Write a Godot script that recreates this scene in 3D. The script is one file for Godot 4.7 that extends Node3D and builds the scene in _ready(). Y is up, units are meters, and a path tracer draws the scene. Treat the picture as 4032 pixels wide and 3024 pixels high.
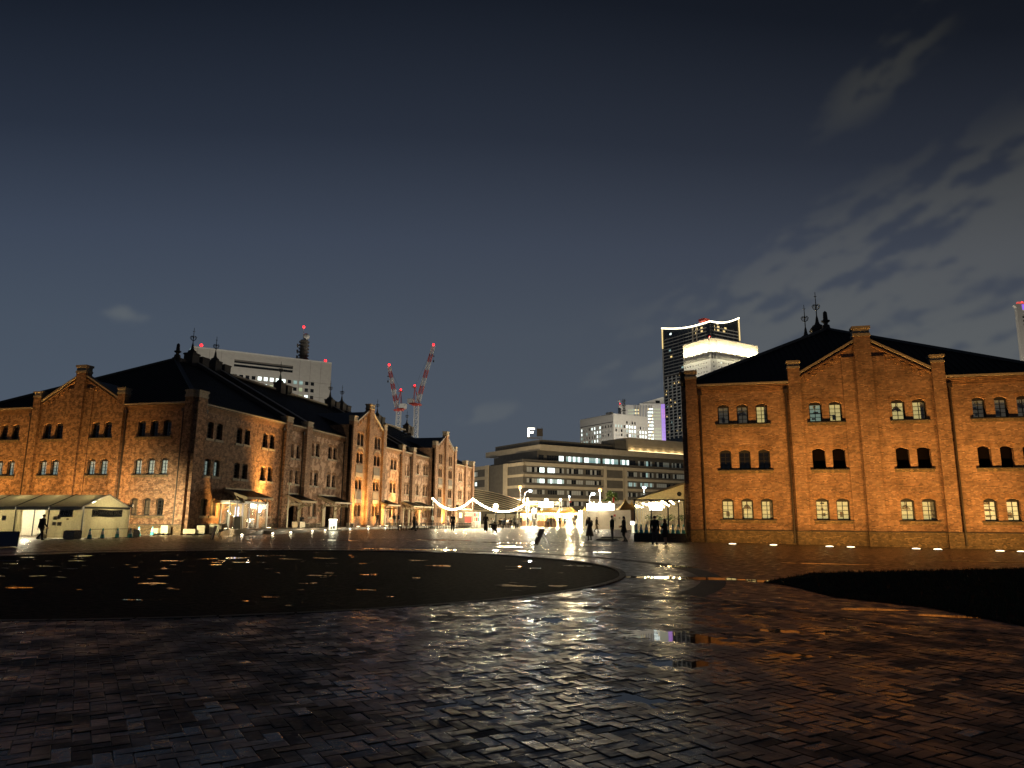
extends Node3D
# A brick warehouse square on a wet night. Units are metres, y is up, the camera stands at the origin.

const FS := 0.9                      # facade measures below are given in units of 0.9 m
const XR := -0.09                    # the two warehouses: corner x and facade z
const ZR := -51.45
const XL := -40.14
const ZL := -50.56
const E1 := Vector3(0.70711, 0, -0.70711)   # the city grid behind stands at 45 degrees
const E2 := Vector3(-0.70711, 0, -0.70711)
const UP := Vector3.UP
var M := {}
var taken := {}
var rng := RandomNumberGenerator.new()
var cache := {}

func lin(r: float, g: float, b: float) -> Color:
	return Color(r, g, b).linear_to_srgb()

class MB:
	var v := PackedVector3Array()
	var n := PackedVector3Array()
	var c := PackedColorArray()
	var col := Color.WHITE
	func put(p: Vector3, q: Vector3) -> void:
		v.append(p); n.append(q); c.append(col)
	func tri(a: Vector3, b: Vector3, d: Vector3, out: Vector3) -> void:
		var q := (d - a).cross(b - a).normalized()
		if q.dot(out) < 0.0:
			put(a, -q); put(d, -q); put(b, -q)
		else:
			put(a, q); put(b, q); put(d, q)
	func quad(a: Vector3, b: Vector3, d: Vector3, e: Vector3, out: Vector3) -> void:
		tri(a, b, d, out); tri(a, d, e, out)
	func smooth_quad(a: Vector3, b: Vector3, d: Vector3, e: Vector3, na: Vector3, nb: Vector3, nd: Vector3, ne: Vector3) -> void:
		var q := (d - a).cross(b - a)
		if q.length_squared() < 1e-14: q = (e - a).cross(d - a)
		if q.dot(na + nb + nd + ne) < 0.0:
			put(a, na); put(d, nd); put(b, nb); put(a, na); put(e, ne); put(d, nd)
		else:
			put(a, na); put(b, nb); put(d, nd); put(a, na); put(d, nd); put(e, ne)
	func box(lo: Vector3, hi: Vector3, x := Transform3D.IDENTITY) -> void:
		var p := []
		for i in 8:
			p.append(x * Vector3(hi.x if i & 1 else lo.x, hi.y if i & 2 else lo.y, hi.z if i & 4 else lo.z))
		var bx := x.basis
		quad(p[0], p[2], p[6], p[4], -bx.x); quad(p[1], p[3], p[7], p[5], bx.x)
		quad(p[0], p[1], p[5], p[4], -bx.y); quad(p[2], p[3], p[7], p[6], bx.y)
		quad(p[0], p[1], p[3], p[2], -bx.z); quad(p[4], p[5], p[7], p[6], bx.z)
	func cbox(mid: Vector3, s: Vector3, x := Transform3D.IDENTITY) -> void:
		box(mid - s * 0.5, mid + s * 0.5, x)
	func bar(a: Vector3, b: Vector3, w: float, t: float) -> void:
		var d := (b - a).normalized()
		var s := d.cross(Vector3.UP)
		if s.length() < 0.01: s = Vector3.RIGHT
		s = s.normalized()
		var u := s.cross(d).normalized()
		box(Vector3(-w / 2, -t / 2, 0), Vector3(w / 2, t / 2, (b - a).length()), Transform3D(Basis(s, u, d), a))
	func tube(a: Vector3, b: Vector3, r0: float, r1: float, seg := 8, caps := true) -> void:
		var d := (b - a).normalized()
		var s := d.cross(Vector3.UP)
		if s.length() < 0.01: s = Vector3.RIGHT
		s = s.normalized()
		var u := s.cross(d)
		for i in seg:
			var t0 := TAU * i / seg
			var t1 := TAU * (i + 1) / seg
			var n0 := s * cos(t0) + u * sin(t0)
			var n1 := s * cos(t1) + u * sin(t1)
			smooth_quad(a + n0 * r0, a + n1 * r0, b + n1 * r1, b + n0 * r1, n0, n1, n1, n0)
			if caps:
				tri(a, a + n0 * r0, a + n1 * r0, -d); tri(b, b + n0 * r1, b + n1 * r1, d)
	func path(pts: Array, r: float, seg := 6) -> void:
		for i in pts.size() - 1: tube(pts[i], pts[i + 1], r, r, seg, true)
	func ball(o: Vector3, r: Vector3, seg := 10) -> void:
		var h := seg / 2
		for j in h:
			var a0 := PI * j / h - PI / 2
			var a1 := PI * (j + 1) / h - PI / 2
			for i in seg:
				var t0 := TAU * i / seg
				var t1 := TAU * (i + 1) / seg
				var q := [Vector3(cos(a0) * cos(t0), sin(a0), cos(a0) * sin(t0)), Vector3(cos(a0) * cos(t1), sin(a0), cos(a0) * sin(t1)), Vector3(cos(a1) * cos(t1), sin(a1), cos(a1) * sin(t1)), Vector3(cos(a1) * cos(t0), sin(a1), cos(a1) * sin(t0))]
				smooth_quad(o + q[0] * r, o + q[1] * r, o + q[2] * r, o + q[3] * r, (q[0] / r).normalized(), (q[1] / r).normalized(), (q[2] / r).normalized(), (q[3] / r).normalized())
	func lathe(prof: Array, seg := 12, x := Transform3D.IDENTITY) -> void:
		for k in prof.size() - 1:
			var p: Vector2 = prof[k]
			var q: Vector2 = prof[k + 1]
			var sl := Vector2(q.y - p.y, p.x - q.x).normalized()
			for i in seg:
				var t0 := TAU * i / seg
				var t1 := TAU * (i + 1) / seg
				var d0 := Vector3(cos(t0), 0, sin(t0))
				var d1 := Vector3(cos(t1), 0, sin(t1))
				var n0 := (x.basis * (d0 * sl.x + Vector3.UP * sl.y)).normalized()
				var n1 := (x.basis * (d1 * sl.x + Vector3.UP * sl.y)).normalized()
				smooth_quad(x * (d0 * p.x + Vector3.UP * p.y), x * (d1 * p.x + Vector3.UP * p.y), x * (d1 * q.x + Vector3.UP * q.y), x * (d0 * q.x + Vector3.UP * q.y), n0, n1, n1, n0)
	func ext(poly: PackedVector2Array, z0: float, z1: float, x := Transform3D.IDENTITY) -> void:
		var t := Geometry2D.triangulate_polygon(poly)
		for i in range(0, t.size(), 3):
			var a := poly[t[i]]
			var b := poly[t[i + 1]]
			var d := poly[t[i + 2]]
			tri(x * Vector3(a.x, a.y, z1), x * Vector3(b.x, b.y, z1), x * Vector3(d.x, d.y, z1), x.basis.z)
			if z0 != z1: tri(x * Vector3(a.x, a.y, z0), x * Vector3(b.x, b.y, z0), x * Vector3(d.x, d.y, z0), -x.basis.z)
		if z0 == z1: return
		var cw := 1.0 if Geometry2D.is_polygon_clockwise(poly) else -1.0
		for i in poly.size():
			var a := poly[i]
			var b := poly[(i + 1) % poly.size()]
			var o := Vector3(-(b.y - a.y), b.x - a.x, 0) * cw
			quad(x * Vector3(a.x, a.y, z0), x * Vector3(b.x, b.y, z0), x * Vector3(b.x, b.y, z1), x * Vector3(a.x, a.y, z1), x.basis * o)
	func mesh() -> ArrayMesh:
		var m := ArrayMesh.new()
		if v.is_empty(): return m
		var a := []
		a.resize(Mesh.ARRAY_MAX)
		a[Mesh.ARRAY_VERTEX] = v
		a[Mesh.ARRAY_NORMAL] = n
		a[Mesh.ARRAY_COLOR] = c
		m.add_surface_from_arrays(Mesh.PRIMITIVE_TRIANGLES, a)
		return m

func numbered(called: String) -> String:
	var k: int = taken.get(called, 0)
	taken[called] = k + 1
	return called if k == 0 else "%s_%03d" % [called, k]

func inst(mesh: Mesh, called: String, mt: Material, parent: Node = self, x := Transform3D.IDENTITY) -> MeshInstance3D:
	var o := MeshInstance3D.new()
	o.mesh = mesh
	o.material_override = mt
	o.name = numbered(called) if parent == self else called
	o.transform = x
	parent.add_child(o, true)
	return o

func obj(mb: MB, called: String, mt: Material, parent: Node = self, x := Transform3D.IDENTITY) -> MeshInstance3D:
	return inst(mb.mesh(), called, mt, parent, x)

func tag(o: Node, label: String, category := "", group := "", kind := "") -> Node:
	o.set_meta("label", label)
	if category: o.set_meta("category", category)
	if group: o.set_meta("group", group)
	if kind: o.set_meta("kind", kind)
	return o

func thing(called: String, label: String, category: String, at := Vector3.ZERO, turn := 0.0, group := "") -> Node3D:
	var o := Node3D.new()
	o.name = numbered(called)
	add_child(o)
	o.position = at
	o.rotation.y = turn
	tag(o, label, category, group)
	return o

func part(called: String, parent: Node3D, x := Transform3D.IDENTITY) -> Node3D:
	var o := Node3D.new()
	o.name = called
	parent.add_child(o, true)
	o.transform = x
	return o

func copy_of(o: Node3D, label: String, at: Vector3, turn := 0.0) -> Node3D:
	var base: String = str(o.name).get_slice("_0", 0)
	var d: Node3D = o.duplicate()
	d.name = numbered(base)
	add_child(d)
	d.position = at
	d.rotation.y = turn
	d.set_meta("label", label)
	return d

func omni(parent: Node3D, at: Vector3, colour: Color, energy: float, size := 0.05) -> void:
	var l := OmniLight3D.new()
	l.name = "glow_light"
	l.light_color = colour
	l.light_energy = energy
	l.light_size = size
	l.omni_range = 80.0
	l.omni_attenuation = 2.0
	l.shadow_enabled = true
	parent.add_child(l, true)
	l.position = at

func spot(parent: Node3D, at: Vector3, to: Vector3, colour: Color, energy: float, angle: float, blend := 1.0, size := 0.08) -> void:
	var l := SpotLight3D.new()
	l.name = "beam_light"
	l.light_color = colour
	l.light_energy = energy
	l.light_size = size
	l.spot_range = 80.0
	l.spot_attenuation = 2.0
	l.spot_angle = angle
	l.spot_angle_attenuation = blend
	l.shadow_enabled = true
	parent.add_child(l, true)
	var d := (to - at).normalized()
	var s := d.cross(Vector3.UP)
	if s.length() < 0.01: s = Vector3.RIGHT
	s = s.normalized()
	l.transform = Transform3D(Basis(s, s.cross(d), -d), at)

func mat(key: String, c: Color, rough := 0.8, metal := 0.0) -> StandardMaterial3D:
	var m := StandardMaterial3D.new()
	m.resource_name = key
	m.albedo_color = c
	m.roughness = rough
	m.metallic = metal
	M[key] = m
	return m

func glow(key: String, c: Color, energy: float) -> StandardMaterial3D:
	var m := mat(key, Color(0.6, 0.6, 0.6), 0.5)
	m.emission_enabled = true
	m.emission = c
	m.emission_energy_multiplier = energy
	return m

func noise(freq: float, oct := 4, sd := 1, kind := FastNoiseLite.TYPE_SIMPLEX_SMOOTH) -> FastNoiseLite:
	var f := FastNoiseLite.new()
	f.noise_type = kind
	f.seed = sd
	f.frequency = freq
	f.fractal_octaves = oct
	return f

func noise_tex(freq: float, ramp: Array, size := 512, oct := 4, sd := 1) -> NoiseTexture2D:
	var t := NoiseTexture2D.new()
	t.width = size; t.height = size
	t.seamless = true
	t.noise = noise(freq, oct, sd)
	var g := Gradient.new()
	var off := PackedFloat32Array()
	var cs := PackedColorArray()
	for r in ramp:
		off.append(r[0]); cs.append(r[1])
	g.offsets = off
	g.colors = cs
	t.color_ramp = g
	return t

func grain(key: String, c: Color, rough: float, amount := 0.25, tile := 2.0, bump := 0.4, sd := 1) -> StandardMaterial3D:
	# a plain surface with speckle: the noise multiplies the colour and gives a fine relief
	var m := mat(key, c, rough)
	var t := noise_tex(0.03, [[0.0, Color(1 - amount, 1 - amount, 1 - amount)], [0.5, Color(1 - amount * 0.4, 1 - amount * 0.4, 1 - amount * 0.4)], [1.0, Color.WHITE]], 256, 5, sd)
	m.albedo_texture = t
	m.uv1_triplanar = true
	m.uv1_world_triplanar = true
	m.uv1_scale = Vector3.ONE / tile
	m.heightmap_enabled = bump > 0.0
	if bump > 0.0:
		m.heightmap_texture = t
		m.heightmap_scale = bump
	return m

func ground_y(x: float, z: float) -> float:
	return 0.26 * smoothstep(48.0, 70.0, -z) * smoothstep(-46.0, -36.0, x) - 0.012 * clampf(x - 2.0, 0.0, 30.0) * smoothstep(30.0, 50.0, -z)

func on(x: float, z: float, up := 0.0) -> Vector3:
	return Vector3(x, ground_y(x, z) + up, z)

func face(o: Vector3, r: Vector3, nrm: Vector3) -> Transform3D:
	return Transform3D(Basis(r, UP, nrm), o)

# ---------------------------------------------------------------- materials
func brick_image(sd: int, base: Array, mortar: Color) -> ImageTexture:
	var r := RandomNumberGenerator.new()
	r.seed = sd
	var im := Image.create(1024, 1024, false, Image.FORMAT_RGB8)
	im.fill(mortar)
	for row in 64:
		var header := row % 2 == 1
		var w := 25.6 if header else 51.2
		var shift := 0.0 if not header else 12.8
		var k := 0
		while k * w < 1024.0:
			var c: Color = base[r.randi() % base.size()]
			var f := r.randf_range(0.84, 1.10)
			c = Color(c.r * f, c.g * f, c.b * f)
			var x0 := int(k * w + shift) + 1
			im.fill_rect(Rect2i(x0, row * 16 + 1, int(w) - 3, 13), c)
			if x0 + int(w) > 1024: im.fill_rect(Rect2i(0, row * 16 + 1, x0 + int(w) - 1026, 13), c)
			k += 1
	return ImageTexture.create_from_image(im)

func brick_mat(key: String, tex: Texture2D, mottle: Array, tile: float, freq: float, mode: int, sd: int, tint := Color.WHITE) -> StandardMaterial3D:
	var m := mat(key, tint, 0.88)
	m.albedo_texture = tex
	m.uv1_triplanar = true
	m.uv1_world_triplanar = true
	m.uv1_scale = Vector3.ONE / 4.8
	m.heightmap_enabled = true
	m.heightmap_texture = tex
	m.heightmap_scale = 0.8
	m.detail_enabled = true
	m.detail_albedo = noise_tex(freq, mottle, 512, 5, sd)
	m.detail_blend_mode = mode
	m.detail_uv_layer = BaseMaterial3D.DETAIL_UV_2
	m.uv2_triplanar = true
	m.uv2_world_triplanar = true
	m.uv2_scale = Vector3.ONE / tile
	return m

func paving_maps(sd: int) -> Array:
	# colour and tilt of small setts: each sett leans a little its own way, so that a wet surface glints in streaks
	var r := RandomNumberGenerator.new()
	r.seed = sd
	var im := Image.create(1024, 1024, false, Image.FORMAT_RGB8)
	var nm := Image.create(1024, 1024, false, Image.FORMAT_RGB8)
	im.fill(Color(0.45, 0.43, 0.42))
	nm.fill(Color(0.5, 0.5, 1.0))
	for row in 40:
		var y0 := int(row * 25.6)
		var y1 := int((row + 1) * 25.6)
		for k in 20:
			var x0 := int(k * 51.2 + (25.6 if row % 2 else 0.0))
			var f := r.randf_range(0.62, 1.0)
			var c := Color(f, f * r.randf_range(0.9, 0.98), f * r.randf_range(0.82, 0.95))
			var t := Color(0.5 + r.randfn(0.0, 0.012), 0.5 + r.randfn(0.0, 0.02), 1.0)
			for s in [0, -1024]:
				im.fill_rect(Rect2i(x0 + s + 1, y0 + 1, 49, y1 - y0 - 2), c)
				nm.fill_rect(Rect2i(x0 + s, y0, 51, y1 - y0), t)
				nm.fill_rect(Rect2i(x0 + s, y0, 51, 2), Color(0.5, 0.58, 0.97))
				nm.fill_rect(Rect2i(x0 + s, y1 - 2, 51, 2), Color(0.5, 0.42, 0.97))
	return [ImageTexture.create_from_image(im), ImageTexture.create_from_image(nm)]

func materials() -> void:
	var reds := [Color(0.57, 0.42, 0.33), Color(0.61, 0.46, 0.36), Color(0.53, 0.39, 0.30), Color(0.63, 0.49, 0.39), Color(0.48, 0.355, 0.28)]
	var tex := brick_image(7, reds, Color(0.50, 0.43, 0.36))
	var mott := [[0.0, Color(0.78, 0.77, 0.76)], [0.38, Color(0.90, 0.89, 0.88)], [0.55, Color(0.98, 0.975, 0.97)], [1.0, Color(1, 1, 1)]]
	brick_mat("brick", tex, mott, 11.0, 0.012, BaseMaterial3D.BLEND_MODE_MUL, 3)
	brick_mat("brick_worn", tex, [[0.0, Color(0.76, 0.73, 0.70)], [0.4, Color(0.72, 0.69, 0.66)], [0.5, Color(0.95, 0.93, 0.9)], [1.0, Color(1, 1, 1)]], 5.0, 0.02, BaseMaterial3D.BLEND_MODE_MUL, 9)
	var pl := Color(0.73, 0.60, 0.52)
	brick_mat("brick_patched", tex, [[0.0, Color(pl, 0.75)], [0.44, Color(pl, 0.7)], [0.47, Color(pl, 0.0)], [0.62, Color(pl, 0.0)], [0.65, Color(0.42, 0.34, 0.30, 0.55)], [1.0, Color(0.42, 0.34, 0.30, 0.6)]], 13.0, 0.026, BaseMaterial3D.BLEND_MODE_MIX, 21)
	brick_mat("brick_pale", tex, mott, 6.0, 0.02, BaseMaterial3D.BLEND_MODE_MUL, 5, Color(1.0, 0.97, 0.9))
	var dull := brick_image(17, [Color(0.45, 0.37, 0.27), Color(0.40, 0.33, 0.24), Color(0.50, 0.41, 0.30), Color(0.36, 0.30, 0.22)], Color(0.40, 0.35, 0.28))
	brick_mat("brick_plinth", dull, mott, 5.0, 0.02, BaseMaterial3D.BLEND_MODE_MUL, 13)
	grain("stone", lin(0.36, 0.30, 0.23), 0.8, 0.3, 1.5)
	grain("stone_dark", lin(0.07, 0.06, 0.055), 0.85, 0.4, 1.2)
	grain("coping_metal", lin(0.30, 0.29, 0.28), 0.55, 0.2, 2.0, 0.0)
	grain("roof_tile", lin(0.038, 0.036, 0.035), 0.42, 0.4, 3.0)
	grain("iron", lin(0.018, 0.017, 0.016), 0.6, 0.3, 0.6, 0.0)
	grain("pipe", lin(0.05, 0.032, 0.02), 0.5, 0.3, 0.5, 0.0)
	mat("frame", lin(0.012, 0.011, 0.01), 0.5)
	mat("dark_pane", lin(0.006, 0.006, 0.007), 0.06)
	mat("black_opening", lin(0.004, 0.003, 0.003), 1.0).metallic_specular = 0.02  # near-black sheet standing for the unlit inside of an opening
	grain("wood_grey", lin(0.13, 0.10, 0.075), 0.7, 0.4, 0.4)
	grain("wood_cream", lin(0.42, 0.33, 0.20), 0.6, 0.2, 0.7)
	grain("wood_brown", lin(0.16, 0.08, 0.04), 0.6, 0.3, 0.5)
	grain("cream_wall", lin(0.55, 0.50, 0.38), 0.8, 0.15, 1.2)
	mat("blind", lin(0.5, 0.55, 0.53), 0.7)
	var g := mat("glass", Color(0.9, 0.95, 0.95, 0.08), 0.03)
	g.transparency = BaseMaterial3D.TRANSPARENCY_ALPHA
	var pv := paving_maps(5)
	for d in [["paving", lin(0.145, 0.125, 0.105), 0.34, 1.6], ["paving_wet", lin(0.052, 0.044, 0.038), 0.36, 1.6]]:
		var m := mat(d[0], d[1], 1.0)
		m.albedo_texture = pv[0]
		m.normal_enabled = true
		m.normal_texture = pv[1]
		m.normal_scale = d[3]
		m.roughness_texture = noise_tex(0.02, [[0.0, Color(d[2] * 0.55, 0, 0)], [0.45, Color(d[2], 0, 0)], [1.0, Color(minf(1.0, d[2] * 1.9), 0, 0)]], 512, 5, 11)
		m.uv1_triplanar = true
		m.uv1_world_triplanar = true
		m.uv1_scale = Vector3.ONE / 4.0
	var ps := mat("paver", Color.WHITE, 1.0)
	ps.vertex_color_use_as_albedo = true
	ps.albedo_texture = noise_tex(0.05, [[0.0, Color(0.50, 0.48, 0.46)], [0.45, Color(0.62, 0.61, 0.60)], [0.70, Color(0.68, 0.67, 0.66)], [0.745, Color(0.98, 0.98, 0.98)], [1.0, Color.WHITE]], 1024, 6, 4)
	ps.roughness_texture = noise_tex(0.008, [[0.0, Color(0.20, 0, 0)], [0.36, Color(0.34, 0, 0)], [0.5, Color(0.46, 0, 0)], [0.64, Color(0.54, 0, 0)], [1.0, Color(0.66, 0, 0)]], 512, 6, 8)
	ps.heightmap_enabled = true
	ps.heightmap_texture = noise_tex(0.06, [[0.0, Color.BLACK], [1.0, Color.WHITE]], 512, 5, 6)
	ps.heightmap_scale = 0.22
	ps.uv1_triplanar = true
	ps.uv1_world_triplanar = true
	ps.uv1_scale = Vector3.ONE / 3.6
	ps.metallic_specular = 0.30
	var pw: StandardMaterial3D = ps.duplicate()      # glossier wet blocks, carrying the sheen of the market lights
	pw.resource_name = "paver_wet_sheen"
	pw.metallic_specular = 0.52
	pw.roughness_texture = noise_tex(0.010, [[0.0, Color(0.15, 0, 0)], [0.4, Color(0.26, 0, 0)], [0.55, Color(0.36, 0, 0)], [1.0, Color(0.50, 0, 0)]], 512, 6, 8)
	M["paver_wet_sheen"] = pw
	for k in 4:
		var f: float = [0.8, 1.0, 1.2, 0.92][k]
		var q: StandardMaterial3D = ps.duplicate()
		q.vertex_color_use_as_albedo = false
		q.albedo_color = lin(0.14 * f, 0.108 * f, 0.082 * f)
		q.resource_name = "paver_tone"
		M["paver%d" % k] = q
		var q2: StandardMaterial3D = pw.duplicate()
		q2.vertex_color_use_as_albedo = false
		q2.albedo_color = q.albedo_color
		M["paver%d" % (k + 4)] = q2
	grain("bedding", lin(0.012, 0.010, 0.009), 0.9, 0.4, 0.5)
	grain("worn_turf", lin(0.017, 0.015, 0.012), 0.85, 0.6, 1.6, 2.0, 3)
	M.worn_turf.metallic_specular = 0.12
	mat("water", lin(0.010, 0.009, 0.008), 0.025)
	M.water.metallic_specular = 0.6
	var wn := noise_tex(0.012, [[0.0, Color.BLACK], [1.0, Color.WHITE]], 256, 2, 30)
	M.water.heightmap_enabled = true
	M.water.heightmap_texture = wn
	M.water.heightmap_scale = 0.05
	M.water.uv1_triplanar = true
	M.water.uv1_world_triplanar = true
	M.water.uv1_scale = Vector3.ONE / 3.0
	grain("kerb", lin(0.028, 0.024, 0.021), 0.75, 0.35, 0.8)
	grain("asphalt", lin(0.045, 0.045, 0.046), 0.55, 0.35, 1.5)
	grain("grass", lin(0.035, 0.045, 0.018), 0.8, 0.4, 0.6, 0.0)
	grain("deck", lin(0.15, 0.125, 0.10), 0.4, 0.3, 1.2)
	grain("canvas", lin(0.62, 0.58, 0.48), 0.75, 0.12, 1.6, 0.5)
	M.canvas.backlight_enabled = true
	M.canvas.backlight = Color(0.75, 0.72, 0.60)
	grain("canvas_roof", lin(0.42, 0.39, 0.32), 0.8, 0.12, 1.6, 0.5)
	M.canvas_roof.backlight_enabled = true
	M.canvas_roof.backlight = Color(0.5, 0.47, 0.38)
	grain("canvas_yellow", lin(0.58, 0.43, 0.17), 0.7, 0.15, 1.3, 0.5)
	M.canvas_yellow.backlight_enabled = true
	M.canvas_yellow.backlight = Color(0.4, 0.36, 0.2)
	mat("steel", lin(0.45, 0.45, 0.45), 0.4, 0.7)
	mat("steel_dark", lin(0.05, 0.05, 0.05), 0.5, 0.3)
	grain("white_paint", lin(0.70, 0.68, 0.62), 0.5, 0.12, 1.0, 0.0)
	grain("white_board", lin(0.60, 0.53, 0.42), 0.6, 0.1, 2.5, 0.0)
	mat("teal", lin(0.03, 0.27, 0.32), 0.45)
	mat("cone_white", lin(0.75, 0.78, 0.76), 0.3)
	mat("red", lin(0.45, 0.03, 0.025), 0.5)
	mat("crane_red", lin(0.42, 0.055, 0.04), 0.6)
	mat("crane_white", lin(0.55, 0.55, 0.53), 0.6)
	mat("black", lin(0.012, 0.012, 0.012), 0.6)
	mat("navy", lin(0.06, 0.08, 0.14), 0.5)
	mat("plastic_cream", lin(0.62, 0.58, 0.42), 0.5)
	grain("concrete_cream", lin(0.50, 0.44, 0.34), 0.85, 0.15, 14.0, 0.0)
	grain("concrete_grey", lin(0.12, 0.112, 0.10), 0.85, 0.2, 12.0, 0.0)
	grain("tower_white", lin(0.55, 0.55, 0.53), 0.7, 0.1, 20.0, 0.0)
	grain("panel_grey", lin(0.42, 0.41, 0.38), 0.7, 0.1, 20.0, 0.0)
	mat("far_pane", lin(0.012, 0.014, 0.017), 0.15)
	mat("leaf", lin(0.045, 0.075, 0.020), 0.55)
	M.leaf.backlight_enabled = true
	M.leaf.backlight = Color(0.25, 0.35, 0.1)
	mat("bark", lin(0.05, 0.035, 0.025), 0.9)
	mat("skin_cloth", Color.WHITE, 0.8).vertex_color_use_as_albedo = true
	mat("hair", lin(0.012, 0.009, 0.007), 0.5)
	# things that give off light, and panes given an ambient glow
	glow("lens_lit", Color(1.0, 0.90, 0.72), 6.0)
	glow("lens_white", Color(1.0, 0.95, 0.82), 8.0)
	glow("bulb_lit", Color(1.0, 0.90, 0.70), 55.0)
	glow("lamp_white", Color(0.85, 0.95, 1.0), 9.0)
	glow("lamp_orange", Color(1.0, 0.62, 0.30), 8.0)
	glow("red_lit", Color(1.0, 0.06, 0.10), 5.0)
	glow("window_bright", Color(0.93, 1.0, 0.98), 1.8)
	glow("window_cool", Color(0.70, 0.88, 0.86), 0.45)
	glow("window_ambient", Color(0.62, 0.66, 0.60), 0.10)  # pale curtains; glow put in for the ambient light on them
	glow("window_green", Color(0.75, 0.82, 0.62), 0.5)
	glow("window_warm", Color(1.0, 0.86, 0.55), 1.0)
	glow("window_cream", Color(0.95, 0.86, 0.55), 0.62)
	glow("window_rose", Color(0.75, 0.48, 0.40), 0.5)
	glow("window_grey", Color(0.55, 0.50, 0.40), 0.16)
	glow("window_teal", Color(0.70, 0.82, 0.72), 0.35)
	glow("window_blind", Color(0.66, 0.74, 0.70), 0.52)
	glow("neon_violet", Color(0.62, 0.36, 1.0), 0.75)
	glow("neon_pink", Color(0.85, 0.42, 0.95), 0.75)
	glow("sign_white", Color(1.0, 0.97, 0.88), 7.0)
	glow("sign_crown", Color(1.0, 0.95, 0.80), 6.0)
	glow("sign_panel", Color(0.92, 0.90, 0.75), 1.1)
	glow("sign_warm", Color(1.0, 0.88, 0.62), 3.2)
	glow("screen_lit", Color(0.85, 0.85, 1.0), 2.2)
	glow("lantern_red", Color(1.0, 0.15, 0.08), 0.6)

# ---------------------------------------------------------------- camera and sky
func sky_image() -> ImageTexture:
	var w := 1536
	var h := 768
	var im := Image.create(w, h, false, Image.FORMAT_RGBF)
	var big := noise(1.0, 5, 41)
	var fine := noise(2.6, 4, 43)
	# clear sky colour by height (degrees), linear
	var steps := [[-90.0, Vector3(0.05, 0.053, 0.058)], [0.0, Vector3(0.076, 0.090, 0.112)], [8.0, Vector3(0.074, 0.089, 0.116)], [15.0, Vector3(0.064, 0.078, 0.105)], [22.0, Vector3(0.047, 0.058, 0.086)], [30.0, Vector3(0.0225, 0.0285, 0.045)], [40.0, Vector3(0.0080, 0.0107, 0.0180)], [50.0, Vector3(0.0036, 0.0046, 0.0074)], [90.0, Vector3(0.003, 0.004, 0.007)]]
	var banks := [[32.0, 19.0, 17.0, 5.0, 1.0, 0.22], [40.0, 13.0, 26.0, 4.0, 0.9, 0.05], [13.0, 12.5, 5.5, 1.6, 0.55, 0.1], [30.5, 31.5, 4.2, 1.9, 0.95, 0.55], [35.0, 34.5, 3.0, 1.2, 0.5, 0.5], [-29.3, 14.2, 1.4, 0.55, 1.0, 0.0], [-2.5, 8.3, 4.5, 0.8, 0.5, 0.1], [17.0, 19.5, 3.5, 1.4, 0.4, 0.1], [75.0, 18.0, 24.0, 6.0, 0.9, 0.05], [-80.0, 20.0, 18.0, 4.0, 0.6, 0.1], [120.0, 18.0, 25.0, 6.0, 0.8, 0.0], [175.0, 15.0, 30.0, 6.0, 0.8, 0.0], [-130.0, 17.0, 25.0, 5.0, 0.8, 0.0]]
	for j in h:
		var el := 90.0 - (j + 0.5) / h * 180.0
		for i in w:
			var az := wrapf((i + 0.5) / w * 360.0, -180.0, 180.0)      # 0 is -z, positive to +x
			var rel := wrapf(az + 14.1, -180.0, 180.0)
			# the glow stands over the town; the sky darkens upwards and away from it
			var eff := el + 0.0052 * pow(minf(absf(rel + 4.0), 45.0), 2.0) * clampf(el / 33.0, 0.0, 1.2)
			var k := 0
			while k < steps.size() - 2 and eff > steps[k + 1][0]: k += 1
			var q: Vector3 = (steps[k][1] as Vector3).lerp(steps[k + 1][1], clampf((eff - steps[k][0]) / (steps[k + 1][0] - steps[k][0]), 0.0, 1.0))
			var side := cos(deg_to_rad(rel + 75.0))
			q *= 1.0 + 0.08 * side
			q.x *= 1.0 - 0.10 * side
			q.z *= 0.97 + 0.09 * side
			if el > -4.0 and el < 60.0:
				var d := Vector3(sin(deg_to_rad(az)), 0, -cos(deg_to_rad(az)))
				var lean := el - 0.28 * clampf(rel, -60.0, 60.0)
				var nb := big.get_noise_3d(d.x * 4.2, lean * 0.20, d.z * 4.2)
				var nf := fine.get_noise_3d(d.x * 5.0 + 9.0, lean * 0.26, d.z * 5.0)
				var m := 0.0
				for b in banks:
					var dx: float = wrapf(rel - b[0], -180.0, 180.0)
					var dy: float = (el - b[1] - dx * b[5]) / b[3]
					dx /= b[2]
					var t: float = dx * dx + dy * dy
					if t < 6.0: m = maxf(m, b[4] * exp(-t * t * 0.5))
				m *= smoothstep(0.20, 0.62, m * 0.50 + 0.85 * nb + 0.75 * nf + 0.10)
				var lift := lerpf(0.040, 0.018, clampf((el - 14.0) / 18.0, 0.0, 1.0))
				q += Vector3(0.95, 0.88, 0.52) * lift * m
			im.set_pixel(i, j, Color(q.x, q.y, q.z))
	return ImageTexture.create_from_image(im)

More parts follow.
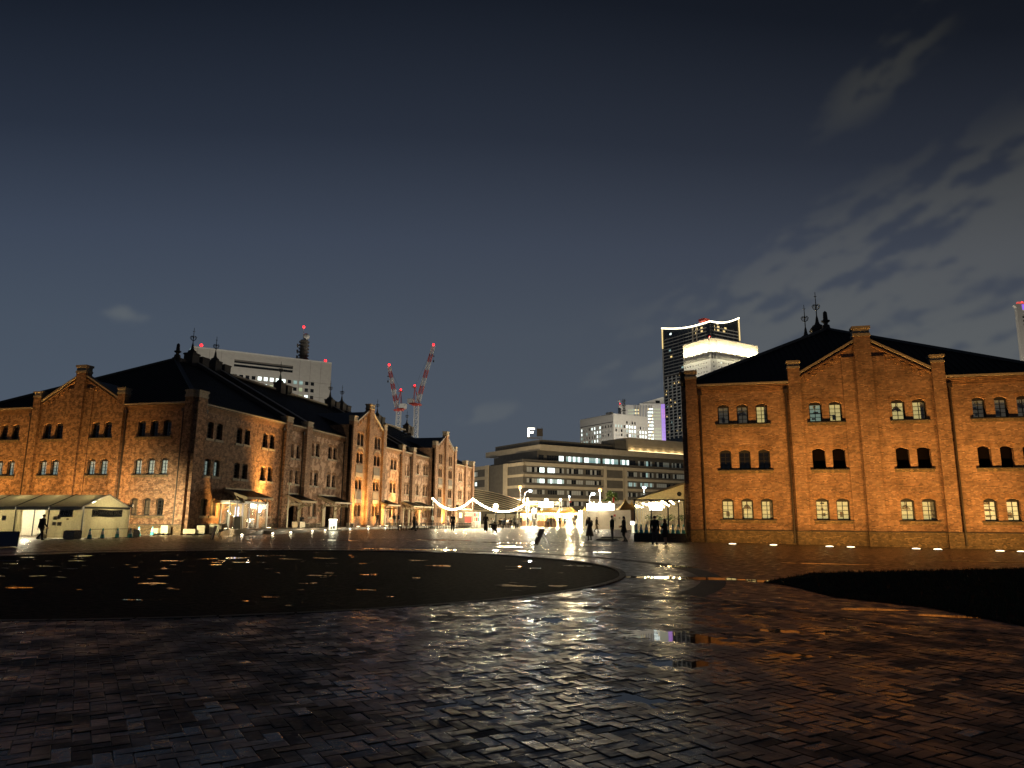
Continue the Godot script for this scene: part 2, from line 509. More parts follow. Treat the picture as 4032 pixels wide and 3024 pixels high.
func camera_and_sky() -> void:
	var yaw := 0.246137
	var pitch := 0.18859
	var roll := 0.0075817
	var f := Vector3(-sin(yaw), 0, -cos(yaw))
	var r := Vector3(cos(yaw), 0, -sin(yaw))
	var f2 := f * cos(pitch) + UP * sin(pitch)
	var u2 := -f * sin(pitch) + UP * cos(pitch)
	var cam := Camera3D.new()
	cam.name = "camera"
	add_child(cam)
	cam.transform = Transform3D(Basis(r * cos(roll) + u2 * sin(roll), -r * sin(roll) + u2 * cos(roll), -f2), Vector3(0, 1.44, 0))
	cam.fov = rad_to_deg(2.0 * atan(1512.0 / 2790.635))
	cam.near = 0.1
	cam.far = 4000.0
	cam.current = true
	var e := Environment.new()
	e.background_mode = Environment.BG_SKY
	var sm := PanoramaSkyMaterial.new()
	sm.panorama = sky_image()
	e.sky = Sky.new()
	e.sky.sky_material = sm
	e.background_energy_multiplier = 1.0
	e.tonemap_mode = Environment.TONE_MAPPER_LINEAR
	e.tonemap_exposure = 1.0
	e.sdfgi_enabled = true
	e.ssao_enabled = true
	e.ssil_enabled = true
	var we := WorldEnvironment.new()
	we.name = "environment"
	we.environment = e
	add_child(we)

# ---------------------------------------------------------------- ground
func sheet(poly: PackedVector2Array, off: float, step: float) -> MB:
	# a sheet that follows the ground, cut to an outline given in (x, z)
	var mb := MB.new()
	var lo := poly[0]
	var hi := poly[0]
	for p in poly:
		lo = lo.min(p); hi = hi.max(p)
	var x := floorf(lo.x / step) * step
	while x < hi.x:
		var z := floorf(lo.y / step) * step
		while z < hi.y:
			var cell := PackedVector2Array([Vector2(x, z), Vector2(x + step, z), Vector2(x + step, z + step), Vector2(x, z + step)])
			for q in Geometry2D.intersect_polygons(poly, cell):
				var t := Geometry2D.triangulate_polygon(q)
				for i in range(0, t.size(), 3):
					mb.tri(on(q[t[i]].x, q[t[i]].y, off), on(q[t[i + 1]].x, q[t[i + 1]].y, off), on(q[t[i + 2]].x, q[t[i + 2]].y, off), UP)
			z += step
		x += step
	return mb

func blob(cx: float, cz: float, rx: float, rz: float, rough: float, k := 22) -> PackedVector2Array:
	var p := PackedVector2Array()
	var a := rng.randf() * TAU
	for i in k:
		var t := TAU * i / k
		var f := 1.0 + rough * (0.5 * sin(2.0 * t + a) + 0.35 * sin(3.0 * t + a * 2.3) + 0.3 * sin(5.0 * t + a * 3.1)) + rough * rng.randf_range(-0.18, 0.18)
		p.append(Vector2(cx + cos(t) * rx * f, cz + sin(t) * rz * f))
	return p

func structure(mb: MB, called: String, mt: Material, label := "") -> MeshInstance3D:
	var o := obj(mb, called, mt)
	o.set_meta("kind", "structure")
	if label: o.set_meta("label", label)
	return o

const DC := Vector2(-13.1, -18.9)
const DR := 11.35
var near_poly := PackedVector2Array()
var dips := [[-0.45, -9.6, 1.0, 0.62, 0.0125], [-0.15, -7.85, 0.5, 0.22, 0.011], [1.05, -10.5, 0.55, 0.25, 0.010], [-1.15, -8.1, 0.6, 0.25, 0.0095], [-2.3, -10.6, 0.7, 0.3, 0.009], [-1.4, -12.2, 0.9, 0.4, 0.0095], [0.9, -8.7, 0.35, 0.2, 0.010], [-0.4, -6.2, 0.35, 0.18, 0.009]]

func bed(x: float, z: float, nz: FastNoiseLite) -> float:
	var y := 0.005 + 0.0045 * nz.get_noise_2d(x, z)
	for d in dips:
		var t: float = pow((x - d[0]) / d[2], 2) + pow((z - d[1]) / d[3], 2)
		if t < 5.0: y -= d[4] * exp(-t)
	return y

func paver_shape(sd: int) -> ArrayMesh:
	var r := RandomNumberGenerator.new()
	r.seed = sd
	var mb := MB.new()
	paver_into(mb, Transform3D.IDENTITY, r)
	return mb.mesh()

func paver_into(mb: MB, x: Transform3D, r: RandomNumberGenerator) -> void:
	# a clay block 0.213 x 0.104 with worn edges; its top is y = 0
	var a := 0.1080
	var b := 0.0533
	var ch := r.randf_range(0.003, 0.007)
	var top := []
	var mid := []
	var low := []
	for s in [Vector2(-1, -1), Vector2(1, -1), Vector2(1, 1), Vector2(-1, 1)]:
		var w := r.randf_range(0.0, 0.005)
		top.append(x * Vector3(s.x * (a - ch - w), r.randf_range(-0.0012, 0.0006), s.y * (b - ch - w * 0.6)))
		mid.append(x * Vector3(s.x * a, -ch * 0.7, s.y * b))
		low.append(x * Vector3(s.x * a, -0.035, s.y * b))
	mb.quad(top[0], top[1], top[2], top[3], UP)
	for i in 4:
		var j := (i + 1) % 4
		var out: Vector3 = (top[i] + top[j]) * 0.5 - x.origin
		mb.quad(top[i], top[j], mid[j], mid[i], out + UP * 0.05)
		mb.quad(mid[i], mid[j], low[j], low[i], Vector3(out.x, 0, out.z))

func build_ground() -> void:
	var mb := MB.new()
	var xs := [-3000.0, -900.0, -300.0, -120.0, -80.0, -62.0, -54.0, -46.0, -43.0, -40.0, -37.0, -34.0, -24.0, -12.0, 0.0, 2.0, 8.0, 16.0, 24.0, 32.0, 60.0, 120.0, 300.0, 900.0, 3000.0]
	var zs := [400.0, 60.0, 20.0, 0.0, -10.0, -20.0, -30.0, -35.0, -40.0, -45.0, -50.0, -54.0, -58.0, -62.0, -66.0, -70.0, -90.0, -130.0, -200.0, -400.0, -900.0, -3000.0]
	for i in xs.size() - 1:
		for j in zs.size() - 1:
			mb.quad(on(xs[i], zs[j], -0.06), on(xs[i + 1], zs[j], -0.06), on(xs[i + 1], zs[j + 1], -0.06), on(xs[i], zs[j + 1], -0.06), UP)
	structure(mb, "ground", M.asphalt, "grey asphalt ground running out to the city")
	structure(sheet(PackedVector2Array([Vector2(-75, -2), Vector2(40, -2), Vector2(40, -150), Vector2(-75, -150)]), -0.022, 4.0), "pavement", M.paving, "wet brick pavement in front of both warehouses")
	# the darker inner square
	structure(sheet(PackedVector2Array([Vector2(-36, -6), Vector2(-36, -48), Vector2(-25, -46.5), Vector2(-18, -52), Vector2(-11.5, -51), Vector2(-7.5, -46), Vector2(-3.5, -39), Vector2(2.0, -31), Vector2(9, -29), Vector2(28, -35), Vector2(34, -30), Vector2(34, -2), Vector2(-36, -2)]), -0.018, 4.0), "square", M.paving_wet, "dark wet paving of the inner square")
	# the near pavers, laid in herringbone at 45 degrees
	for i in 15:
		var t := lerpf(-PI / 2 - 0.02, -0.30, i / 14.0)
		near_poly.append(DC + Vector2(cos(t), -sin(t)) * (DR + 0.02))
	for p in [Vector2(-1.43, -15.6), Vector2(-0.19, -14.9), Vector2(1.46, -12.9), Vector2(2.6, -11.8), Vector2(4.16, -11.07), Vector2(10, -8.6), Vector2(10, -2.6), Vector2(-13.3, -2.6)]: near_poly.append(p)
	var lay := structure(sheet(near_poly, -0.013, 4.0), "herringbone_path", M.bedding, "wet clay pavers laid in herringbone")
	var nz := noise(0.55, 3, 12)
	var d1 := Vector3(0.70711, 0, -0.70711)
	var d2 := Vector3(0.70711, 0, 0.70711)
	var w := 0.1095
	var list := []
	var r := RandomNumberGenerator.new()
	r.seed = 77
	for iu in range(-200, 240):
		for iv in range(-280, 20):
			var m := posmod(iu - iv, 4)
			if m != 0 and m != 2: continue
			var cu := (iu + 1.0 if m == 0 else iu + 0.5) * w
			var cv := (iv + 0.5 if m == 0 else float(iv)) * w
			var c := d1 * cu + d2 * cv
			if c.z > -2.9 or c.z < -17.0 or c.x < -13.0 or c.x > 9.5: continue
			var az := atan2(c.x, -c.z) + 0.246
			if absf(az) > 0.80: continue
			if not Geometry2D.is_point_in_polygon(Vector2(c.x, c.z), near_poly): continue
			list.append([c, m == 0, az])
	var order := []
	for k in list.size():
		var c: Vector3 = list[k][0]
		var d := c.x * -0.2437 + c.z * -0.9699
		if absf(list[k][2]) < 0.66 and d > 4.75: order.append([d, k])
	order.sort_custom(func(a, b): return a[0] < b[0])
	var single := {}
	for k in mini(300, order.size()): single[order[k][1]] = true
	var shapes := []
	for k in 6: shapes.append(paver_shape(100 + k))
	var rest := MB.new()
	var soaked := MB.new()  # glossy wet blocks of the market sheen zone
	var wz := noise(0.28, 3, 52)
	for k in list.size():
		var c: Vector3 = list[k][0]
		c.y = bed(c.x, c.z, nz) + r.randfn(0.0, 0.0018)
		var dx: Vector3 = d1 if list[k][1] else d2
		var up := Vector3(r.randfn(0.0, 0.013), 1.0, r.randfn(0.0, 0.013)).normalized()
		var zz := dx.cross(up).normalized()
		dx = up.cross(zz)
		var x := Transform3D(Basis(dx, up, zz), c)
		# glossy wet blocks fill the market sheen zone; noise scatters a few elsewhere
		var low := pow((c.x + 1.3) / 2.5, 2) + pow((c.z + 9.3) / 5.5, 2)
		var wet := exp(-low * 0.8) + 0.75 * wz.get_noise_2d(c.x, c.z) + 0.16 * r.randfn() > 0.42
		if single.has(k):
			inst(shapes[r.randi() % 6], "paver", M["paver%d" % (r.randi() % 4 + (4 if wet else 0))], lay, x)
		else:
			var f: float = [0.8, 1.0, 1.2, 0.92][r.randi() % 4] * r.randf_range(0.9, 1.1)
			var into: MB = soaked if wet else rest
			into.col = Color(0.14 * f, 0.108 * f, 0.082 * f)
			paver_into(into, x, r)
	obj(rest, "pavers_beyond", M.paver, lay).set_meta("kind", "stuff")
	obj(soaked, "wet_sheen_pavers", M.paver_wet_sheen, lay).set_meta("kind", "stuff")
	for d in dips:
		var p := MB.new()
		var q := blob(d[0], d[1], d[2] * 1.5, d[3] * 1.5, 0.12, 28)
		var t := Geometry2D.triangulate_polygon(q)
		for i in range(0, t.size(), 3):
			p.tri(Vector3(q[t[i]].x, -0.0025, q[t[i]].y), Vector3(q[t[i + 1]].x, -0.0025, q[t[i + 1]].y), Vector3(q[t[i + 2]].x, -0.0025, q[t[i + 2]].y), UP)
		structure(p, "puddle", M.water, "shallow puddle between the herringbone pavers")
	# the dark round of worn turf with its kerb, and its small puddles
	var ring := PackedVector2Array()
	for i in 96: ring.append(DC + Vector2(cos(TAU * i / 96), sin(TAU * i / 96)) * (DR - 0.16))
	structure(sheet(ring, -0.012, 4.0), "round_lawn", M.worn_turf, "black rain-soaked round of worn turf")
	for i in 64:
		var kb := MB.new()
		var a0 := TAU * i / 64 + 0.0015
		var a1 := TAU * (i + 1) / 64 - 0.0015
		for s in 3:
			var b0 := lerpf(a0, a1, s / 3.0)
			var b1 := lerpf(a0, a1, (s + 1) / 3.0)
			var q := []
			for e in [[b0, DR - 0.15], [b1, DR - 0.15], [b1, DR], [b0, DR]]: q.append(Vector3(DC.x + cos(e[0]) * e[1], 0, DC.y + sin(e[0]) * e[1]))
			var h := Vector3(0, 0.012, 0)
			kb.quad(q[0] + h, q[1] + h, q[2] + h, q[3] + h, UP)
			kb.quad(q[3] + h, q[2] + h, q[2] - h * 2, q[3] - h * 2, q[3] - q[0])
			kb.quad(q[0] + h, q[1] + h, q[1] - h * 2, q[0] - h * 2, q[0] - q[3])
		if i == 0: lay = structure(kb, "kerb", M.kerb, "low stone kerb round the dark turf")
		else: obj(kb, "kerb_stone", M.kerb, lay)
	var n := 0
	rng.seed = 5
	while n < 150:
		var t := rng.randf() * TAU
		var q := DC + Vector2(cos(t), sin(t)) * DR * 0.94 * sqrt(rng.randf())
		if rng.randf() < clampf((q.x + 14.0) / 14.0, 0.0, 0.7) or rng.randf() < clampf((-q.y - 20.0) / 9.0, 0.0, 0.8): continue
		var s := 0.05 + 0.20 * pow(rng.randf(), 2.4) * clampf(-q.y / 18.0, 0.5, 1.5)
		structure(sheet(blob(q.x, q.y, s * rng.randf_range(0.9, 2.2), s * rng.randf_range(0.6, 1.0), 0.5, 14), -0.006, 4.0), "turf_puddle", M.water, "small puddle on the black turf")
		n += 1
	for d in [[-0.4, -19.35, 1.9, 0.42], [1.9, -18.9, 0.7, 0.25], [-0.6, -24.0, 0.8, 0.3], [-13.2, -32.6, 2.8, 0.35], [-17.5, -47.5, 2.2, 0.8], [-11.5, -44.5, 1.7, 0.7], [-5.4, -42.5, 1.1, 0.6], [-9.2, -38.0, 1.2, 0.4], [-23.0, -44.0, 1.6, 0.5], [4.5, -27.5, 1.4, 0.3], [11.0, -31.5, 2.0, 0.35], [-3.8, -33.5, 0.9, 0.3], [-8.0, -33.0, 1.2, 0.3], [2.9, -13.6, 0.5, 0.2], [3.9, -13.0, 0.5, 0.15]]:
		structure(sheet(blob(d[0], d[1], d[2], d[3], 0.35, 30), -0.013, 4.0), "square_puddle", M.water, "long flat puddle on the dark square")
	# a paler ring of setts round the turf, and the gutters that cross the square
	var inner := PackedVector2Array()
	var outer := PackedVector2Array()
	for i in 97:
		inner.append(DC + Vector2(cos(TAU * i / 96), sin(TAU * i / 96)) * (DR + 1.9))
		outer.append(DC + Vector2(cos(TAU * i / 96), sin(TAU * i / 96)) * (DR + 2.5))
	for i in 96:
		var sg := MB.new()
		sg.quad(on(inner[i].x, inner[i].y, -0.014), on(inner[i + 1].x, inner[i + 1].y, -0.014), on(outer[i + 1].x, outer[i + 1].y, -0.014), on(outer[i].x, outer[i].y, -0.014), UP)
		if i == 0: lay = structure(sg, "ring_path", M.kerb, "band of dark setts round the turf")
		else: obj(sg, "sett_band", M.kerb, lay)
	for gl in [[Vector2(-33, -47.6), Vector2(-14, -47.2)], [Vector2(-14, -47.2), Vector2(-1.5, -46.2)], [Vector2(-33, -41.0), Vector2(-3.5, -40.2)], [Vector2(-30, -36.2), Vector2(1.0, -33.5)]]:
		mb = MB.new()
		var n2: Vector2 = (gl[1] - gl[0]).normalized().orthogonal() * 0.16
		for k in 6:
			var p: Vector2 = gl[0].lerp(gl[1], k / 6.0)
			var q: Vector2 = gl[0].lerp(gl[1], (k + 1) / 6.0)
			mb.quad(on(p.x - n2.x, p.y - n2.y, -0.013), on(q.x - n2.x, q.y - n2.y, -0.013), on(q.x + n2.x, q.y + n2.y, -0.013), on(p.x + n2.x, p.y + n2.y, -0.013), UP)
		structure(mb, "gutter_line", M.iron, "dark iron gutter crossing the wet square")
	# the drain joint and the lawn on the other side
	mb = MB.new()
	var jl := [Vector3(-1.5, 0, -15.62), Vector3(-0.19, 0, -14.92), Vector3(1.46, 0, -12.92), Vector3(2.6, 0, -11.82), Vector3(4.16, 0, -11.09), Vector3(10, 0, -8.62)]
	for i in 5: mb.bar(jl[i] + Vector3(0, -0.012, -0.07), jl[i + 1] + Vector3(0, -0.012, -0.07), 0.13, 0.03)
	structure(mb, "drain_channel", M.iron, "dark iron drain channel along the herringbone")
	var lawn := PackedVector2Array([Vector2(1.6, -18.7), Vector2(3.25, -22.4), Vector2(6.9, -24.8), Vector2(10.35, -27), Vector2(30, -33), Vector2(30, -5), Vector2(13, -8.4), Vector2(4.6, -12.0), Vector2(3.9, -14.2), Vector2(2.6, -15.6), Vector2(2.2, -17.6)])
	structure(sheet(lawn, -0.009, 2.0), "lawn", M.worn_turf, "dark lawn at the edge of the square")
	var tuft := MB.new()
	for k in 5:
		var a := k * 2.4
		var d := Vector3(cos(a), 0, sin(a))
		var s := d.cross(UP) * 0.006
		tuft.tri(d * 0.01 + s, d * 0.01 - s, d * (0.025 + 0.01 * (k % 3)) + UP * (0.05 + 0.012 * (k % 4)), d)
	var mm := MultiMesh.new()
	mm.transform_format = MultiMesh.TRANSFORM_3D
	mm.mesh = tuft.mesh()
	var spots := []
	rng.seed = 9
	while spots.size() < 16000:
		var p := Vector2(rng.randf_range(1.5, 22.0), rng.randf_range(-31.0, -8.0))
		if p.x > 11.0 and rng.randf() < 0.6: continue
		if Geometry2D.is_point_in_polygon(p, lawn):
			var s := rng.randf_range(0.6, 1.5)
			spots.append(Transform3D(Basis(UP, rng.randf() * TAU).scaled(Vector3(s, s, s)), on(p.x, p.y, -0.012)))
	mm.instance_count = spots.size()
	for i in spots.size(): mm.set_instance_transform(i, spots[i])
	var gi := MultiMeshInstance3D.new()
	gi.name = "grass"
	gi.multimesh = mm
	gi.material_override = M.grass
	add_child(gi)
	tag(gi, "short dark grass on the lawn beside the square", "grass", "", "stuff")

func build_deck() -> void:
	# the raised terrace along the long brick front, with a step and a ramp
	var mb := MB.new()
	mb.box(Vector3(-40.3, -0.2, -138.0), Vector3(-35.6, 0.44, -53.4))
	var dk := structure(mb, "terrace", M.deck, "low paved terrace along the long brick front")
	mb = MB.new()
	mb.box(Vector3(-35.6, -0.2, -138.0), Vector3(-34.6, 0.31, -55.0))
	obj(mb, "step", M.deck, dk)
	mb = MB.new()
	mb.ext(PackedVector2Array([Vector2(50.2, -0.1), Vector2(53.4, -0.1), Vector2(53.4, 0.435)]), 34.7, 37.9, Transform3D(Basis(Vector3(0, 0, -1), UP, Vector3(-1, 0, 0)), Vector3.ZERO))
	obj(mb, "ramp", M.deck, dk)
	for i in 42:
		var z := -53.4 - i * 2.0
		mb = MB.new()
		mb.box(Vector3(-36.0, 0.441, z - 1.985), Vector3(-35.58, 0.462, z))
		obj(mb, "edge_slab", M.kerb, dk)

# ---------------------------------------------------------------- warehouses
func wall_into(mb: MB, x: Transform3D, x0: float, x1: float, y0: float, y1: float, holes: Array, depth: float) -> void:
	# a wall face in the plane of x, with arched openings [x0, x1, y0, y1, rise] and their reveals
	var xs := [x0, x1]
	var ys := [y0, y1]
	for h in holes:
		for v in [h[0], h[1]]: if not xs.has(v): xs.append(v)
		for v in [h[2], h[3]]: if not ys.has(v): ys.append(v)
	xs.sort(); ys.sort()
	var out := x.basis.z
	for j in ys.size() - 1:
		var run := -1.0
		for i in xs.size() - 1:
			var cx: float = (xs[i] + xs[i + 1]) * 0.5
			var cy: float = (ys[j] + ys[j + 1]) * 0.5
			var hole := cx < x0 or cx > x1 or cy < y0 or cy > y1
			for h in holes:
				if cx > h[0] and cx < h[1] and cy > h[2] and cy < h[3]: hole = true
			if not hole: mb.quad(x * Vector3(xs[i], ys[j], 0), x * Vector3(xs[i + 1], ys[j], 0), x * Vector3(xs[i + 1], ys[j + 1], 0), x * Vector3(xs[i], ys[j + 1], 0), out)
	for h in holes:
		var w: float = h[1] - h[0]
		var spring: float = h[3] - h[4]
		mb.quad(x * Vector3(h[0], h[2], 0), x * Vector3(h[0], spring, 0), x * Vector3(h[0], spring, -depth), x * Vector3(h[0], h[2], -depth), x.basis.x)
		mb.quad(x * Vector3(h[1], h[2], 0), x * Vector3(h[1], spring, 0), x * Vector3(h[1], spring, -depth), x * Vector3(h[1], h[2], -depth), -x.basis.x)
		mb.quad(x * Vector3(h[0], h[2], 0), x * Vector3(h[1], h[2], 0), x * Vector3(h[1], h[2], -depth), x * Vector3(h[0], h[2], -depth), UP)
		var seg := 6
		for i in seg:
			var t0 := i / float(seg)
			var t1 := (i + 1) / float(seg)
			var a := Vector3(h[0] + w * t0, h[3] - h[4] * pow(2.0 * t0 - 1.0, 2), 0)
			var b := Vector3(h[0] + w * t1, h[3] - h[4] * pow(2.0 * t1 - 1.0, 2), 0)
			mb.quad(x * a, x * b, x * Vector3(b.x, h[3], 0), x * Vector3(a.x, h[3], 0), out)
			var dz := Vector3(0, 0, -depth)
			mb.quad(x * a, x * b, x * (b + dz), x * (a + dz), -UP)

func arch_poly(w: float, h: float, rise: float, inset := 0.0) -> PackedVector2Array:
	var p := PackedVector2Array([Vector2(-w / 2 + inset, inset), Vector2(w / 2 - inset, inset)])
	for i in 9:
		var t := 1.0 - i / 8.0
		p.append(Vector2(lerpf(-w / 2 + inset, w / 2 - inset, t), h - inset - rise * pow(2.0 * t - 1.0, 2)))
	return p

func window_meshes(w: float, h: float, rise: float) -> Array:
	var key := "win%.2f_%.2f_%.2f" % [w, h, rise]
	if cache.has(key): return cache[key]
	var f := MB.new()
	var t := 0.075
	f.box(Vector3(-w / 2, 0, -0.06), Vector3(-w / 2 + t, h - rise * 0.75, 0.03))
	f.box(Vector3(w / 2 - t, 0, -0.06), Vector3(w / 2, h - rise * 0.75, 0.03))
	f.box(Vector3(-w / 2 + t, 0, -0.06), Vector3(w / 2 - t, t * 1.2, 0.03))
	var top := arch_poly(w, h, rise)
	var cut := PackedVector2Array()
	for p in top: cut.append(Vector2(p.x, maxf(p.y, h - rise - t)))
	f.ext(cut, -0.05, 0.025)
	f.box(Vector3(-0.02, t, -0.03), Vector3(0.02, h - rise - t, 0.015))
	for k in 3:
		var y := lerpf(t, h - rise - t, (k + 1) / 4.0)
		f.box(Vector3(-w / 2 + t, y - 0.016, -0.03), Vector3(w / 2 - t, y + 0.016, 0.012))
	var p2 := MB.new()
	p2.ext(arch_poly(w, h, rise, 0.01), -0.022, -0.018)
	var arch := MB.new()
	var n := 11
	for k in n:      # the ring of voussoirs, brick by brick
		var a0 := lerpf(-0.62, 0.62, k / float(n)) * 1.06
		var a1 := lerpf(-0.62, 0.62, (k + 1) / float(n)) * 1.06
		var q := PackedVector2Array()
		for e in [[a0 + 0.012, 0.0], [a1 - 0.012, 0.0], [a1 - 0.012, 0.27], [a0 + 0.012, 0.27]]:
			var rad: float = w * 0.86 + e[1]
			q.append(Vector2(sin(e[0]) * rad, h + 0.01 - w * 0.86 + cos(e[0]) * rad))
		arch.ext(q, -0.02, 0.012)
	cache[key] = [f.mesh(), p2.mesh(), arch.mesh()]
	return cache[key]

func room_meshes(w: float, h: float, k: int) -> Array:
	# what shows behind a lit pane: a bright back wall and a few dark shapes standing before it
	var key := "room%.2f_%d" % [w, k]
	if cache.has(key): return cache[key]
	var back := MB.new()
	back.box(Vector3(-w / 2 - 0.35, -0.1, -0.65), Vector3(w / 2 + 0.35, h + 0.35, -0.6))
	var dark := MB.new()
	var r := RandomNumberGenerator.new()
	r.seed = 40 + k
	match k % 4:
		0:
			dark.box(Vector3(-w / 2 - 0.3, h * 0.36, -0.55), Vector3(w * 0.1, h * 0.40, -0.4))
			dark.box(Vector3(-0.1, 0.2, -0.5), Vector3(0.12, h * 0.36, -0.42))
		1:
			dark.lathe([Vector2(0.03, h * 0.95), Vector2(0.03, h * 0.72), Vector2(0.10, h * 0.70), Vector2(0.30, h * 0.52), Vector2(0.30, h * 0.50)], 12, Transform3D(Basis(), Vector3(0.0, 0, -0.33)))
			dark.box(Vector3(-w / 2 - 0.1, 0.0, -0.55), Vector3(-w / 4, h * 0.5, -0.5))
		2:
			dark.box(Vector3(w / 2 - 0.16, 0.0, -0.5), Vector3(w / 2 + 0.1, h * 0.9, -0.4))
		3:
			for j in 3: dark.box(Vector3(r.randf_range(-0.3, 0.05), 0.25 + j * h * 0.28, -0.55), Vector3(r.randf_range(0.08, 0.3), 0.25 + j * h * 0.28 + r.randf_range(0.1, 0.22), -0.45))
			dark.box(Vector3(-w / 2, h * 0.46, -0.55), Vector3(w / 2, h * 0.475, -0.4))
	cache[key] = [back.mesh(), dark.mesh()]
	return cache[key]

func window_part(b: Node3D, x: Transform3D, hole: Array, state: String, arch_mat: Material, idx := 0) -> void:
	var w: float = hole[1] - hole[0]
	var h: float = hole[3] - hole[2]
	var ms := window_meshes(w, h, hole[4])
	var q := part("window", b, Transform3D(x.basis, x * Vector3((hole[0] + hole[1]) * 0.5, hole[2], 0)))
	var inner := Transform3D(Basis(), Vector3(0, 0, -0.24))
	inst(ms[2], "arch", arch_mat, q)
	if state == "black":
		inst(ms[1], "pane", M.black_opening, q, Transform3D(Basis(), Vector3(0, 0, -0.29)))
		return
	inst(ms[0], "frame", M.frame, q, inner)
	if state == "dark":
		inst(ms[1], "pane", M.dark_pane, q, inner)
	elif state == "shutter":
		inst(ms[1], "pane", M.wood_grey, q, inner)
	elif state == "blind":
		inst(ms[1], "pane", M.glass, q, inner)
		var key := "blind%.2f" % w
		if not cache.has(key):
			var mb := MB.new()
			for k in 7:
				var bx := -w / 2 + w * k / 7.0
				mb.box(Vector3(bx, 0.02, -0.10 - 0.02 * (k % 2)), Vector3(bx + w / 7.0 - 0.012, h - hole[4], -0.085 - 0.02 * (k % 2)))
			cache[key] = mb.mesh()
		inst(cache[key], "window_blind", M.window_blind, q, inner)
	else:
		inst(ms[1], "pane", M.glass, q, inner)
		var rm := room_meshes(w, h, idx)
		inst(rm[0], "lit_window_room", M[state], q, inner)
		inst(rm[1], "furnishing", M.wood_brown if idx % 3 else M.steel_dark, q, inner)

func pier_into(mb: MB, cap: MB, x: Transform3D, x0: float, x1: float, top: float, captop: float, proj: float, base := -0.6) -> void:
	mb.box(Vector3(x0, base, -0.4), Vector3(x1, top, proj), x)
	var h := captop - top
	cap.box(Vector3(x0 - 0.04, top, -0.44), Vector3(x1 + 0.04, top + h * 0.28, proj + 0.05), x)
	cap.box(Vector3(x0 + 0.01, top + h * 0.28, -0.4), Vector3(x1 - 0.01, top + h * 0.72, proj + 0.01), x)
	cap.box(Vector3(x0 - 0.07, top + h * 0.72, -0.46), Vector3(x1 + 0.07, captop, proj + 0.08), x)

func pier(b: Node3D, x: Transform3D, x0: float, x1: float, top: float, captop: float, proj: float, bm: Material) -> void:
	var mb := MB.new()
	var cap := MB.new()
	pier_into(mb, cap, x, x0 * FS, x1 * FS, top * FS, captop * FS, proj)
	obj(cap, "cap", M.stone, obj(mb, "pier", bm, b))

func cornice(b: Node3D, x: Transform3D, x0: float, x1: float, y: float) -> void:
	# stepped brick courses under the eaves, then the gutter
	var mb := MB.new()
	for k in 4:
		mb.box(Vector3(x0 * FS, (y - 0.62 + k * 0.13) * FS, -0.1), Vector3(x1 * FS, (y - 0.53 + k * 0.13) * FS, 0.05 + 0.045 * k), x)
	obj(mb, "cornice", M.brick_pale, b)
	mb = MB.new()
	mb.box(Vector3(x0 * FS, (y - 0.09) * FS, -0.1), Vector3(x1 * FS, (y + 0.06) * FS, 0.30), x)
	obj(mb, "gutter", M.stone, b)

func plinth(b: Node3D, x: Transform3D, x0: float, x1: float, top: float, proj: float, low := -0.6) -> void:
	var mb := MB.new()
	mb.box(Vector3(x0 * FS, low, -0.2), Vector3(x1 * FS, top * FS - 0.05, proj), x)
	var p := obj(mb, "plinth", M.brick_plinth, b)
	mb = MB.new()
	mb.box(Vector3(x0 * FS, top * FS - 0.05, -0.2), Vector3(x1 * FS, top * FS, proj + 0.035), x)
	obj(mb, "ledge", M.stone_dark, p)

func downpipe(b: Node3D, x: Transform3D, px: float, y0: float, y1: float, d := 0.12) -> void:
	var mb := MB.new()
	mb.tube(x * Vector3(px * FS, y0 * FS, d), x * Vector3(px * FS, y1 * FS, d), 0.065, 0.065, 8)
	for k in 5: mb.tube(x * Vector3(px * FS, lerpf(y0, y1, (k + 0.4) / 5.0) * FS, d), x * Vector3(px * FS, lerpf(y0, y1, (k + 0.4) / 5.0) * FS + 0.07, d), 0.085, 0.085, 8)
	mb.box(Vector3(px * FS - 0.14, (y1 - 0.3) * FS, 0.0), Vector3(px * FS + 0.14, y1 * FS, 0.24), x)
	obj(mb, "downpipe", M.pipe, b)

const ROWS := [[1.72, 3.30], [5.45, 7.00], [9.00, 10.55]]

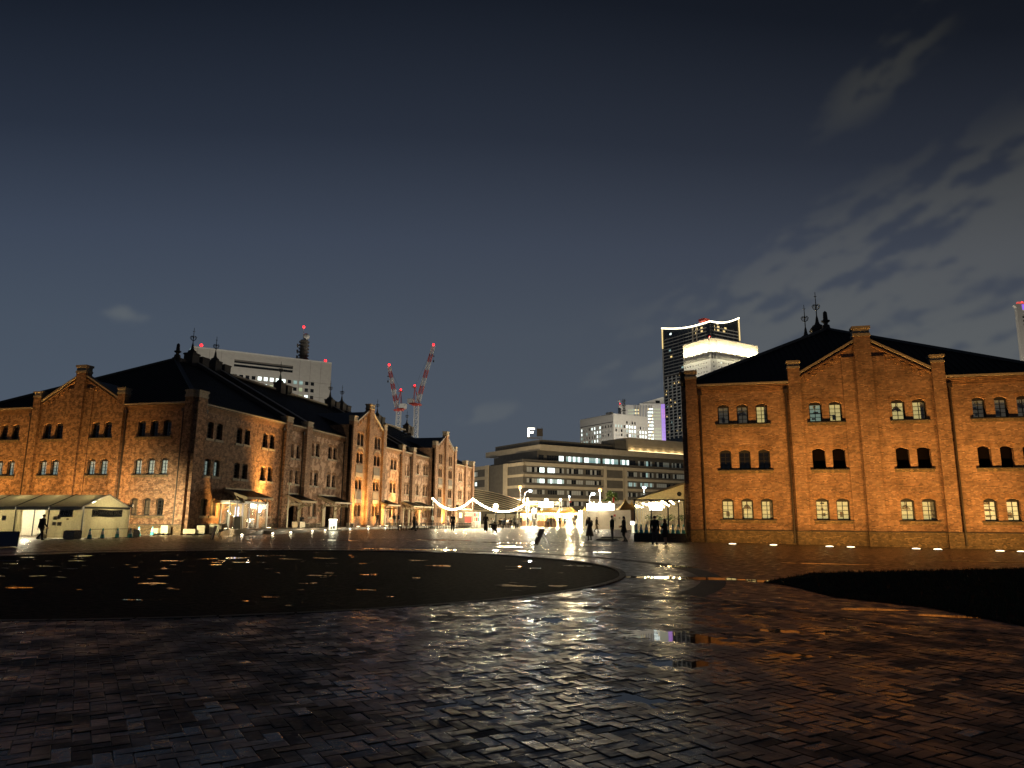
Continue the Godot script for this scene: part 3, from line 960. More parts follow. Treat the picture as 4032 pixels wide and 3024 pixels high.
func end_facade(b: Node3D, o: Vector3, states: Array, bm: Material, low: float) -> void:
	# wing, gable with a pier up to its apex, wing; measures across run 0 .. 26.1
	var x := face(o, Vector3.RIGHT, Vector3.BACK)
	var wing := [[2.36, 3.21], [3.78, 4.62], [5.19, 6.04]]
	var cols := []
	for c in wing: cols.append(c)
	for c in [[9.04, 9.95], [10.45, 11.35]]: cols.append(c)
	for c in [[14.75, 15.65], [16.15, 17.06]]: cols.append(c)
	for c in [[20.06, 20.91], [21.48, 22.32], [22.89, 23.74]]: cols.append(c)
	var holes := []
	for row in 3:
		for k in cols.size():
			holes.append([cols[k][0] * FS, cols[k][1] * FS, ROWS[row][0] * FS, ROWS[row][1] * FS, 0.15])
	var mb := MB.new()
	wall_into(mb, x, 0.0, 26.1 * FS, low, 12.1 * FS, holes, 0.30)
	# the gable above the eaves
	mb.ext(PackedVector2Array([Vector2(8.3 * FS, 12.1 * FS), Vector2(17.8 * FS, 12.1 * FS), Vector2(17.8 * FS, 12.55 * FS), Vector2(13.05 * FS, 15.25 * FS), Vector2(8.3 * FS, 12.55 * FS)]), -0.35, 0.0, x)
	obj(mb, "wall", bm, b)
	var idx := 0
	for row in 3:
		for k in cols.size():
			window_part(b, x, holes[idx], states[row][k], M.brick_pale, idx)
			idx += 1
		for g in [[2.2, 6.2], [8.9, 11.5], [14.6, 17.2], [19.9, 23.9]]:
			mb = MB.new()
			mb.box(Vector3(g[0] * FS, (ROWS[row][0] - 0.28) * FS, 0.0), Vector3(g[1] * FS, (ROWS[row][0] - 0.06) * FS, 0.03), x)
			var s := obj(mb, "sill", M.brick_plinth, b)
			mb = MB.new()
			mb.box(Vector3((g[0] - 0.05) * FS, (ROWS[row][0] - 0.06) * FS, -0.30), Vector3((g[1] + 0.05) * FS, ROWS[row][0] * FS - 0.004, 0.10), x)
			obj(mb, "ledge", M.stone_dark, s)
	pier(b, x, -0.02, 0.83, 12.62, 13.3, 0.30, bm)
	pier(b, x, 25.27, 26.12, 12.62, 13.3, 0.30, bm)
	pier(b, x, 7.65, 8.5, 13.15, 13.75, 0.26, bm)
	pier(b, x, 17.6, 18.45, 13.15, 13.75, 0.26, bm)
	pier(b, x, 12.48, 13.62, 15.42, 16.2, 0.30, bm)
	for s in [[11.55, 12.48, 0.075], [13.62, 14.55, 0.075]]:
		mb = MB.new()
		mb.box(Vector3(s[0] * FS, low, -0.1), Vector3(s[1] * FS, 13.88 * FS, s[2]), x)
		obj(mb, "pilaster", bm, b)
	for s in [[0.86, 7.65], [18.45, 25.24]]:
		cornice(b, x, s[0], s[1], 12.12)
	for s in [[0.0, 7.64, 0.10], [8.52, 17.58, 0.12], [18.46, 26.1, 0.10], [-0.06, 0.88, 0.36], [25.22, 26.16, 0.36], [7.6, 8.55, 0.32], [17.55, 18.5, 0.32], [12.42, 13.68, 0.36]]:
		plinth(b, x, s[0], s[1], 0.93, s[2], low)
	# coping of the gable and the stepped frieze under it
	for side in [-1.0, 1.0]:
		var a := Vector2((13.05 + side * 0.55) * FS, 15.05 * FS)
		var c := Vector2((13.05 + side * 4.55) * FS, 12.72 * FS)
		for k in [[0.0, 0.16, 0.20, "stone"], [-0.30, 0.10, 0.12, "brick_pale"]]:
			mb = MB.new()
			mb.ext(PackedVector2Array([a + Vector2(0, k[0]), c + Vector2(0, k[0]), c + Vector2(0, k[0] + k[1]), a + Vector2(0, k[0] + k[1])]), -0.42 if k[0] == 0.0 else -0.05, k[2], x)
			obj(mb, "coping", M[k[3]], b)
		for k in 5:
			var px: float = 13.05 + side * (1.75 + 0.56 * k)
			var py := 14.0 - 0.33 * k
			mb = MB.new()
			mb.box(Vector3((px - 0.16) * FS, (py - 0.42) * FS, -0.05), Vector3((px + 0.16) * FS, py * FS, 0.07), x)
			mb.box(Vector3((px - 0.28) * FS, (py - 0.10) * FS, -0.05), Vector3((px + 0.28) * FS, (py + 0.0) * FS, 0.085), x)
			obj(mb, "corbel", M.brick_pale, b)
	for px in [1.05, 7.42, 18.68, 25.05]: downpipe(b, x, px, 0.0, 11.6)

func ribs_into(mb: MB, a: Vector3, b: Vector3, c: Vector3, d: Vector3, step: float) -> void:
	# tile rolls on a roof plane: a-b along the eaves, d-c along the ridge (d above a)
	var n := int((b - a).length() / step)
	for i in n + 1:
		var p := a.lerp(b, float(i) / n)
		var e := (b - a).normalized()
		# where does the line up the slope from p leave the plane
		var up := ((d + c) * 0.5 - (a + b) * 0.5)
		up = (up - e * up.dot(e)).normalized()
		var s0 := (d - a).dot(e)
		var s1 := (c - a).dot(e)
		var s := (p - a).dot(e)
		var full := (d - a).dot(up)
		var t := full
		if s < s0: t = full * s / maxf(s0, 0.001)
		elif s > s1: t = full * ((b - a).length() - s) / maxf((b - a).length() - s1, 0.001)
		if t > 0.3: mb.bar(p + Vector3(0, 0.02, 0), p + up * t + Vector3(0, 0.02, 0), 0.10, 0.09)

func roof(b: Node3D, x0: float, x1: float, z0: float, z1: float, ye: float, yr: float, hip0: bool) -> Node3D:
	# hipped roof; z0 is the near end (larger z)
	var mx := (x0 + x1) * 0.5
	var run := (x1 - x0) * 0.5
	var o := 0.28
	var r0 := Vector3(mx, yr, z0 - run * 0.95)
	var r1 := Vector3(mx, yr, z1 + (run * 0.95 if hip0 else 0.0))
	var A := Vector3(x0 - o, ye, z0 - 0.02)      # the gutter covers the front edge, the gable stands through it
	var B := Vector3(x1 + o, ye, z0 - 0.02)
	var C := Vector3(x1 + o, ye, z1 - o)
	var D := Vector3(x0 - o, ye, z1 - o)
	var mb := MB.new()
	mb.tri(A, B, r0, Vector3(0, 1, 1))
	mb.tri(C, D, r1, Vector3(0, 1, -1))
	mb.quad(B, C, r1, r0, Vector3(1, 1, 0))
	mb.quad(D, A, r0, r1, Vector3(-1, 1, 0))
	var t := 0.10
	for e in [[A, B], [B, C], [C, D], [D, A]]:
		mb.quad(e[0], e[1], e[1] - UP * t, e[0] - UP * t, (e[0] + e[1]) * 0.5 - Vector3(mx, ye, (z0 + z1) * 0.5))
	mb.quad(A - UP * t, B - UP * t, C - UP * t, D - UP * t, -UP)
	var rf := obj(mb, "roof", M.roof_tile, b)
	mb = MB.new()
	ribs_into(mb, A, B, r0, r0, 0.42)
	ribs_into(mb, B, C, r1, r0, 0.42)
	obj(mb, "tile_rolls", M.roof_tile, rf).set_meta("kind", "stuff")
	mb = MB.new()
	for e in [[A, r0], [B, r0]]: mb.bar(e[0] + UP * 0.08, e[1] + UP * 0.08, 0.30, 0.20)
	obj(mb, "hip_tiles", M.roof_tile, rf)
	mb = MB.new()
	mb.bar(r0 + UP * 0.12, r1 + UP * 0.12, 0.42, 0.30)
	obj(mb, "ridge", M.stone_dark, rf)
	return rf

func finial(b: Node3D, at: Vector3, rod: float, stone := false) -> void:
	# a chimney-like block with an iron lightning rod, or the stone urn at the hip
	var f := part("finial", b, Transform3D(Basis(), at))
	var mb := MB.new()
	if stone:
		mb.lathe([Vector2(0.55, -0.3), Vector2(0.50, 0.25), Vector2(0.34, 0.35), Vector2(0.30, 0.6), Vector2(0.17, 0.68), Vector2(0.17, 0.8), Vector2(0.36, 0.95), Vector2(0.36, 1.02), Vector2(0.20, 1.08), Vector2(0.16, 1.75), Vector2(0.0, 1.9)], 12)
		obj(mb, "urn", M.stone_dark, f)
		return
	mb.box(Vector3(-0.55, -0.7, -0.55), Vector3(0.55, 0.75, 0.55))
	mb.box(Vector3(-0.62, 0.55, -0.62), Vector3(0.62, 0.70, 0.62))
	obj(mb, "base", M.stone_dark, f)
	mb = MB.new()
	mb.lathe([Vector2(0.5, 0.75), Vector2(0.42, 1.0), Vector2(0.22, 1.12), Vector2(0.14, 1.4), Vector2(0.10, 1.7), Vector2(0.05, 1.9)], 12)
	obj(mb, "cap", M.stone_dark, f)
	mb = MB.new()
	mb.tube(Vector3(0, 1.8, 0), Vector3(0, rod, 0), 0.05, 0.025, 6)
	mb.ball(Vector3(0, rod * 0.55 + 0.6, 0), Vector3(0.10, 0.10, 0.10), 8)
	for k in 8:
		var a := TAU * k / 8
		var d := Vector3(cos(a), 0, sin(a))
		var y := rod * 0.55 + 0.5
		mb.path([Vector3(0, y - 0.35, 0), d * 0.24 + Vector3(0, y - 0.2, 0), d * 0.34 + Vector3(0, y + 0.05, 0), d * 0.22 + Vector3(0, y + 0.2, 0), d * 0.15 + Vector3(0, y + 0.08, 0)], 0.022, 4)
		mb.tube(Vector3(0, rod - 0.45, 0), d * 0.13 + Vector3(0, rod - 0.38, 0), 0.02, 0.01, 4)
	obj(mb, "lightning_rod", M.iron, f)

func chimney(b: Node3D, at: Vector3, s: Vector3) -> void:
	var mb := MB.new()
	mb.box(Vector3(-s.x / 2, -0.7, -s.z / 2), Vector3(s.x / 2, s.y, s.z / 2))
	mb.box(Vector3(-s.x / 2 - 0.06, s.y - 0.16, -s.z / 2 - 0.06), Vector3(s.x / 2 + 0.06, s.y - 0.02, s.z / 2 + 0.06))
	obj(mb, "chimney", M.stone_dark, b, Transform3D(Basis(), at))

func gable_roof(b: Node3D, x: Transform3D, x0: float, x1: float, ye: float, ya: float, back: float) -> void:
	# the small roof behind a gable, running back into the main roof
	var m := (x0 + x1) * 0.5 * FS
	var a := x * Vector3(x0 * FS, ye * FS, -0.36)
	var c := x * Vector3(x1 * FS, ye * FS, -0.36)
	var p := x * Vector3(m, ya * FS, -0.36)
	var q := x * Vector3(m, ya * FS, -back)
	var a2 := x * Vector3(x0 * FS, ye * FS, -back * 0.2)
	var c2 := x * Vector3(x1 * FS, ye * FS, -back * 0.2)
	var mb := MB.new()
	mb.quad(a, p, q, a2, UP); mb.quad(c, p, q, c2, UP)
	obj(mb, "gable_roof", M.roof_tile, b)

func uplight(at: Vector3, to_wall: Vector3, label: String, group: String, e: float, colour: Color, tops := 10.0) -> void:
	# a lamp let into the ground: steel rim, glowing lens, beams up the wall
	var t := thing("ground_uplight", label, "uplight", at, 0.0, group)
	var mb := MB.new()
	mb.lathe([Vector2(0.32, -0.02), Vector2(0.32, 0.02), Vector2(0.26, 0.03), Vector2(0.26, 0.01)], 16)
	obj(mb, "rim", M.steel_dark, t)
	mb = MB.new()
	mb.lathe([Vector2(0.26, 0.015), Vector2(0.18, 0.055), Vector2(0.0, 0.07)], 16)
	obj(mb, "lens_lamp", M.lens_lit, t)
	var p := Vector3(0, 0.10, 0)
	if to_wall.length() > 2.0:      # further out: broader beams
		spot(t, p, to_wall + Vector3(0, tops, 0), colour, e * 2.5, 24.0, 1.0)
		spot(t, p, to_wall + Vector3(0, tops * 0.5, 0), colour, e * 0.85, 42.0, 1.0)
		spot(t, p, to_wall + Vector3(0, 2.3, 0), colour, e * 0.50, 68.0, 1.0)
		return
	spot(t, p, to_wall + Vector3(0, tops, 0), colour, e * 9.0, 19.0, 1.0)
	spot(t, p, to_wall + Vector3(0, tops * 0.42, 0), colour, e * 1.5, 36.0, 1.0)
	spot(t, p, to_wall + Vector3(0, 1.7, 0), colour, e * 0.26, 66.0, 1.0)

func right_warehouse() -> void:
	var b := thing("brick_warehouse", "orange-lit brick warehouse with black hipped roof beside the glazed lean-to", "warehouse", Vector3(XR, 0, ZR), 0.0, "brick warehouses")
	var st := [
		["window_cream", "window_cream", "window_cream", "window_cream", "window_cream", "window_cream", "window_cream", "window_warm", "window_warm", "window_cream"],
		["dark", "dark", "dark", "black", "black", "black", "black", "black", "black", "black"],
		["window_grey", "window_grey", "window_cream", "window_teal", "window_cream", "window_cream", "window_cream", "window_grey", "window_grey", "window_grey"]]
	end_facade(b, Vector3.ZERO, st, M.brick, -0.6)
	var W := 26.1 * FS
	var mb := MB.new()
	mb.box(Vector3(0.0, -0.6, -66.0), Vector3(0.3, 12.05 * FS, -0.31))
	mb.box(Vector3(W - 0.3, -0.6, -66.0), Vector3(W, 12.05 * FS, -0.31))
	mb.box(Vector3(0.31, -0.6, -66.0), Vector3(W - 0.31, 12.05 * FS, -65.7))
	obj(mb, "side_wall", M.brick, b)
	roof(b, 0.0, W, 0.0, -66.0, 12.15 * FS, 19.3 * FS, true)
	var x := face(Vector3.ZERO, Vector3.RIGHT, Vector3.BACK)
	gable_roof(b, x, 8.4, 17.7, 12.3, 15.0, 5.2)
	var sx := face(Vector3(0, 0, 0), Vector3.BACK, Vector3.LEFT)
	for k in [0.0]:
		var p := MB.new()
		var c := MB.new()
		pier_into(p, c, sx, -0.95, -0.1, 12.62 * FS, 13.3 * FS, 0.34)
		obj(c, "cap", M.stone_dark, obj(p, "pier", M.brick, b))
	var mx := W * 0.5
	finial(b, Vector3(mx, 19.3 * FS - 0.15, -11.5), 0, true)
	finial(b, Vector3(mx - 0.2, 19.5 * FS, -14.2), 4.1)
	finial(b, Vector3(mx - 0.6, 19.5 * FS, -18.0), 4.1)
	chimney(b, Vector3(mx + 0.3, 19.3 * FS, -15.6), Vector3(1.0, 0.8, 1.0))
	chimney(b, Vector3(mx - 0.2, 19.3 * FS, -20.0), Vector3(1.1, 0.7, 1.0))
	var sod := Color(1.0, 0.74, 0.38)
	var n := 0
	for px in [2.5, 4.95, 8.2, 9.4, 13.0, 14.15, 17.4, 18.5, 21.7]:
		n += 1
		uplight(Vector3(XR + px, ground_y(XR + px, ZR + 3.5) - 0.012, ZR + 3.5), Vector3(0, 0, -3.5), "round uplight in the pavement under the orange brick gable front", "uplights before the orange gable", 25.0, sod, 9.3)

func left_warehouse() -> void:
	var W := 26.1 * FS
	var L := 87.8 * FS
	var b := thing("brick_warehouse", "long weathered brick warehouse with black tiled roof behind the white tent", "warehouse", Vector3(XL, 0, ZL), 0.0, "brick warehouses")
	var st := [["shutter", "shutter", "shutter", "shutter", "shutter", "shutter", "shutter", "shutter", "shutter", "dark"],
		["blind", "blind", "blind", "blind", "blind", "blind", "blind", "blind", "blind", "blind"],
		["dark", "dark", "dark", "dark", "dark", "dark", "dark", "dark", "dark", "dark"]]
	end_facade(b, Vector3(-W, 0, 0), st, M.brick_worn, -0.3)
	# the long front: bays [from, to], pairs of windows [x0, x1] and which rows they have
	var x := face(Vector3.ZERO, Vector3(0, 0, -1), Vector3.RIGHT)
	var up2 := [1, 2]
	var bays := [
		[1.3, 15.2, [[2.07, 2.97], [3.45, 4.35], [6.65, 7.55], [8.0, 8.9], [11.25, 12.12], [12.6, 13.5]], [[0, 1], [1, 2, 3, 4, 5], []], "brick_worn"],
		[16.4, 19.6, [[16.85, 17.6], [18.2, 18.95]], [], "brick_patched"],
		[20.8, 29.9, [[21.15, 22.05], [22.55, 23.45], [25.7, 26.6], [27.05, 27.95]], [], "brick_patched"],
		[40.7, 48.9, [[41.3, 42.15], [42.6, 43.45], [45.3, 46.2], [46.6, 47.5]], [], "brick_patched"],
		[50.1, 53.3, [[50.6, 51.35], [51.95, 52.7]], [], "brick_patched"],
		[54.5, 61.8, [[54.95, 55.75], [56.2, 57.05], [59.2, 60.05], [60.45, 61.3]], [], "brick_patched"],
		[73.5, 82.0, [[74.1, 74.95], [75.3, 76.15], [78.5, 79.35], [79.7, 80.55]], [], "brick_patched"],
		[83.2, 86.6, [[83.8, 84.5], [85.1, 85.8]], [], "brick_patched"]]
	var doors := {0: [[6.0, 9.9]], 1: [[16.9, 18.9]], 2: [[25.4, 27.6]], 3: [[41.2, 43.0]], 4: [[50.8, 52.6]], 5: [[54.9, 57.0]], 6: [[74.2, 76.2]], 7: []}
	for i in bays.size():
		var y: Array = bays[i]
		var bm: Material = M[y[4]]
		var narrow: bool = y[2].size() == 2
		var holes := []
		var states := []
		for row in 3:
			for k in y[2].size():
				var c: Array = y[2][k]
				var clash := false
				if row == 0:
					if narrow: clash = true
					for d in doors[i]: if c[1] > d[0] and c[0] < d[1]: clash = true
				if clash: continue
				var y0: float = ROWS[row][0]
				var y1: float = ROWS[row][1] + 0.05
				if narrow and row == 2: y0 = 8.4; y1 = 10.0
				holes.append([c[0] * FS, c[1] * FS, y0 * FS, y1 * FS, 0.13])
				states.append("blind" if i == 0 and row == 1 and k < 2 else "shutter" if row == 0 else "dark")
		for d in doors[i]: holes.append([d[0] * FS, d[1] * FS, 0.44, 3.0 * FS if i else 2.75, 0.02])
		var mb := MB.new()
		wall_into(mb, x, y[0] * FS, y[1] * FS, -0.3, 12.1 * FS, holes, 0.30)
		obj(mb, "wall", bm, b)
		for k in states.size(): window_part(b, x, holes[k], states[k], M.brick_pale, k)
		for k in states.size():
			mb = MB.new()
			var h: Array = holes[k]
			mb.box(Vector3(h[0] - 0.16, h[2] - 0.20, 0.0), Vector3(h[1] + 0.16, h[2] - 0.004, 0.07), x)
			obj(mb, "sill", M.stone, b)
		cornice(b, x, y[0], y[1], 12.12)
		if doors[i].is_empty(): plinth(b, x, y[0], y[1], 0.93, 0.10)
		else:
			plinth(b, x, y[0], doors[i][0][0] - 0.1, 0.93, 0.10)
			plinth(b, x, doors[i][0][1] + 0.1, y[1], 0.93, 0.10)
		if narrow:   # the tall arched recess of a stair bay, as a shallow band
			mb = MB.new()
			for k in 10:
				var a0 := PI * k / 10
				var a1 := PI * (k + 1) / 10
				var m: float = (y[0] + y[1]) * 0.5 * FS
				mb.ext(PackedVector2Array([Vector2(m + cos(a0) * 1.2, 9.6 + sin(a0) * 1.0), Vector2(m + cos(a0) * 1.36, 9.6 + sin(a0) * 1.16), Vector2(m + cos(a1) * 1.36, 9.6 + sin(a1) * 1.16), Vector2(m + cos(a1) * 1.2, 9.6 + sin(a1) * 1.0)]), -0.05, 0.05, x)
			obj(mb, "relieving_arch", M.brick_pale, b)
		if i > 0:
			for d in doors[i]:   # pale sliding doors half open beside a dark doorway
				mb = MB.new()
				mb.box(Vector3(d[0] * FS, 0.44, -0.9), Vector3(d[1] * FS, 2.7, -0.85), x)
				var dr := obj(mb, "door", M.wood_brown, b)
				for s in [[d[0] - 0.75, d[0] - 0.02], [d[1] + 0.02, d[1] + 0.75]]:
					mb = MB.new()
					mb.box(Vector3(s[0] * FS, 0.46, 0.13), Vector3(s[1] * FS, 2.78, 0.20), x)
					for q in 3: mb.box(Vector3(s[0] * FS, 0.75 + q * 0.85, 0.20), Vector3(s[1] * FS, 0.87 + q * 0.85, 0.225), x)
					obj(mb, "door_leaf", M.wood_cream, dr)
				mb = MB.new()
				mb.box(Vector3((d[0] - 0.8) * FS, 2.78, 0.11), Vector3((d[1] + 0.8) * FS, 2.92, 0.26), x)
				obj(mb, "door_rail", M.wood_cream, dr)
	for p in [[0.0, 1.3, 12.62, 13.3, 0.34, "brick_worn"], [15.2, 16.4, 12.35, 12.95, 0.34, "brick_worn"], [19.6, 20.8, 12.35, 12.95, 0.40, "brick"], [48.9, 50.1, 12.5, 13.15, 0.34, "brick"], [53.3, 54.5, 12.5, 13.15, 0.40, "brick"], [82.0, 83.2, 12.6, 13.3, 0.34, "brick"], [86.6, 87.8, 12.6, 13.5, 0.4, "brick"]]:
		pier(b, x, p[0], p[1], p[2], p[3], p[4], M[p[5]])
	for px in [1.5, 15.0, 19.3, 21.0, 29.7, 40.9, 48.7, 53.0, 54.7]: downpipe(b, x, px, 0.5, 11.6)
	dormer(b, 29.9, 40.7)
	dormer(b, 61.8, 73.5)
	# other walls
	var mb := MB.new()
	mb.box(Vector3(-W, -0.3, -L), Vector3(-W + 0.3, 12.05 * FS, -0.31))
	mb.box(Vector3(-W + 0.31, -0.3, -L), Vector3(-0.32, 12.05 * FS, -L + 0.3))
	obj(mb, "side_wall", M.brick, b)
	roof(b, -W, 0.0, 0.0, -L, 12.15 * FS, 19.6 * FS, true)
	gable_roof(b, face(Vector3(-W, 0, 0), Vector3.RIGHT, Vector3.BACK), 8.4, 17.7, 12.3, 15.0, 5.2)
	# fire walls across the roof, with their metal copings
	for z in [15.8, 20.2, 49.5, 53.9]:
		mb = MB.new()
		mb.ext(PackedVector2Array([Vector2(0.15, 12.25 * FS), Vector2(-W * 0.5, 19.75 * FS), Vector2(-W * 0.5, 20.1 * FS), Vector2(0.15, 12.75 * FS)]), -z * FS - 0.22, -z * FS + 0.22)
		var fw := obj(mb, "fire_wall", M.stone_dark, b)
		mb = MB.new()
		mb.bar(Vector3(0.2, 12.82 * FS, -z * FS), Vector3(-W * 0.5, 20.17 * FS, -z * FS), 0.5, 0.06)
		obj(mb, "coping", M.coping_metal, fw)
	var mx := -W * 0.5
	finial(b, Vector3(mx, 19.5 * FS, -11.4), 0, true)
	for z in [15.1, 19.4, 34.2, 49.2, 53.3, 67.7, 82.5]:
		finial(b, Vector3(mx, 20.1 * FS, -z * FS), 3.6)
		chimney(b, Vector3(mx, 19.7 * FS, -(z + 1.9) * FS), Vector3(1.0, 1.0, 1.1))
	for s in [[22.0, 32.0], [36.0, 47.0], [56.0, 65.0], [70.0, 80.0]]:
		mb = MB.new()
		mb.box(Vector3(mx - 0.6, 19.5 * FS, -s[1] * FS), Vector3(mx + 0.75, 19.75 * FS, -s[0] * FS))
		obj(mb, "ridge_cap", M.stone, b)
	# canopies over the doors: timber brackets under a sloping roof
	var n := 0
	for c in [[5.45, 9.95, 2.3, 4.33], [15.9, 19.2, 2.1, 4.25], [23.7, 28.2, 2.1, 4.3], [39.6, 44.0, 2.1, 4.33], [49.4, 53.4, 2.1, 4.33], [53.9, 58.3, 2.1, 4.33], [73.2, 77.6, 2.1, 4.33]]:
		canopy(b, x, c[0] * FS, c[1] * FS, c[2], c[3] * FS)
	entrance(b, x)
	# uplights at the foot of the long front and the end wall
	var warm := Color(1.0, 0.745, 0.38)
	for z in [-54.6, -60.9]:
		uplight(Vector3(XL + 1.15, 0.445, z), Vector3(-1.15, 0, 0), "round uplight on the terrace beside the glass entrance", "uplights along the long brick front", 62.0, warm, 9.0)
	for z in [-78.6, -81.4, -84.6, -86.8]:
		uplight(Vector3(XL + 1.75, 0.445, z), Vector3(-0.9, 0, 0), "round uplight on the terrace under the tall brick gable", "uplights along the long brick front", 40.0, warm, 11.0)
	for z in [-92.5, -101.5, -110.5, -118.5]:
		uplight(Vector3(XL + 1.2, 0.445, z), Vector3(-1.2, 0, 0), "round uplight on the terrace behind the long tables", "uplights along the long brick front", 38.0, warm, 9.0)
	for px in [-46.5, -51.0, -55.0, -59.0, -63.0]:  # out of view behind the tent, placed to light the end wall
		uplight(Vector3(px, 0.0, ZL + 2.6), Vector3(0, 0, -2.6), "unseen round uplight at the foot of the end wall behind the tent", "unseen uplights behind the white tent", 36.0, warm, 8.6)

func dormer(b: Node3D, x0: float, x1: float) -> void:
	# a projecting gable four storeys high with paired windows in arched recesses
	var pr := 0.9
	var x := face(Vector3(pr, 0, 0), Vector3(0, 0, -1), Vector3.RIGHT)
	var m := (x0 + x1) * 0.5
	var holes := []
	for s in [-1.0, 1.0]:
		var c: float = m + s * 2.75
		for k in [[-0.95, -0.1], [0.1, 0.95]]:
			for r in [[1.85, 3.4], [5.45, 6.8], [8.95, 10.4], [11.35, 13.05]]:
				holes.append([(c + k[0]) * FS, (c + k[1]) * FS, r[0] * FS, r[1] * FS, 0.14])
	var mb := MB.new()
	wall_into(mb, x, x0 * FS, x1 * FS, -0.3, 13.6 * FS, holes, 0.3)
	mb.ext(PackedVector2Array([Vector2(x0 * FS, 13.6 * FS), Vector2(x1 * FS, 13.6 * FS), Vector2(x1 * FS, 13.9 * FS), Vector2(m * FS, 16.6 * FS), Vector2(x0 * FS, 13.9 * FS)]), -0.3, 0.0, x)
	for s in [x0, x1]:
		var o := -1.0 if s == x0 else 1.0
		var a := x * Vector3(s * FS, -0.3, 0)
		var e := x * Vector3(s * FS, 13.9 * FS, 0)
		mb.quad(a, e, e - Vector3(pr + 2.0, 0, 0), a - Vector3(pr + 2.0, 0, 0), Vector3(0, 0, -o))
	obj(mb, "gable_wall", M.brick, b)
	for k in holes.size():
		window_part(b, x, holes[k], "window_grey" if k % 4 == 3 else "shutter" if k % 4 == 0 else "dark", M.brick_pale, 2)
	for s in [-1.0, 1.0]:
		var c: float = m + s * 2.75
		for r in [[3.6, 5.2], [7.1, 8.7]]:
			mb = MB.new()
			mb.box(Vector3((c - 1.0) * FS, (r[0] + 0.55) * FS, 0.0), Vector3((c + 1.0) * FS, r[1] * FS, 0.05), x)
			obj(mb, "panel", M.wood_grey, b)
			mb = MB.new()
			mb.box(Vector3((c - 1.1) * FS, r[0] * FS, 0.0), Vector3((c + 1.1) * FS, (r[0] + 0.5) * FS, 0.09), x)
			obj(mb, "string_course", M.stone, b)
		for y in [7.0, 10.6]:
			mb = MB.new()
			for k in 8:
				var a0 := PI * k / 8
				var a1 := PI * (k + 1) / 8
				mb.ext(PackedVector2Array([Vector2(c * FS + cos(a0) * 0.95, (y - 0.2) * FS + sin(a0) * 0.55), Vector2(c * FS + cos(a0) * 1.1, (y - 0.2) * FS + sin(a0) * 0.7), Vector2(c * FS + cos(a1) * 1.1, (y - 0.2) * FS + sin(a1) * 0.7), Vector2(c * FS + cos(a1) * 0.95, (y - 0.2) * FS + sin(a1) * 0.55)]), -0.04, 0.06, x)
			obj(mb, "relieving_arch", M.stone, b)
		mb = MB.new()
		for k in 3: mb.tube(x * Vector3((c - 1.0) * FS, (11.5 + 0.28 * k) * FS, -0.08), x * Vector3((c + 1.0) * FS, (11.5 + 0.28 * k) * FS, -0.08), 0.02, 0.02, 5)
		obj(mb, "window_rail", M.iron, b)
	pier(b, x, x0, x0 + 1.05, 14.4, 15.15, 0.22, M.brick)
	pier(b, x, x1 - 1.05, x1, 14.4, 15.15, 0.22, M.brick)
	pier(b, x, m - 0.65, m + 0.65, 16.7, 17.45, 0.30, M.brick)
	for side in [-1.0, 1.0]:
		mb = MB.new()
		var a := Vector2((m + side * 0.6) * FS, 16.35 * FS)
		var c := Vector2((m + side * ((x1 - x0) * 0.5 - 0.9)) * FS, 14.15 * FS)
		mb.ext(PackedVector2Array([a, c, c + Vector2(0, 0.18), a + Vector2(0, 0.18)]), -0.36, 0.16, x)
		obj(mb, "coping", M.coping_metal, b)
		for k in 4:
			var px: float = m + side * (1.35 + 0.75 * k)
			mb = MB.new()
			mb.box(Vector3((px - 0.16) * FS, (15.15 - 0.4 * k) * FS, -0.05), Vector3((px + 0.16) * FS, (15.5 - 0.4 * k) * FS, 0.09), x)
			obj(mb, "corbel", M.brick_pale, b)
	gable_roof(b, x, x0 + 0.3, x1 - 0.3, 14.0, 16.4, 8.0)

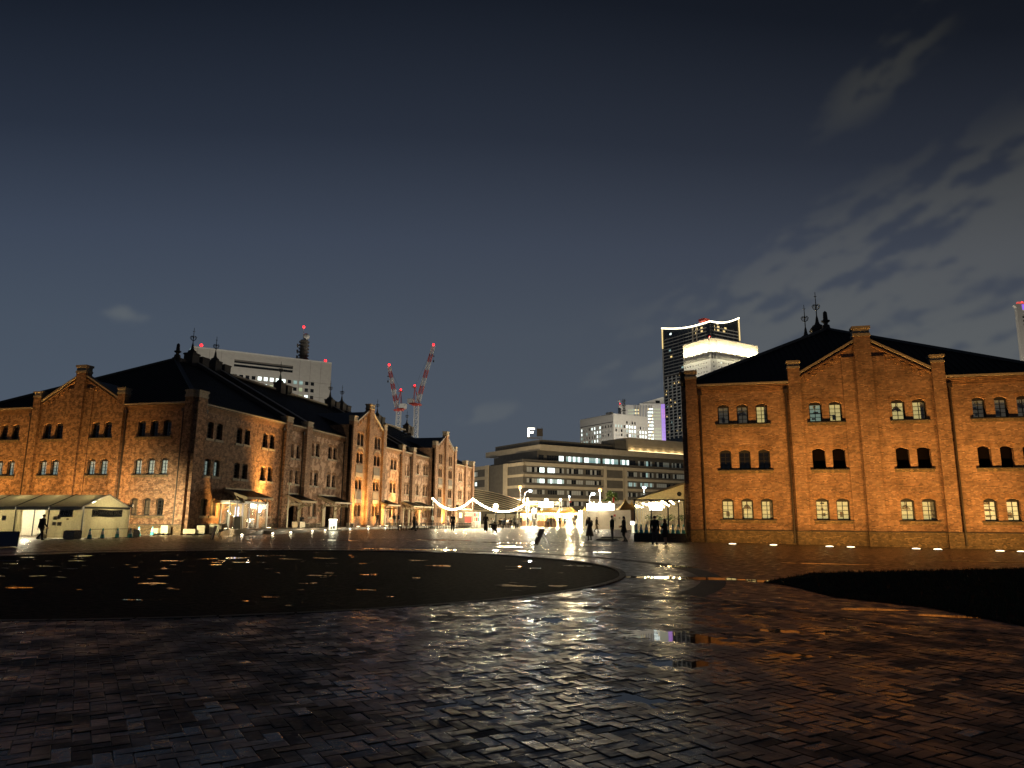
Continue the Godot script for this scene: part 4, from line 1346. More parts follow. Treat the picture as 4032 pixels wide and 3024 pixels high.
func canopy(b: Node3D, x: Transform3D, x0: float, x1: float, d: float, yt: float) -> void:
	var drop := 0.72
	var c := part("canopy", b)
	var mb := MB.new()
	mb.quad(x * Vector3(x0, yt, 0), x * Vector3(x1, yt, 0), x * Vector3(x1, yt - drop, d), x * Vector3(x0, yt - drop, d), UP)
	mb.quad(x * Vector3(x0, yt - 0.08, 0), x * Vector3(x1, yt - 0.08, 0), x * Vector3(x1, yt - drop - 0.08, d), x * Vector3(x0, yt - drop - 0.08, d), -UP)
	var n := int((x1 - x0) / 0.38)
	for k in n + 1: mb.bar(x * Vector3(lerpf(x0, x1, float(k) / n), yt + 0.015, 0), x * Vector3(lerpf(x0, x1, float(k) / n), yt - drop + 0.015, d), 0.05, 0.04)
	obj(mb, "roof", M.roof_tile, c)
	mb = MB.new()
	for px in [x0, x1]: mb.bar(x * Vector3(px, yt - 0.10, 0), x * Vector3(px, yt - drop - 0.10, d), 0.09, 0.24)
	mb.box(Vector3(x0, yt - drop - 0.16, d), Vector3(x1, yt - drop + 0.03, d + 0.07), x)
	mb.box(Vector3(x0, yt - 0.02, -0.05), Vector3(x1, yt + 0.12, 0.10), x)
	obj(mb, "fascia", M.wood_cream, c)
	for px in [x0 + 0.25, x1 - 0.25]:
		mb = MB.new()
		mb.bar(x * Vector3(px, yt - 1.15, 0.02), x * Vector3(px, yt - 1.15, d * 0.85), 0.12, 0.13)
		mb.bar(x * Vector3(px, yt - 1.15, d * 0.8), x * Vector3(px, yt - 0.2, 0.05), 0.10, 0.10)
		mb.bar(x * Vector3(px, yt - 1.12, d * 0.35), x * Vector3(px, yt - 0.35, d * 0.5), 0.10, 0.10)
		mb.bar(x * Vector3(px, yt - 1.1, d * 0.80), x * Vector3(px, yt - 0.62, d * 0.80), 0.10, 0.10)
		mb.bar(x * Vector3(px, yt - 1.75, 0.05), x * Vector3(px, yt - 1.2, d * 0.4), 0.10, 0.10)
		obj(mb, "bracket", M.wood_cream, c)

func entrance(b: Node3D, x: Transform3D) -> void:
	# the glazed porch under the first canopy
	var e := part("porch", b)
	var x0 := 3.35
	var x1 := 9.1
	var d := 1.75
	var y0 := 0.45
	var y1 := 2.85
	var mb := MB.new()
	mb.box(Vector3(x0, y1 - 0.22, 0.0), Vector3(x1, y1, d), x)
	for px in [x0 + 0.05, x0 + 1.05, x0 + 1.95, x0 + 2.9, x0 + 4.2, x1 - 0.05]: mb.box(Vector3(px - 0.06, y0, d - 0.10), Vector3(px + 0.06, y1 - 0.22, d + 0.02), x)
	for px in [x0 + 0.05, x1 - 0.05]: mb.box(Vector3(px - 0.05, y0, d * 0.45), Vector3(px + 0.05, y1 - 0.22, d * 0.52), x)
	obj(mb, "frame", M.steel, e)
	var edges := [x0, x0 + 1.05, x0 + 1.95, x0 + 2.9, x0 + 4.2, x1]
	for k in 5:
		mb = MB.new()
		mb.box(Vector3(edges[k] + 0.05, y0, d - 0.05), Vector3(edges[k + 1] - 0.05, y1 - 0.22, d - 0.04), x)
		obj(mb, "pane", M.glass, e)
	for px in [x0, x1 - 0.01]:
		mb = MB.new()
		mb.box(Vector3(px, y0, 0.05), Vector3(px + 0.01, y1 - 0.22, d - 0.1), x)
		obj(mb, "pane", M.glass, e)
	mb = MB.new()
	mb.box(Vector3(5.4, y0, -4.0), Vector3(8.9, y1, -3.9), x)
	mb.box(Vector3(5.3, y0, -4.0), Vector3(5.4, y1, -0.3), x)
	mb.box(Vector3(8.91, y0, -4.0), Vector3(9.0, y1, -0.3), x)
	mb.box(Vector3(5.3, y1 + 0.01, -4.0), Vector3(9.0, y1 + 0.1, -0.3), x)
	obj(mb, "lobby_wall", M.cream_wall, e)
	for k in 4:
		mb = MB.new()
		mb.box(Vector3(5.5 + k * 0.85, y0, -1.6 - 0.3 * (k % 2)), Vector3(5.8 + k * 0.85, y0 + 1.1 + 0.5 * (k % 3), -1.3), x)
		obj(mb, "shelf", M.wood_brown if k % 2 else M.steel_dark, e)
	for k in 9:
		mb = MB.new()
		mb.ball(x * Vector3(5.5 + 0.42 * k, 1.75 + 0.28 * sin(k * 2.1), -0.6 - 0.5 * (k % 3)), Vector3.ONE * 0.055, 8)
		obj(mb, "lobby_lamp", M.bulb_lit, e)
	mb = MB.new()
	mb.lathe([Vector2(0.0, 0.0), Vector2(0.34, 0.02), Vector2(0.34, 0.10), Vector2(0.0, 0.12)], 20, Transform3D(Basis(Vector3(0, 0, -1), Vector3(1, 0, 0), Vector3(0, -1, 0)), x * Vector3(8.15, 2.2, d - 0.35)))
	obj(mb, "round_sign_light", M.sign_white, e)
	mb = MB.new()
	mb.box(Vector3(4.75, 1.45, d - 0.45), Vector3(5.2, 2.35, d - 0.35), x)
	obj(mb, "display_screen", M.screen_lit, e)
	mb = MB.new()
	mb.box(Vector3(4.72, y0, d - 0.47), Vector3(5.23, 2.38, d - 0.451), x)
	obj(mb, "display_case", M.black, e)
	omni(e, x * Vector3(7.0, 2.5, -0.8), Color(1.0, 0.84, 0.6), 2.2, 0.2)
	omni(e, x * Vector3(6.0, 2.4, -2.4), Color(1.0, 0.84, 0.6), 3.0, 0.2)
	omni(e, x * Vector3(7.4, 2.45, d - 0.6), Color(1.0, 0.9, 0.75), 0.6, 0.15)

# ---------------------------------------------------------------- the city behind
func unit_box() -> Mesh:
	if not cache.has("unit"):
		var mb := MB.new()
		mb.box(Vector3.ZERO, Vector3.ONE)
		cache.unit = mb.mesh()
	return cache.unit

func slab(called: String, mt: Material, parent: Node3D, x: Transform3D, lo: Vector3, hi: Vector3) -> MeshInstance3D:
	return inst(unit_box(), called, mt, parent, x * Transform3D(Basis().scaled(hi - lo), lo))

func far_wall(b: Node3D, x: Transform3D, x0: float, x1: float, y0: float, y1: float, holes: Array, states: Array, mt: Material, depth := 0.5) -> void:
	var mb := MB.new()
	wall_into(mb, x, x0, x1, y0, y1, holes, depth)
	obj(mb, "wall", mt, b)
	for k in holes.size():
		var h: Array = holes[k]
		slab("window", M[states[k]], b, x, Vector3(h[0], h[2], -depth - 0.1), Vector3(h[1], h[3], -depth))

func unseen_floodlight(at: Vector3, aim: Vector3, energy: float, colour: Color, label: String) -> void:
	var t := thing("unseen_floodlight", label, "unseen_floodlight", at, 0.0, "unseen floodlights far behind")
	var mb := MB.new()
	mb.tube(Vector3.ZERO, Vector3(0, 7.0, 0), 0.12, 0.08, 6)
	obj(mb, "pole", M.steel, t)
	mb = MB.new()
	mb.ball(Vector3(0, 7.2, 0), Vector3.ONE * 0.22, 8)
	obj(mb, "lamp", M.lamp_white, t)
	omni(t, Vector3(0, 7.2, 0), colour, energy, 0.2)

func red_lamp(b: Node3D, at: Vector3, r: float) -> void:
	var mb := MB.new()
	mb.ball(at, Vector3.ONE * r, 8)
	obj(mb, "warning_lamp", M.red_lit, b)

func pick(r: RandomNumberGenerator, table: Array) -> String:
	var t := r.randf()
	for e in table:
		t -= e[1]
		if t <= 0.0: return e[0]
	return table[0][0]

func office_block() -> void:
	# the broad pale block with a mast, behind the long warehouse
	var o := Vector3(-291.2, 0, -359.9)
	var b := thing("office_block", "broad pale office block with a radio mast and slotted top behind the warehouse roof", "building", o)
	var x := face(Vector3.ZERO, E1, -E2)
	var holes := [[24.6, 60.9, 93.9, 98.5, 0.0]]
	var st := ["far_pane"]
	var r := RandomNumberGenerator.new()
	r.seed = 3
	for row in 3:
		for k in 15:
			var s := 20.8 + k * 3.72
			holes.append([s, s + 2.4, 86.7 - row * 4.55, 89.2 - row * 4.55, 0.0])
			var q := "far_pane"
			if row == 0 and k >= 5 and k <= 9: q = "window_bright"
			elif row == 0 and (k == 11 or k == 12): q = "window_cool"
			elif row > 0 and k > 5 and k < 14 and r.randf() < 0.6: q = pick(r, [["window_green", 0.6], ["window_bright", 0.4]])
			st.append(q)
	far_wall(b, x, 0.0, 86.0, 0.0, 103.0, holes, st, M.panel_grey, 0.9)
	slab("louvre_band", M.panel_grey, b, x, Vector3(24.6, 95.6, -0.88), Vector3(60.9, 96.4, -0.3))
	slab("louvre_band", M.concrete_grey, b, x, Vector3(24.6, 97.6, -0.88), Vector3(60.9, 98.5, -0.3))
	var xs := face(Vector3.ZERO, -E2, -E1)
	slab("side_wall", M.panel_grey, b, xs, Vector3(-34.0, 0, -0.5), Vector3(-0.02, 103.0, 0.0))
	slab("roof", M.concrete_grey, b, x, Vector3(0.0, 102.4, -34.0), Vector3(86.0, 102.9, -0.6))
	slab("parapet", M.tower_white, b, x, Vector3(0.0, 103.0, -0.8), Vector3(86.0, 103.7, 0.25))
	slab("roof_edge_light", M.window_cool, b, xs, Vector3(-34.0, 102.6, 0.02), Vector3(-0.02, 103.6, 0.3))
	for k in 12: slab("joint", M.concrete_grey, b, x, Vector3(6.9 * k + 3.0, 60.0, 0.0), Vector3(6.9 * k + 3.12, 103.0, 0.03)) if k < 3 or k > 8 else null
	for k in 4: slab("joint", M.concrete_grey, b, x, Vector3(62.0, 60.0 + k * 9.6, 0.0), Vector3(86.0, 60.12 + k * 9.6, 0.03))
	var mast := part("radio_mast", b, Transform3D(Basis(), x * Vector3(69.0, 103.0, -8.0)))
	var mb := MB.new()
	for k in 7: mb.lathe([Vector2(3.4, k * 2.3), Vector2(3.4, k * 2.3 + 0.8)], 14)
	mb.lathe([Vector2(2.5, 0), Vector2(2.5, 15.5)], 12)
	obj(mb, "drum", M.concrete_grey, mast)
	mb = MB.new()
	mb.ball(Vector3(1.2, 18.0, 0), Vector3.ONE * 2.2, 12)
	obj(mb, "dome", M.tower_white, mast)
	mb = MB.new()
	mb.tube(Vector3(-1.0, 15, 0), Vector3(-1.0, 24, 0), 0.25, 0.12, 6)
	for k in 3: mb.lathe([Vector2(0.2, 0), Vector2(1.5, 0.6)], 10, Transform3D(Basis(Vector3(0, 1, 0), Vector3(-1, 0, 0.3).normalized(), Vector3(0, 0, 1)), Vector3(-4.0, 4.0 + 4.0 * k, 0)))
	obj(mb, "antenna", M.tower_white, mast)
	red_lamp(b, x * Vector3(68.0, 127.6, -8.0), 0.9)
	red_lamp(b, x * Vector3(5.0, 105.0, -1.0), 0.95)
	red_lamp(b, x * Vector3(82.0, 104.6, -1.0), 0.95)

func lattice(mb: MB, a: Vector3, b: Vector3, w: float, n: int, t: float) -> void:
	var d := (b - a).normalized()
	var s := d.cross(Vector3(0.2437, 0, 0.9699)).normalized()
	var u := s.cross(d).normalized()
	var c := [s + u, s - u, -s - u, -s + u]
	for k in 4: mb.tube(a + c[k] * w * 0.5, b + c[k] * w * 0.5, t, t, 4, false)
	for i in n:
		var p := a.lerp(b, float(i) / n)
		var q := a.lerp(b, float(i + 1) / n)
		for k in 4:
			mb.tube(p + c[k] * w * 0.5, q + c[(k + 1) % 4] * w * 0.5, t * 0.7, t * 0.7, 3, false)
			mb.tube(p + c[k] * w * 0.5, p + c[(k + 1) % 4] * w * 0.5, t * 0.7, t * 0.7, 3, false)

func crane(at: Vector3, top: float, tip: Vector3, foot: Vector3, apex: Vector3, cab: Vector3, label: String) -> void:
	var c := thing("tower_crane", label, "crane", at, 0.0, "tower cranes beyond the warehouse roof")
	var mb := MB.new()
	lattice(mb, Vector3.ZERO, Vector3(0, top, 0), 2.4, 24, 0.19)
	obj(mb, "mast", M.crane_white, c)
	mb = MB.new()
	mb.cbox(Vector3(0, top + 0.5, 0), Vector3(5.0, 0.9, 3.2))
	mb.cbox(cab * Vector3(0.55, 0, 1) + Vector3(0, top + 1.2, 0), Vector3(4.2, 0.7, 3.0))
	obj(mb, "slewing_deck", M.crane_red, c)
	mb = MB.new()
	mb.cbox(cab + Vector3(0, top + 2.6, 0), Vector3(3.2, 2.8, 3.0))
	obj(mb, "machine_house", M.crane_white, c)
	for k in 7:
		mb = MB.new()
		lattice(mb, foot.lerp(tip, k / 7.0), foot.lerp(tip, (k + 1) / 7.0), lerpf(2.1, 1.5, k / 7.0), 4, 0.16)
		obj(mb, "boom_section", M.crane_white if k % 2 == 0 else M.crane_red, c)
	mb = MB.new()
	for s in [-1.2, 1.2]:
		mb.tube(Vector3(-1.8, top + 1, s), apex, 0.17, 0.14, 4)
		mb.tube(Vector3(1.8, top + 1, s), apex, 0.17, 0.14, 4)
	mb.cbox(apex, Vector3(2.2, 0.4, 2.2))
	obj(mb, "a_frame", M.crane_red, c)
	mb = MB.new()
	mb.tube(apex, tip, 0.05, 0.05, 4)
	var hook := tip + Vector3(0.3 * signf(tip.x), 0, 0)
	mb.tube(hook, hook - Vector3(0, 8.5, 0), 0.05, 0.05, 4)
	mb.cbox(hook - Vector3(0, 9, 0), Vector3(0.7, 1.1, 0.5))
	mb.cbox(hook - Vector3(0, 6, 0), Vector3(0.9, 0.5, 0.4))
	obj(mb, "hook_line", M.steel_dark, c)
	red_lamp(c, tip + Vector3(0, 0.8, 0), 0.75)
	red_lamp(c, apex + Vector3(0, 1.0, 0), 0.55)

func terrace_block() -> void:
	# the long grey office with cream beams and ribbon windows across the end of the square
	var o := Vector3(-48.2, 0, -208.5)
	var b := thing("terraced_office", "long grey office with cream beams and ribbon windows behind the market", "building", o)
	var x := face(Vector3.ZERO, E1, -E2)
	var xl := face(Vector3.ZERO, -E2, -E1)          # runs from the corner with negative x to the far end
	var rows := [[5.7, 7.0], [9.0, 10.3], [12.4, 13.65], [15.6, 17.1]]
	var groups := [[1.3, 7.8], [8.9, 15.1], [16.1, 22.4], [23.5, 29.6], [31.5, 37.3], [39.6, 44.8], [46.1, 52.1], [53.3, 59.7], [60.9, 67.0]]
	var r := RandomNumberGenerator.new()
	r.seed = 14
	slab("core", M.concrete_grey, b, x, Vector3(0.02, 0, -30), Vector3(74, 18.5, -1.1))
	slab("core", M.concrete_grey, b, xl, Vector3(-12.4, 0, -20), Vector3(-1.2, 18.5, -1.1))
	# beams along both faces
	for y in [[0.0, 5.4, "concrete_grey"], [7.2, 7.9, "concrete_cream"], [7.9, 8.75, "concrete_grey"], [10.75, 11.6, "concrete_cream"], [11.6, 12.2, "concrete_grey"], [14.1, 14.9, "concrete_cream"], [14.9, 15.5, "concrete_grey"], [17.45, 18.5, "concrete_cream"]]:
		var out := 0.0 if y[2] == "concrete_cream" else -0.25
		slab("beam", M[y[2]], b, x, Vector3(-out * 0.0, y[0], -1.2), Vector3(30.9, y[1], out))
		slab("beam", M[y[2]], b, x, Vector3(30.95, y[0], -2.0), Vector3(38.6, y[1], out - 0.9))
		slab("beam", M[y[2]], b, x, Vector3(38.7, y[0], -1.2), Vector3(74.0, y[1], out))
		slab("beam", M[y[2]], b, xl, Vector3(-12.5, y[0], -1.2), Vector3(-0.01, y[1], out))
	for s in [[29.8, 30.95], [38.6, 39.5]]: slab("portal_column", M.concrete_cream, b, x, Vector3(s[0], 5.0, -1.2), Vector3(s[1], 18.55, 0.25))
	slab("portal_column", M.concrete_cream, b, xl, Vector3(-12.6, 3.0, -1.2), Vector3(-10.2, 18.55, 0.25))
	for row in 4:
		for g in groups:
			var n := 7
			var inset := -1.05 if not (g[0] > 31.0 and g[0] < 38.0) else -1.9
			var w := part("window", b)
			for k in n:
				var s0 := lerpf(g[0], g[1], k / float(n)) + 0.07
				var s1 := lerpf(g[0], g[1], (k + 1) / float(n)) - 0.07
				var q := pick(r, [["window_ambient", 0.62], ["far_pane", 0.38]])
				if row == 3 and g[0] == 1.3 and k > 4: q = "window_bright"
				if row == 3 and g[0] == 8.9 and k < 3: q = "window_bright"
				if row == 2 and g[0] == 1.3 and k > 3: q = "window_cool" if k == 4 else "window_bright"
				if row == 2 and g[0] == 8.9: q = ["window_cool", "window_bright", "window_cool", "window_cool", "window_bright", "window_bright", "window_cool"][k]
				if row == 2 and (g[0] == 39.6 or g[0] == 46.1): q = ["window_cool", "window_ambient", "window_cool", "window_cool", "window_ambient", "window_cool", "window_ambient"][k]
				if row == 3 and g[0] == 46.1 and k == 3: q = "window_cool"
				slab("pane", M[q], w, x, Vector3(s0, rows[row][0], inset - 0.05), Vector3(s1, rows[row][1], inset + 0.02))
		var w2 := part("window", b)
		for k in 10:
			slab("pane", M[pick(r, [["window_ambient", 0.8], ["window_green", 0.06], ["far_pane", 0.14]])], w2, xl, Vector3(-1.3 - k * 0.88 - 0.7, rows[row][0], -1.1), Vector3(-1.3 - k * 0.88, rows[row][1], -1.02))
	# the recessed middle and the far block of the left face
	slab("core", M.concrete_grey, b, xl, Vector3(-22.0, 0, -20), Vector3(-12.62, 18.0, -4.0))
	for y in [7.6, 11.2, 14.6]: slab("beam", M.concrete_grey, b, xl, Vector3(-22.0, y - 0.7, -4.0), Vector3(-12.65, y + 0.6, -1.6))
	for row in 3:
		var w3 := part("window", b)
		for k in 9: slab("pane", M[pick(r, [["window_ambient", 0.5], ["window_cool", 0.3], ["far_pane", 0.2]])], w3, xl, Vector3(-21.6 + k, rows[row + 1][0], -3.99), Vector3(-20.8 + k, rows[row + 1][1], -3.9))
	slab("stair_tower", M.concrete_grey, b, xl, Vector3(-22.3, 14.0, -6), Vector3(-18.0, 18.9, -0.8))
	slab("core", M.concrete_grey, b, xl, Vector3(-36.0, 0, -20), Vector3(-22.4, 18.7, -1.2))
	for y in [[7.4, 8.4], [10.8, 11.8], [14.2, 15.2], [17.6, 18.7]]: slab("beam", M.concrete_cream, b, xl, Vector3(-36.0, y[0], -1.2), Vector3(-22.4, y[1], 0.0))
	slab("portal_column", M.concrete_cream, b, xl, Vector3(-24.6, 4.0, -1.2), Vector3(-22.3, 18.75, 0.2))
	for row in 3:
		var w4 := part("window", b)
		for k in 11: slab("pane", M[["window_cool", "window_bright", "window_ambient"][(k + row * 2) % 3] if row < 2 else ["window_ambient", "window_cool", "window_ambient"][k % 3]], w4, xl, Vector3(-35.5 + k, rows[row + 1][0], -1.19), Vector3(-34.7 + k, rows[row + 1][1], -1.1))
	# the set-back top floor with its deep fascia and roof parapet
	var p := Vector3(3.2, 0, -7.0)
	var y1 := face(p, E1, -E2)
	var y2 := face(p, -E2, -E1)
	slab("core", M.concrete_grey, b, y1, Vector3(0.02, 18.4, -26), Vector3(66, 22.6, -1.6))
	slab("parapet", M.concrete_grey, b, x, Vector3(0.0, 18.5, -1.6), Vector3(74, 19.4, -1.0))
	slab("parapet", M.concrete_grey, b, xl, Vector3(-12.5, 18.5, -1.6), Vector3(-1.7, 19.4, -1.0))
	var top := [[0.4, 2.4], [3.5, 10.0], [10.9, 17.4], [18.1, 24.7], [25.7, 32.2], [33.1, 39.7], [40.9, 47.2], [48.5, 55.1], [56.3, 61.5]]
	for i in top.size():
		var g: Array = top[i]
		var n := 7 if g[1] - g[0] > 3.0 else 2
		var w := part("window", b)
		for k in n:
			var q := pick(r, [["window_ambient", 0.4], ["far_pane", 0.6]])
			match i:
				1: if k > 4: q = "window_bright"
				2: q = "window_bright" if k % 2 else "window_cool"
				3: q = "window_bright" if k < 2 or k == 5 else "window_cool"
				4: q = "window_bright" if k in [1, 2, 4] else "window_cool"
				5: if k < 4: q = "window_bright" if k % 2 else "window_cool"
				6: if k == 4: q = "window_cool"
			slab("pane", M[q], w, y1, Vector3(lerpf(g[0], g[1], k / float(n)) + 0.06, 19.6, -1.6), Vector3(lerpf(g[0], g[1], (k + 1) / float(n)) - 0.06, 21.3, -1.5))
	slab("fascia", M.concrete_cream, b, y1, Vector3(0.0, 22.6, -3.0), Vector3(66, 24.4, 0.0))
	slab("fascia", M.concrete_cream, b, y2, Vector3(-35.0, 22.6, -3.0), Vector3(-3.01, 24.4, 0.0))
	slab("core", M.concrete_grey, b, y2, Vector3(-35.0, 18.4, -20), Vector3(-3.1, 22.6, -3.4))
	var w5 := part("window", b)
	for k in 14: slab("pane", M[pick(r, [["window_ambient", 0.4], ["window_green", 0.3], ["far_pane", 0.3]])], w5, y2, Vector3(-17.0 + k, 19.4, -3.39), Vector3(-16.2 + k, 21.0, -3.3))
	slab("roof_parapet", M.concrete_grey, b, y1, Vector3(1.8, 24.4, -3.4), Vector3(66, 26.3, -3.0))
	slab("roof_parapet", M.concrete_grey, b, y2, Vector3(-32.0, 24.4, -3.4), Vector3(-3.5, 26.3, -2.2))
	for k in 10: slab("post", M.concrete_grey, b, y1, Vector3(5.0 + k * 3.4, 24.4, -3.0), Vector3(5.2 + k * 3.4, 26.3, -2.85))
	# the plant room with the light strip at its foot
	var box := part("plant_room", b)
	slab("wall", M.concrete_cream, box, y1, Vector3(36.0, 24.5, -12.0), Vector3(68.0, 29.0, -1.0))
	for k in 14: slab("panel", M.concrete_cream, box, y1, Vector3(36.0, 25.3 + k * 0.26, -1.0), Vector3(68.0, 25.3 + k * 0.26 + 0.12, -0.96 + 0.05 * (k % 3)))
	slab("strip_light", M.sign_warm, box, y1, Vector3(36.0, 24.42, -0.55), Vector3(66.0, 24.6, -0.35))
	for k in 8: omni(box, y1 * Vector3(38.0 + k * 3.6, 24.85, -0.30), Color(1.0, 0.85, 0.6), 1.6, 0.1)
	slab("annex", M.concrete_grey, box, y1, Vector3(31.0, 24.5, -9.0), Vector3(35.9, 28.0, -1.6))
	slab("shed", M.concrete_grey, box, y1, Vector3(23.0, 24.4, -8.0), Vector3(30.9, 26.5, -3.6))
	# the roof sign: a glowing letter on a frame beside a dark mesh panel
	var sg := thing("roof_sign", "glowing white letter on the roof edge of the grey office", "sign", o + p + y1.basis * Vector3(-0.6, 26.3, -3.6))
	var yaw := Transform3D(Basis(Vector3(0.97, 0, -0.2437), UP, Vector3(0.2437, 0, 0.9699)), Vector3.ZERO)
	var mb := MB.new()
	for k in 4: mb.box(Vector3(-1.6 + 1.55 * k, 0, -0.4), Vector3(-1.5 + 1.55 * k, 4.0, -0.3), yaw)
	mb.box(Vector3(-1.6, 0.25, -0.4), Vector3(3.2, 0.55, -0.25), yaw)
	obj(mb, "frame", M.concrete_grey, sg)
	mb = MB.new()
	mb.box(Vector3(-1.4, 0.8, -0.2), Vector3(-0.9, 3.55, 0.0), yaw)
	mb.box(Vector3(-0.9, 3.05, -0.2), Vector3(0.75, 3.55, 0.0), yaw)
	mb.box(Vector3(-0.9, 1.95, -0.2), Vector3(0.4, 2.4, 0.0), yaw)
	obj(mb, "sign_letter", M.sign_white, sg)
	mb = MB.new()
	mb.box(Vector3(1.45, 0.9, -0.25), Vector3(3.35, 3.4, -0.05), yaw)
	obj(mb, "panel", M.stone_dark, sg)

func grid_block() -> void:
	# the mid-height office with square windows
	var b := thing("square_window_office", "pale office block with rows of small square windows and a blank top", "building", Vector3(-62.0, 0, -603.1))
	var r := RandomNumberGenerator.new()
	r.seed = 31
	var x := face(Vector3.ZERO, E1, -E2)
	var xl := face(Vector3.ZERO, -E2, -E1)
	for f in 2:
		var holes := []
		var st := []
		for row in 6:
			for k in 12:
				var s := 1.9 + k * 3.02 if f == 0 else -46.5 + k * 3.82
				if row == 0 and (f == 1 or k < 4 or k > 7): continue
				holes.append([s, s + 1.9, 83.2 - row * 3.75, 85.6 - row * 3.75, 0.0])
				var q := pick(r, [["far_pane", 0.45], ["window_ambient", 0.55]])
				if f == 0 and row in [1, 2, 3] and k in [4, 5, 6, 7] and r.randf() < 0.9: q = pick(r, [["window_bright", 0.6], ["window_cool", 0.4]])
				if f == 0 and row in [2, 3] and k > 8: q = "window_bright"
				if f == 0 and row == 1 and k < 3: q = "window_cool"
				if f == 1 and row > 0 and k < 8 and r.randf() < 0.55: q = pick(r, [["window_bright", 0.7], ["window_cool", 0.3]])
				st.append(q)
		far_wall(b, x if f == 0 else xl, 0.0 if f == 0 else -47.8, 38.6 if f == 0 else 0.0, 0.0, 91.0, holes, st, M.panel_grey, 0.5)
	slab("roof", M.panel_grey, b, x, Vector3(0.0, 90.4, -40), Vector3(38.6, 90.9, -0.3))
	slab("groove", M.far_pane, b, xl, Vector3(-47.0, 82.6 + 1.0, 0.0), Vector3(-0.5, 84.1, 0.06))
	slab("plant_hut", M.panel_grey, b, x, Vector3(1.5, 91.0, -12), Vector3(5.0, 93.2, -6))
	var mast := part("aerial", b, Transform3D(Basis(), x * Vector3(17.0, 91.0, -6.0)))
	var mb := MB.new()
	lattice(mb, Vector3.ZERO, Vector3(0, 15.0, 0), 1.6, 7, 0.16)
	for k in 3: mb.cbox(Vector3(0, 5.0 + 4.0 * k, 0), Vector3(3.6, 0.3, 3.0))
	obj(mb, "mast", M.steel_dark, mast)
	for d in [[-4.0, 13.0, 1.1], [-3.4, 8.6, 1.5], [-3.4, 4.0, 1.3]]:
		mb = MB.new()
		mb.ball(Vector3(d[0], d[1], 0.6), Vector3(d[2], d[2] * 1.1, 0.5), 10)
		obj(mb, "dish", M.tower_white, mast)
	red_lamp(b, x * Vector3(12.4, 101.5, -6.0), 0.45)

func violet_hotel() -> void:
	var rv := Vector3(0.97, 0, -0.2437)
	var nv := Vector3(0.2437, 0, 0.9699)
	var b := thing("striped_hotel", "white striped hotel with a violet light strip and slanting roof line", "building", Vector3(-66.5, 0, -725.7))
	var x := face(Vector3.ZERO, rv, nv)
	slab("wing", M.tower_white, b, x, Vector3(0, 0, -22), Vector3(19.0, 118.0, -0.6))
	slab("body", M.tower_white, b, x, Vector3(19.05, 0, -22), Vector3(44.6, 119.6, 0.0))
	var mb := MB.new()
	mb.ext(PackedVector2Array([Vector2(19.0, 119.6), Vector2(44.6, 119.6), Vector2(44.6, 127.0)]), -16.0, -2.0, x)
	obj(mb, "slanting_roof", M.tower_white, b)
	slab("roof_window", M.far_pane, b, x, Vector3(36.0, 120.2, -1.98), Vector3(40.5, 123.0, -1.9))
	for k in 12: slab("fin", M.concrete_grey if k % 2 else M.navy, b, x, Vector3(13.2 + k * 1.6, 70, 0.01), Vector3(13.75 + k * 1.6, 118.0, 0.12 if k > 3 else -0.4))
	for row in 11:
		var y := 113.0 - row * 3.38
		for k in 4:
			slab("window", M.window_bright if (row + k) % 5 else M.window_warm, b, x, Vector3(27.4 + k * 1.35, y - 0.2, 0.0), Vector3(28.5 + k * 1.35, y + 1.5, 0.16))
			if row < 2: slab("window", M.window_warm if k % 2 else M.window_cool, b, x, Vector3(13.0 + k * 1.35, y - 1.2, -0.6), Vector3(14.1 + k * 1.35, y + 0.6, 0.02))
		if row in [4, 5]: continue
		for k in 4: slab("window", M.window_green, b, x, Vector3(33.6 + k * 1.75, y, 0.0), Vector3(35.0 + k * 1.75, y + 1.3, 0.05))
		if row < 2: for k in 3: slab("window", M.window_green, b, x, Vector3(7.4 + k * 1.8, y - 1.2, -0.6), Vector3(8.8 + k * 1.8, y + 0.2, -0.55))
	for k in 4:
		for j in 8: slab("neon_light", M.neon_pink if j in [5, 6] and k % 2 else M.neon_violet, b, x, Vector3(41.2 + k * 1.0, 80.0 + j * 4.9, 0.02), Vector3(41.85 + k * 1.0, 84.7 + j * 4.9, 0.3))

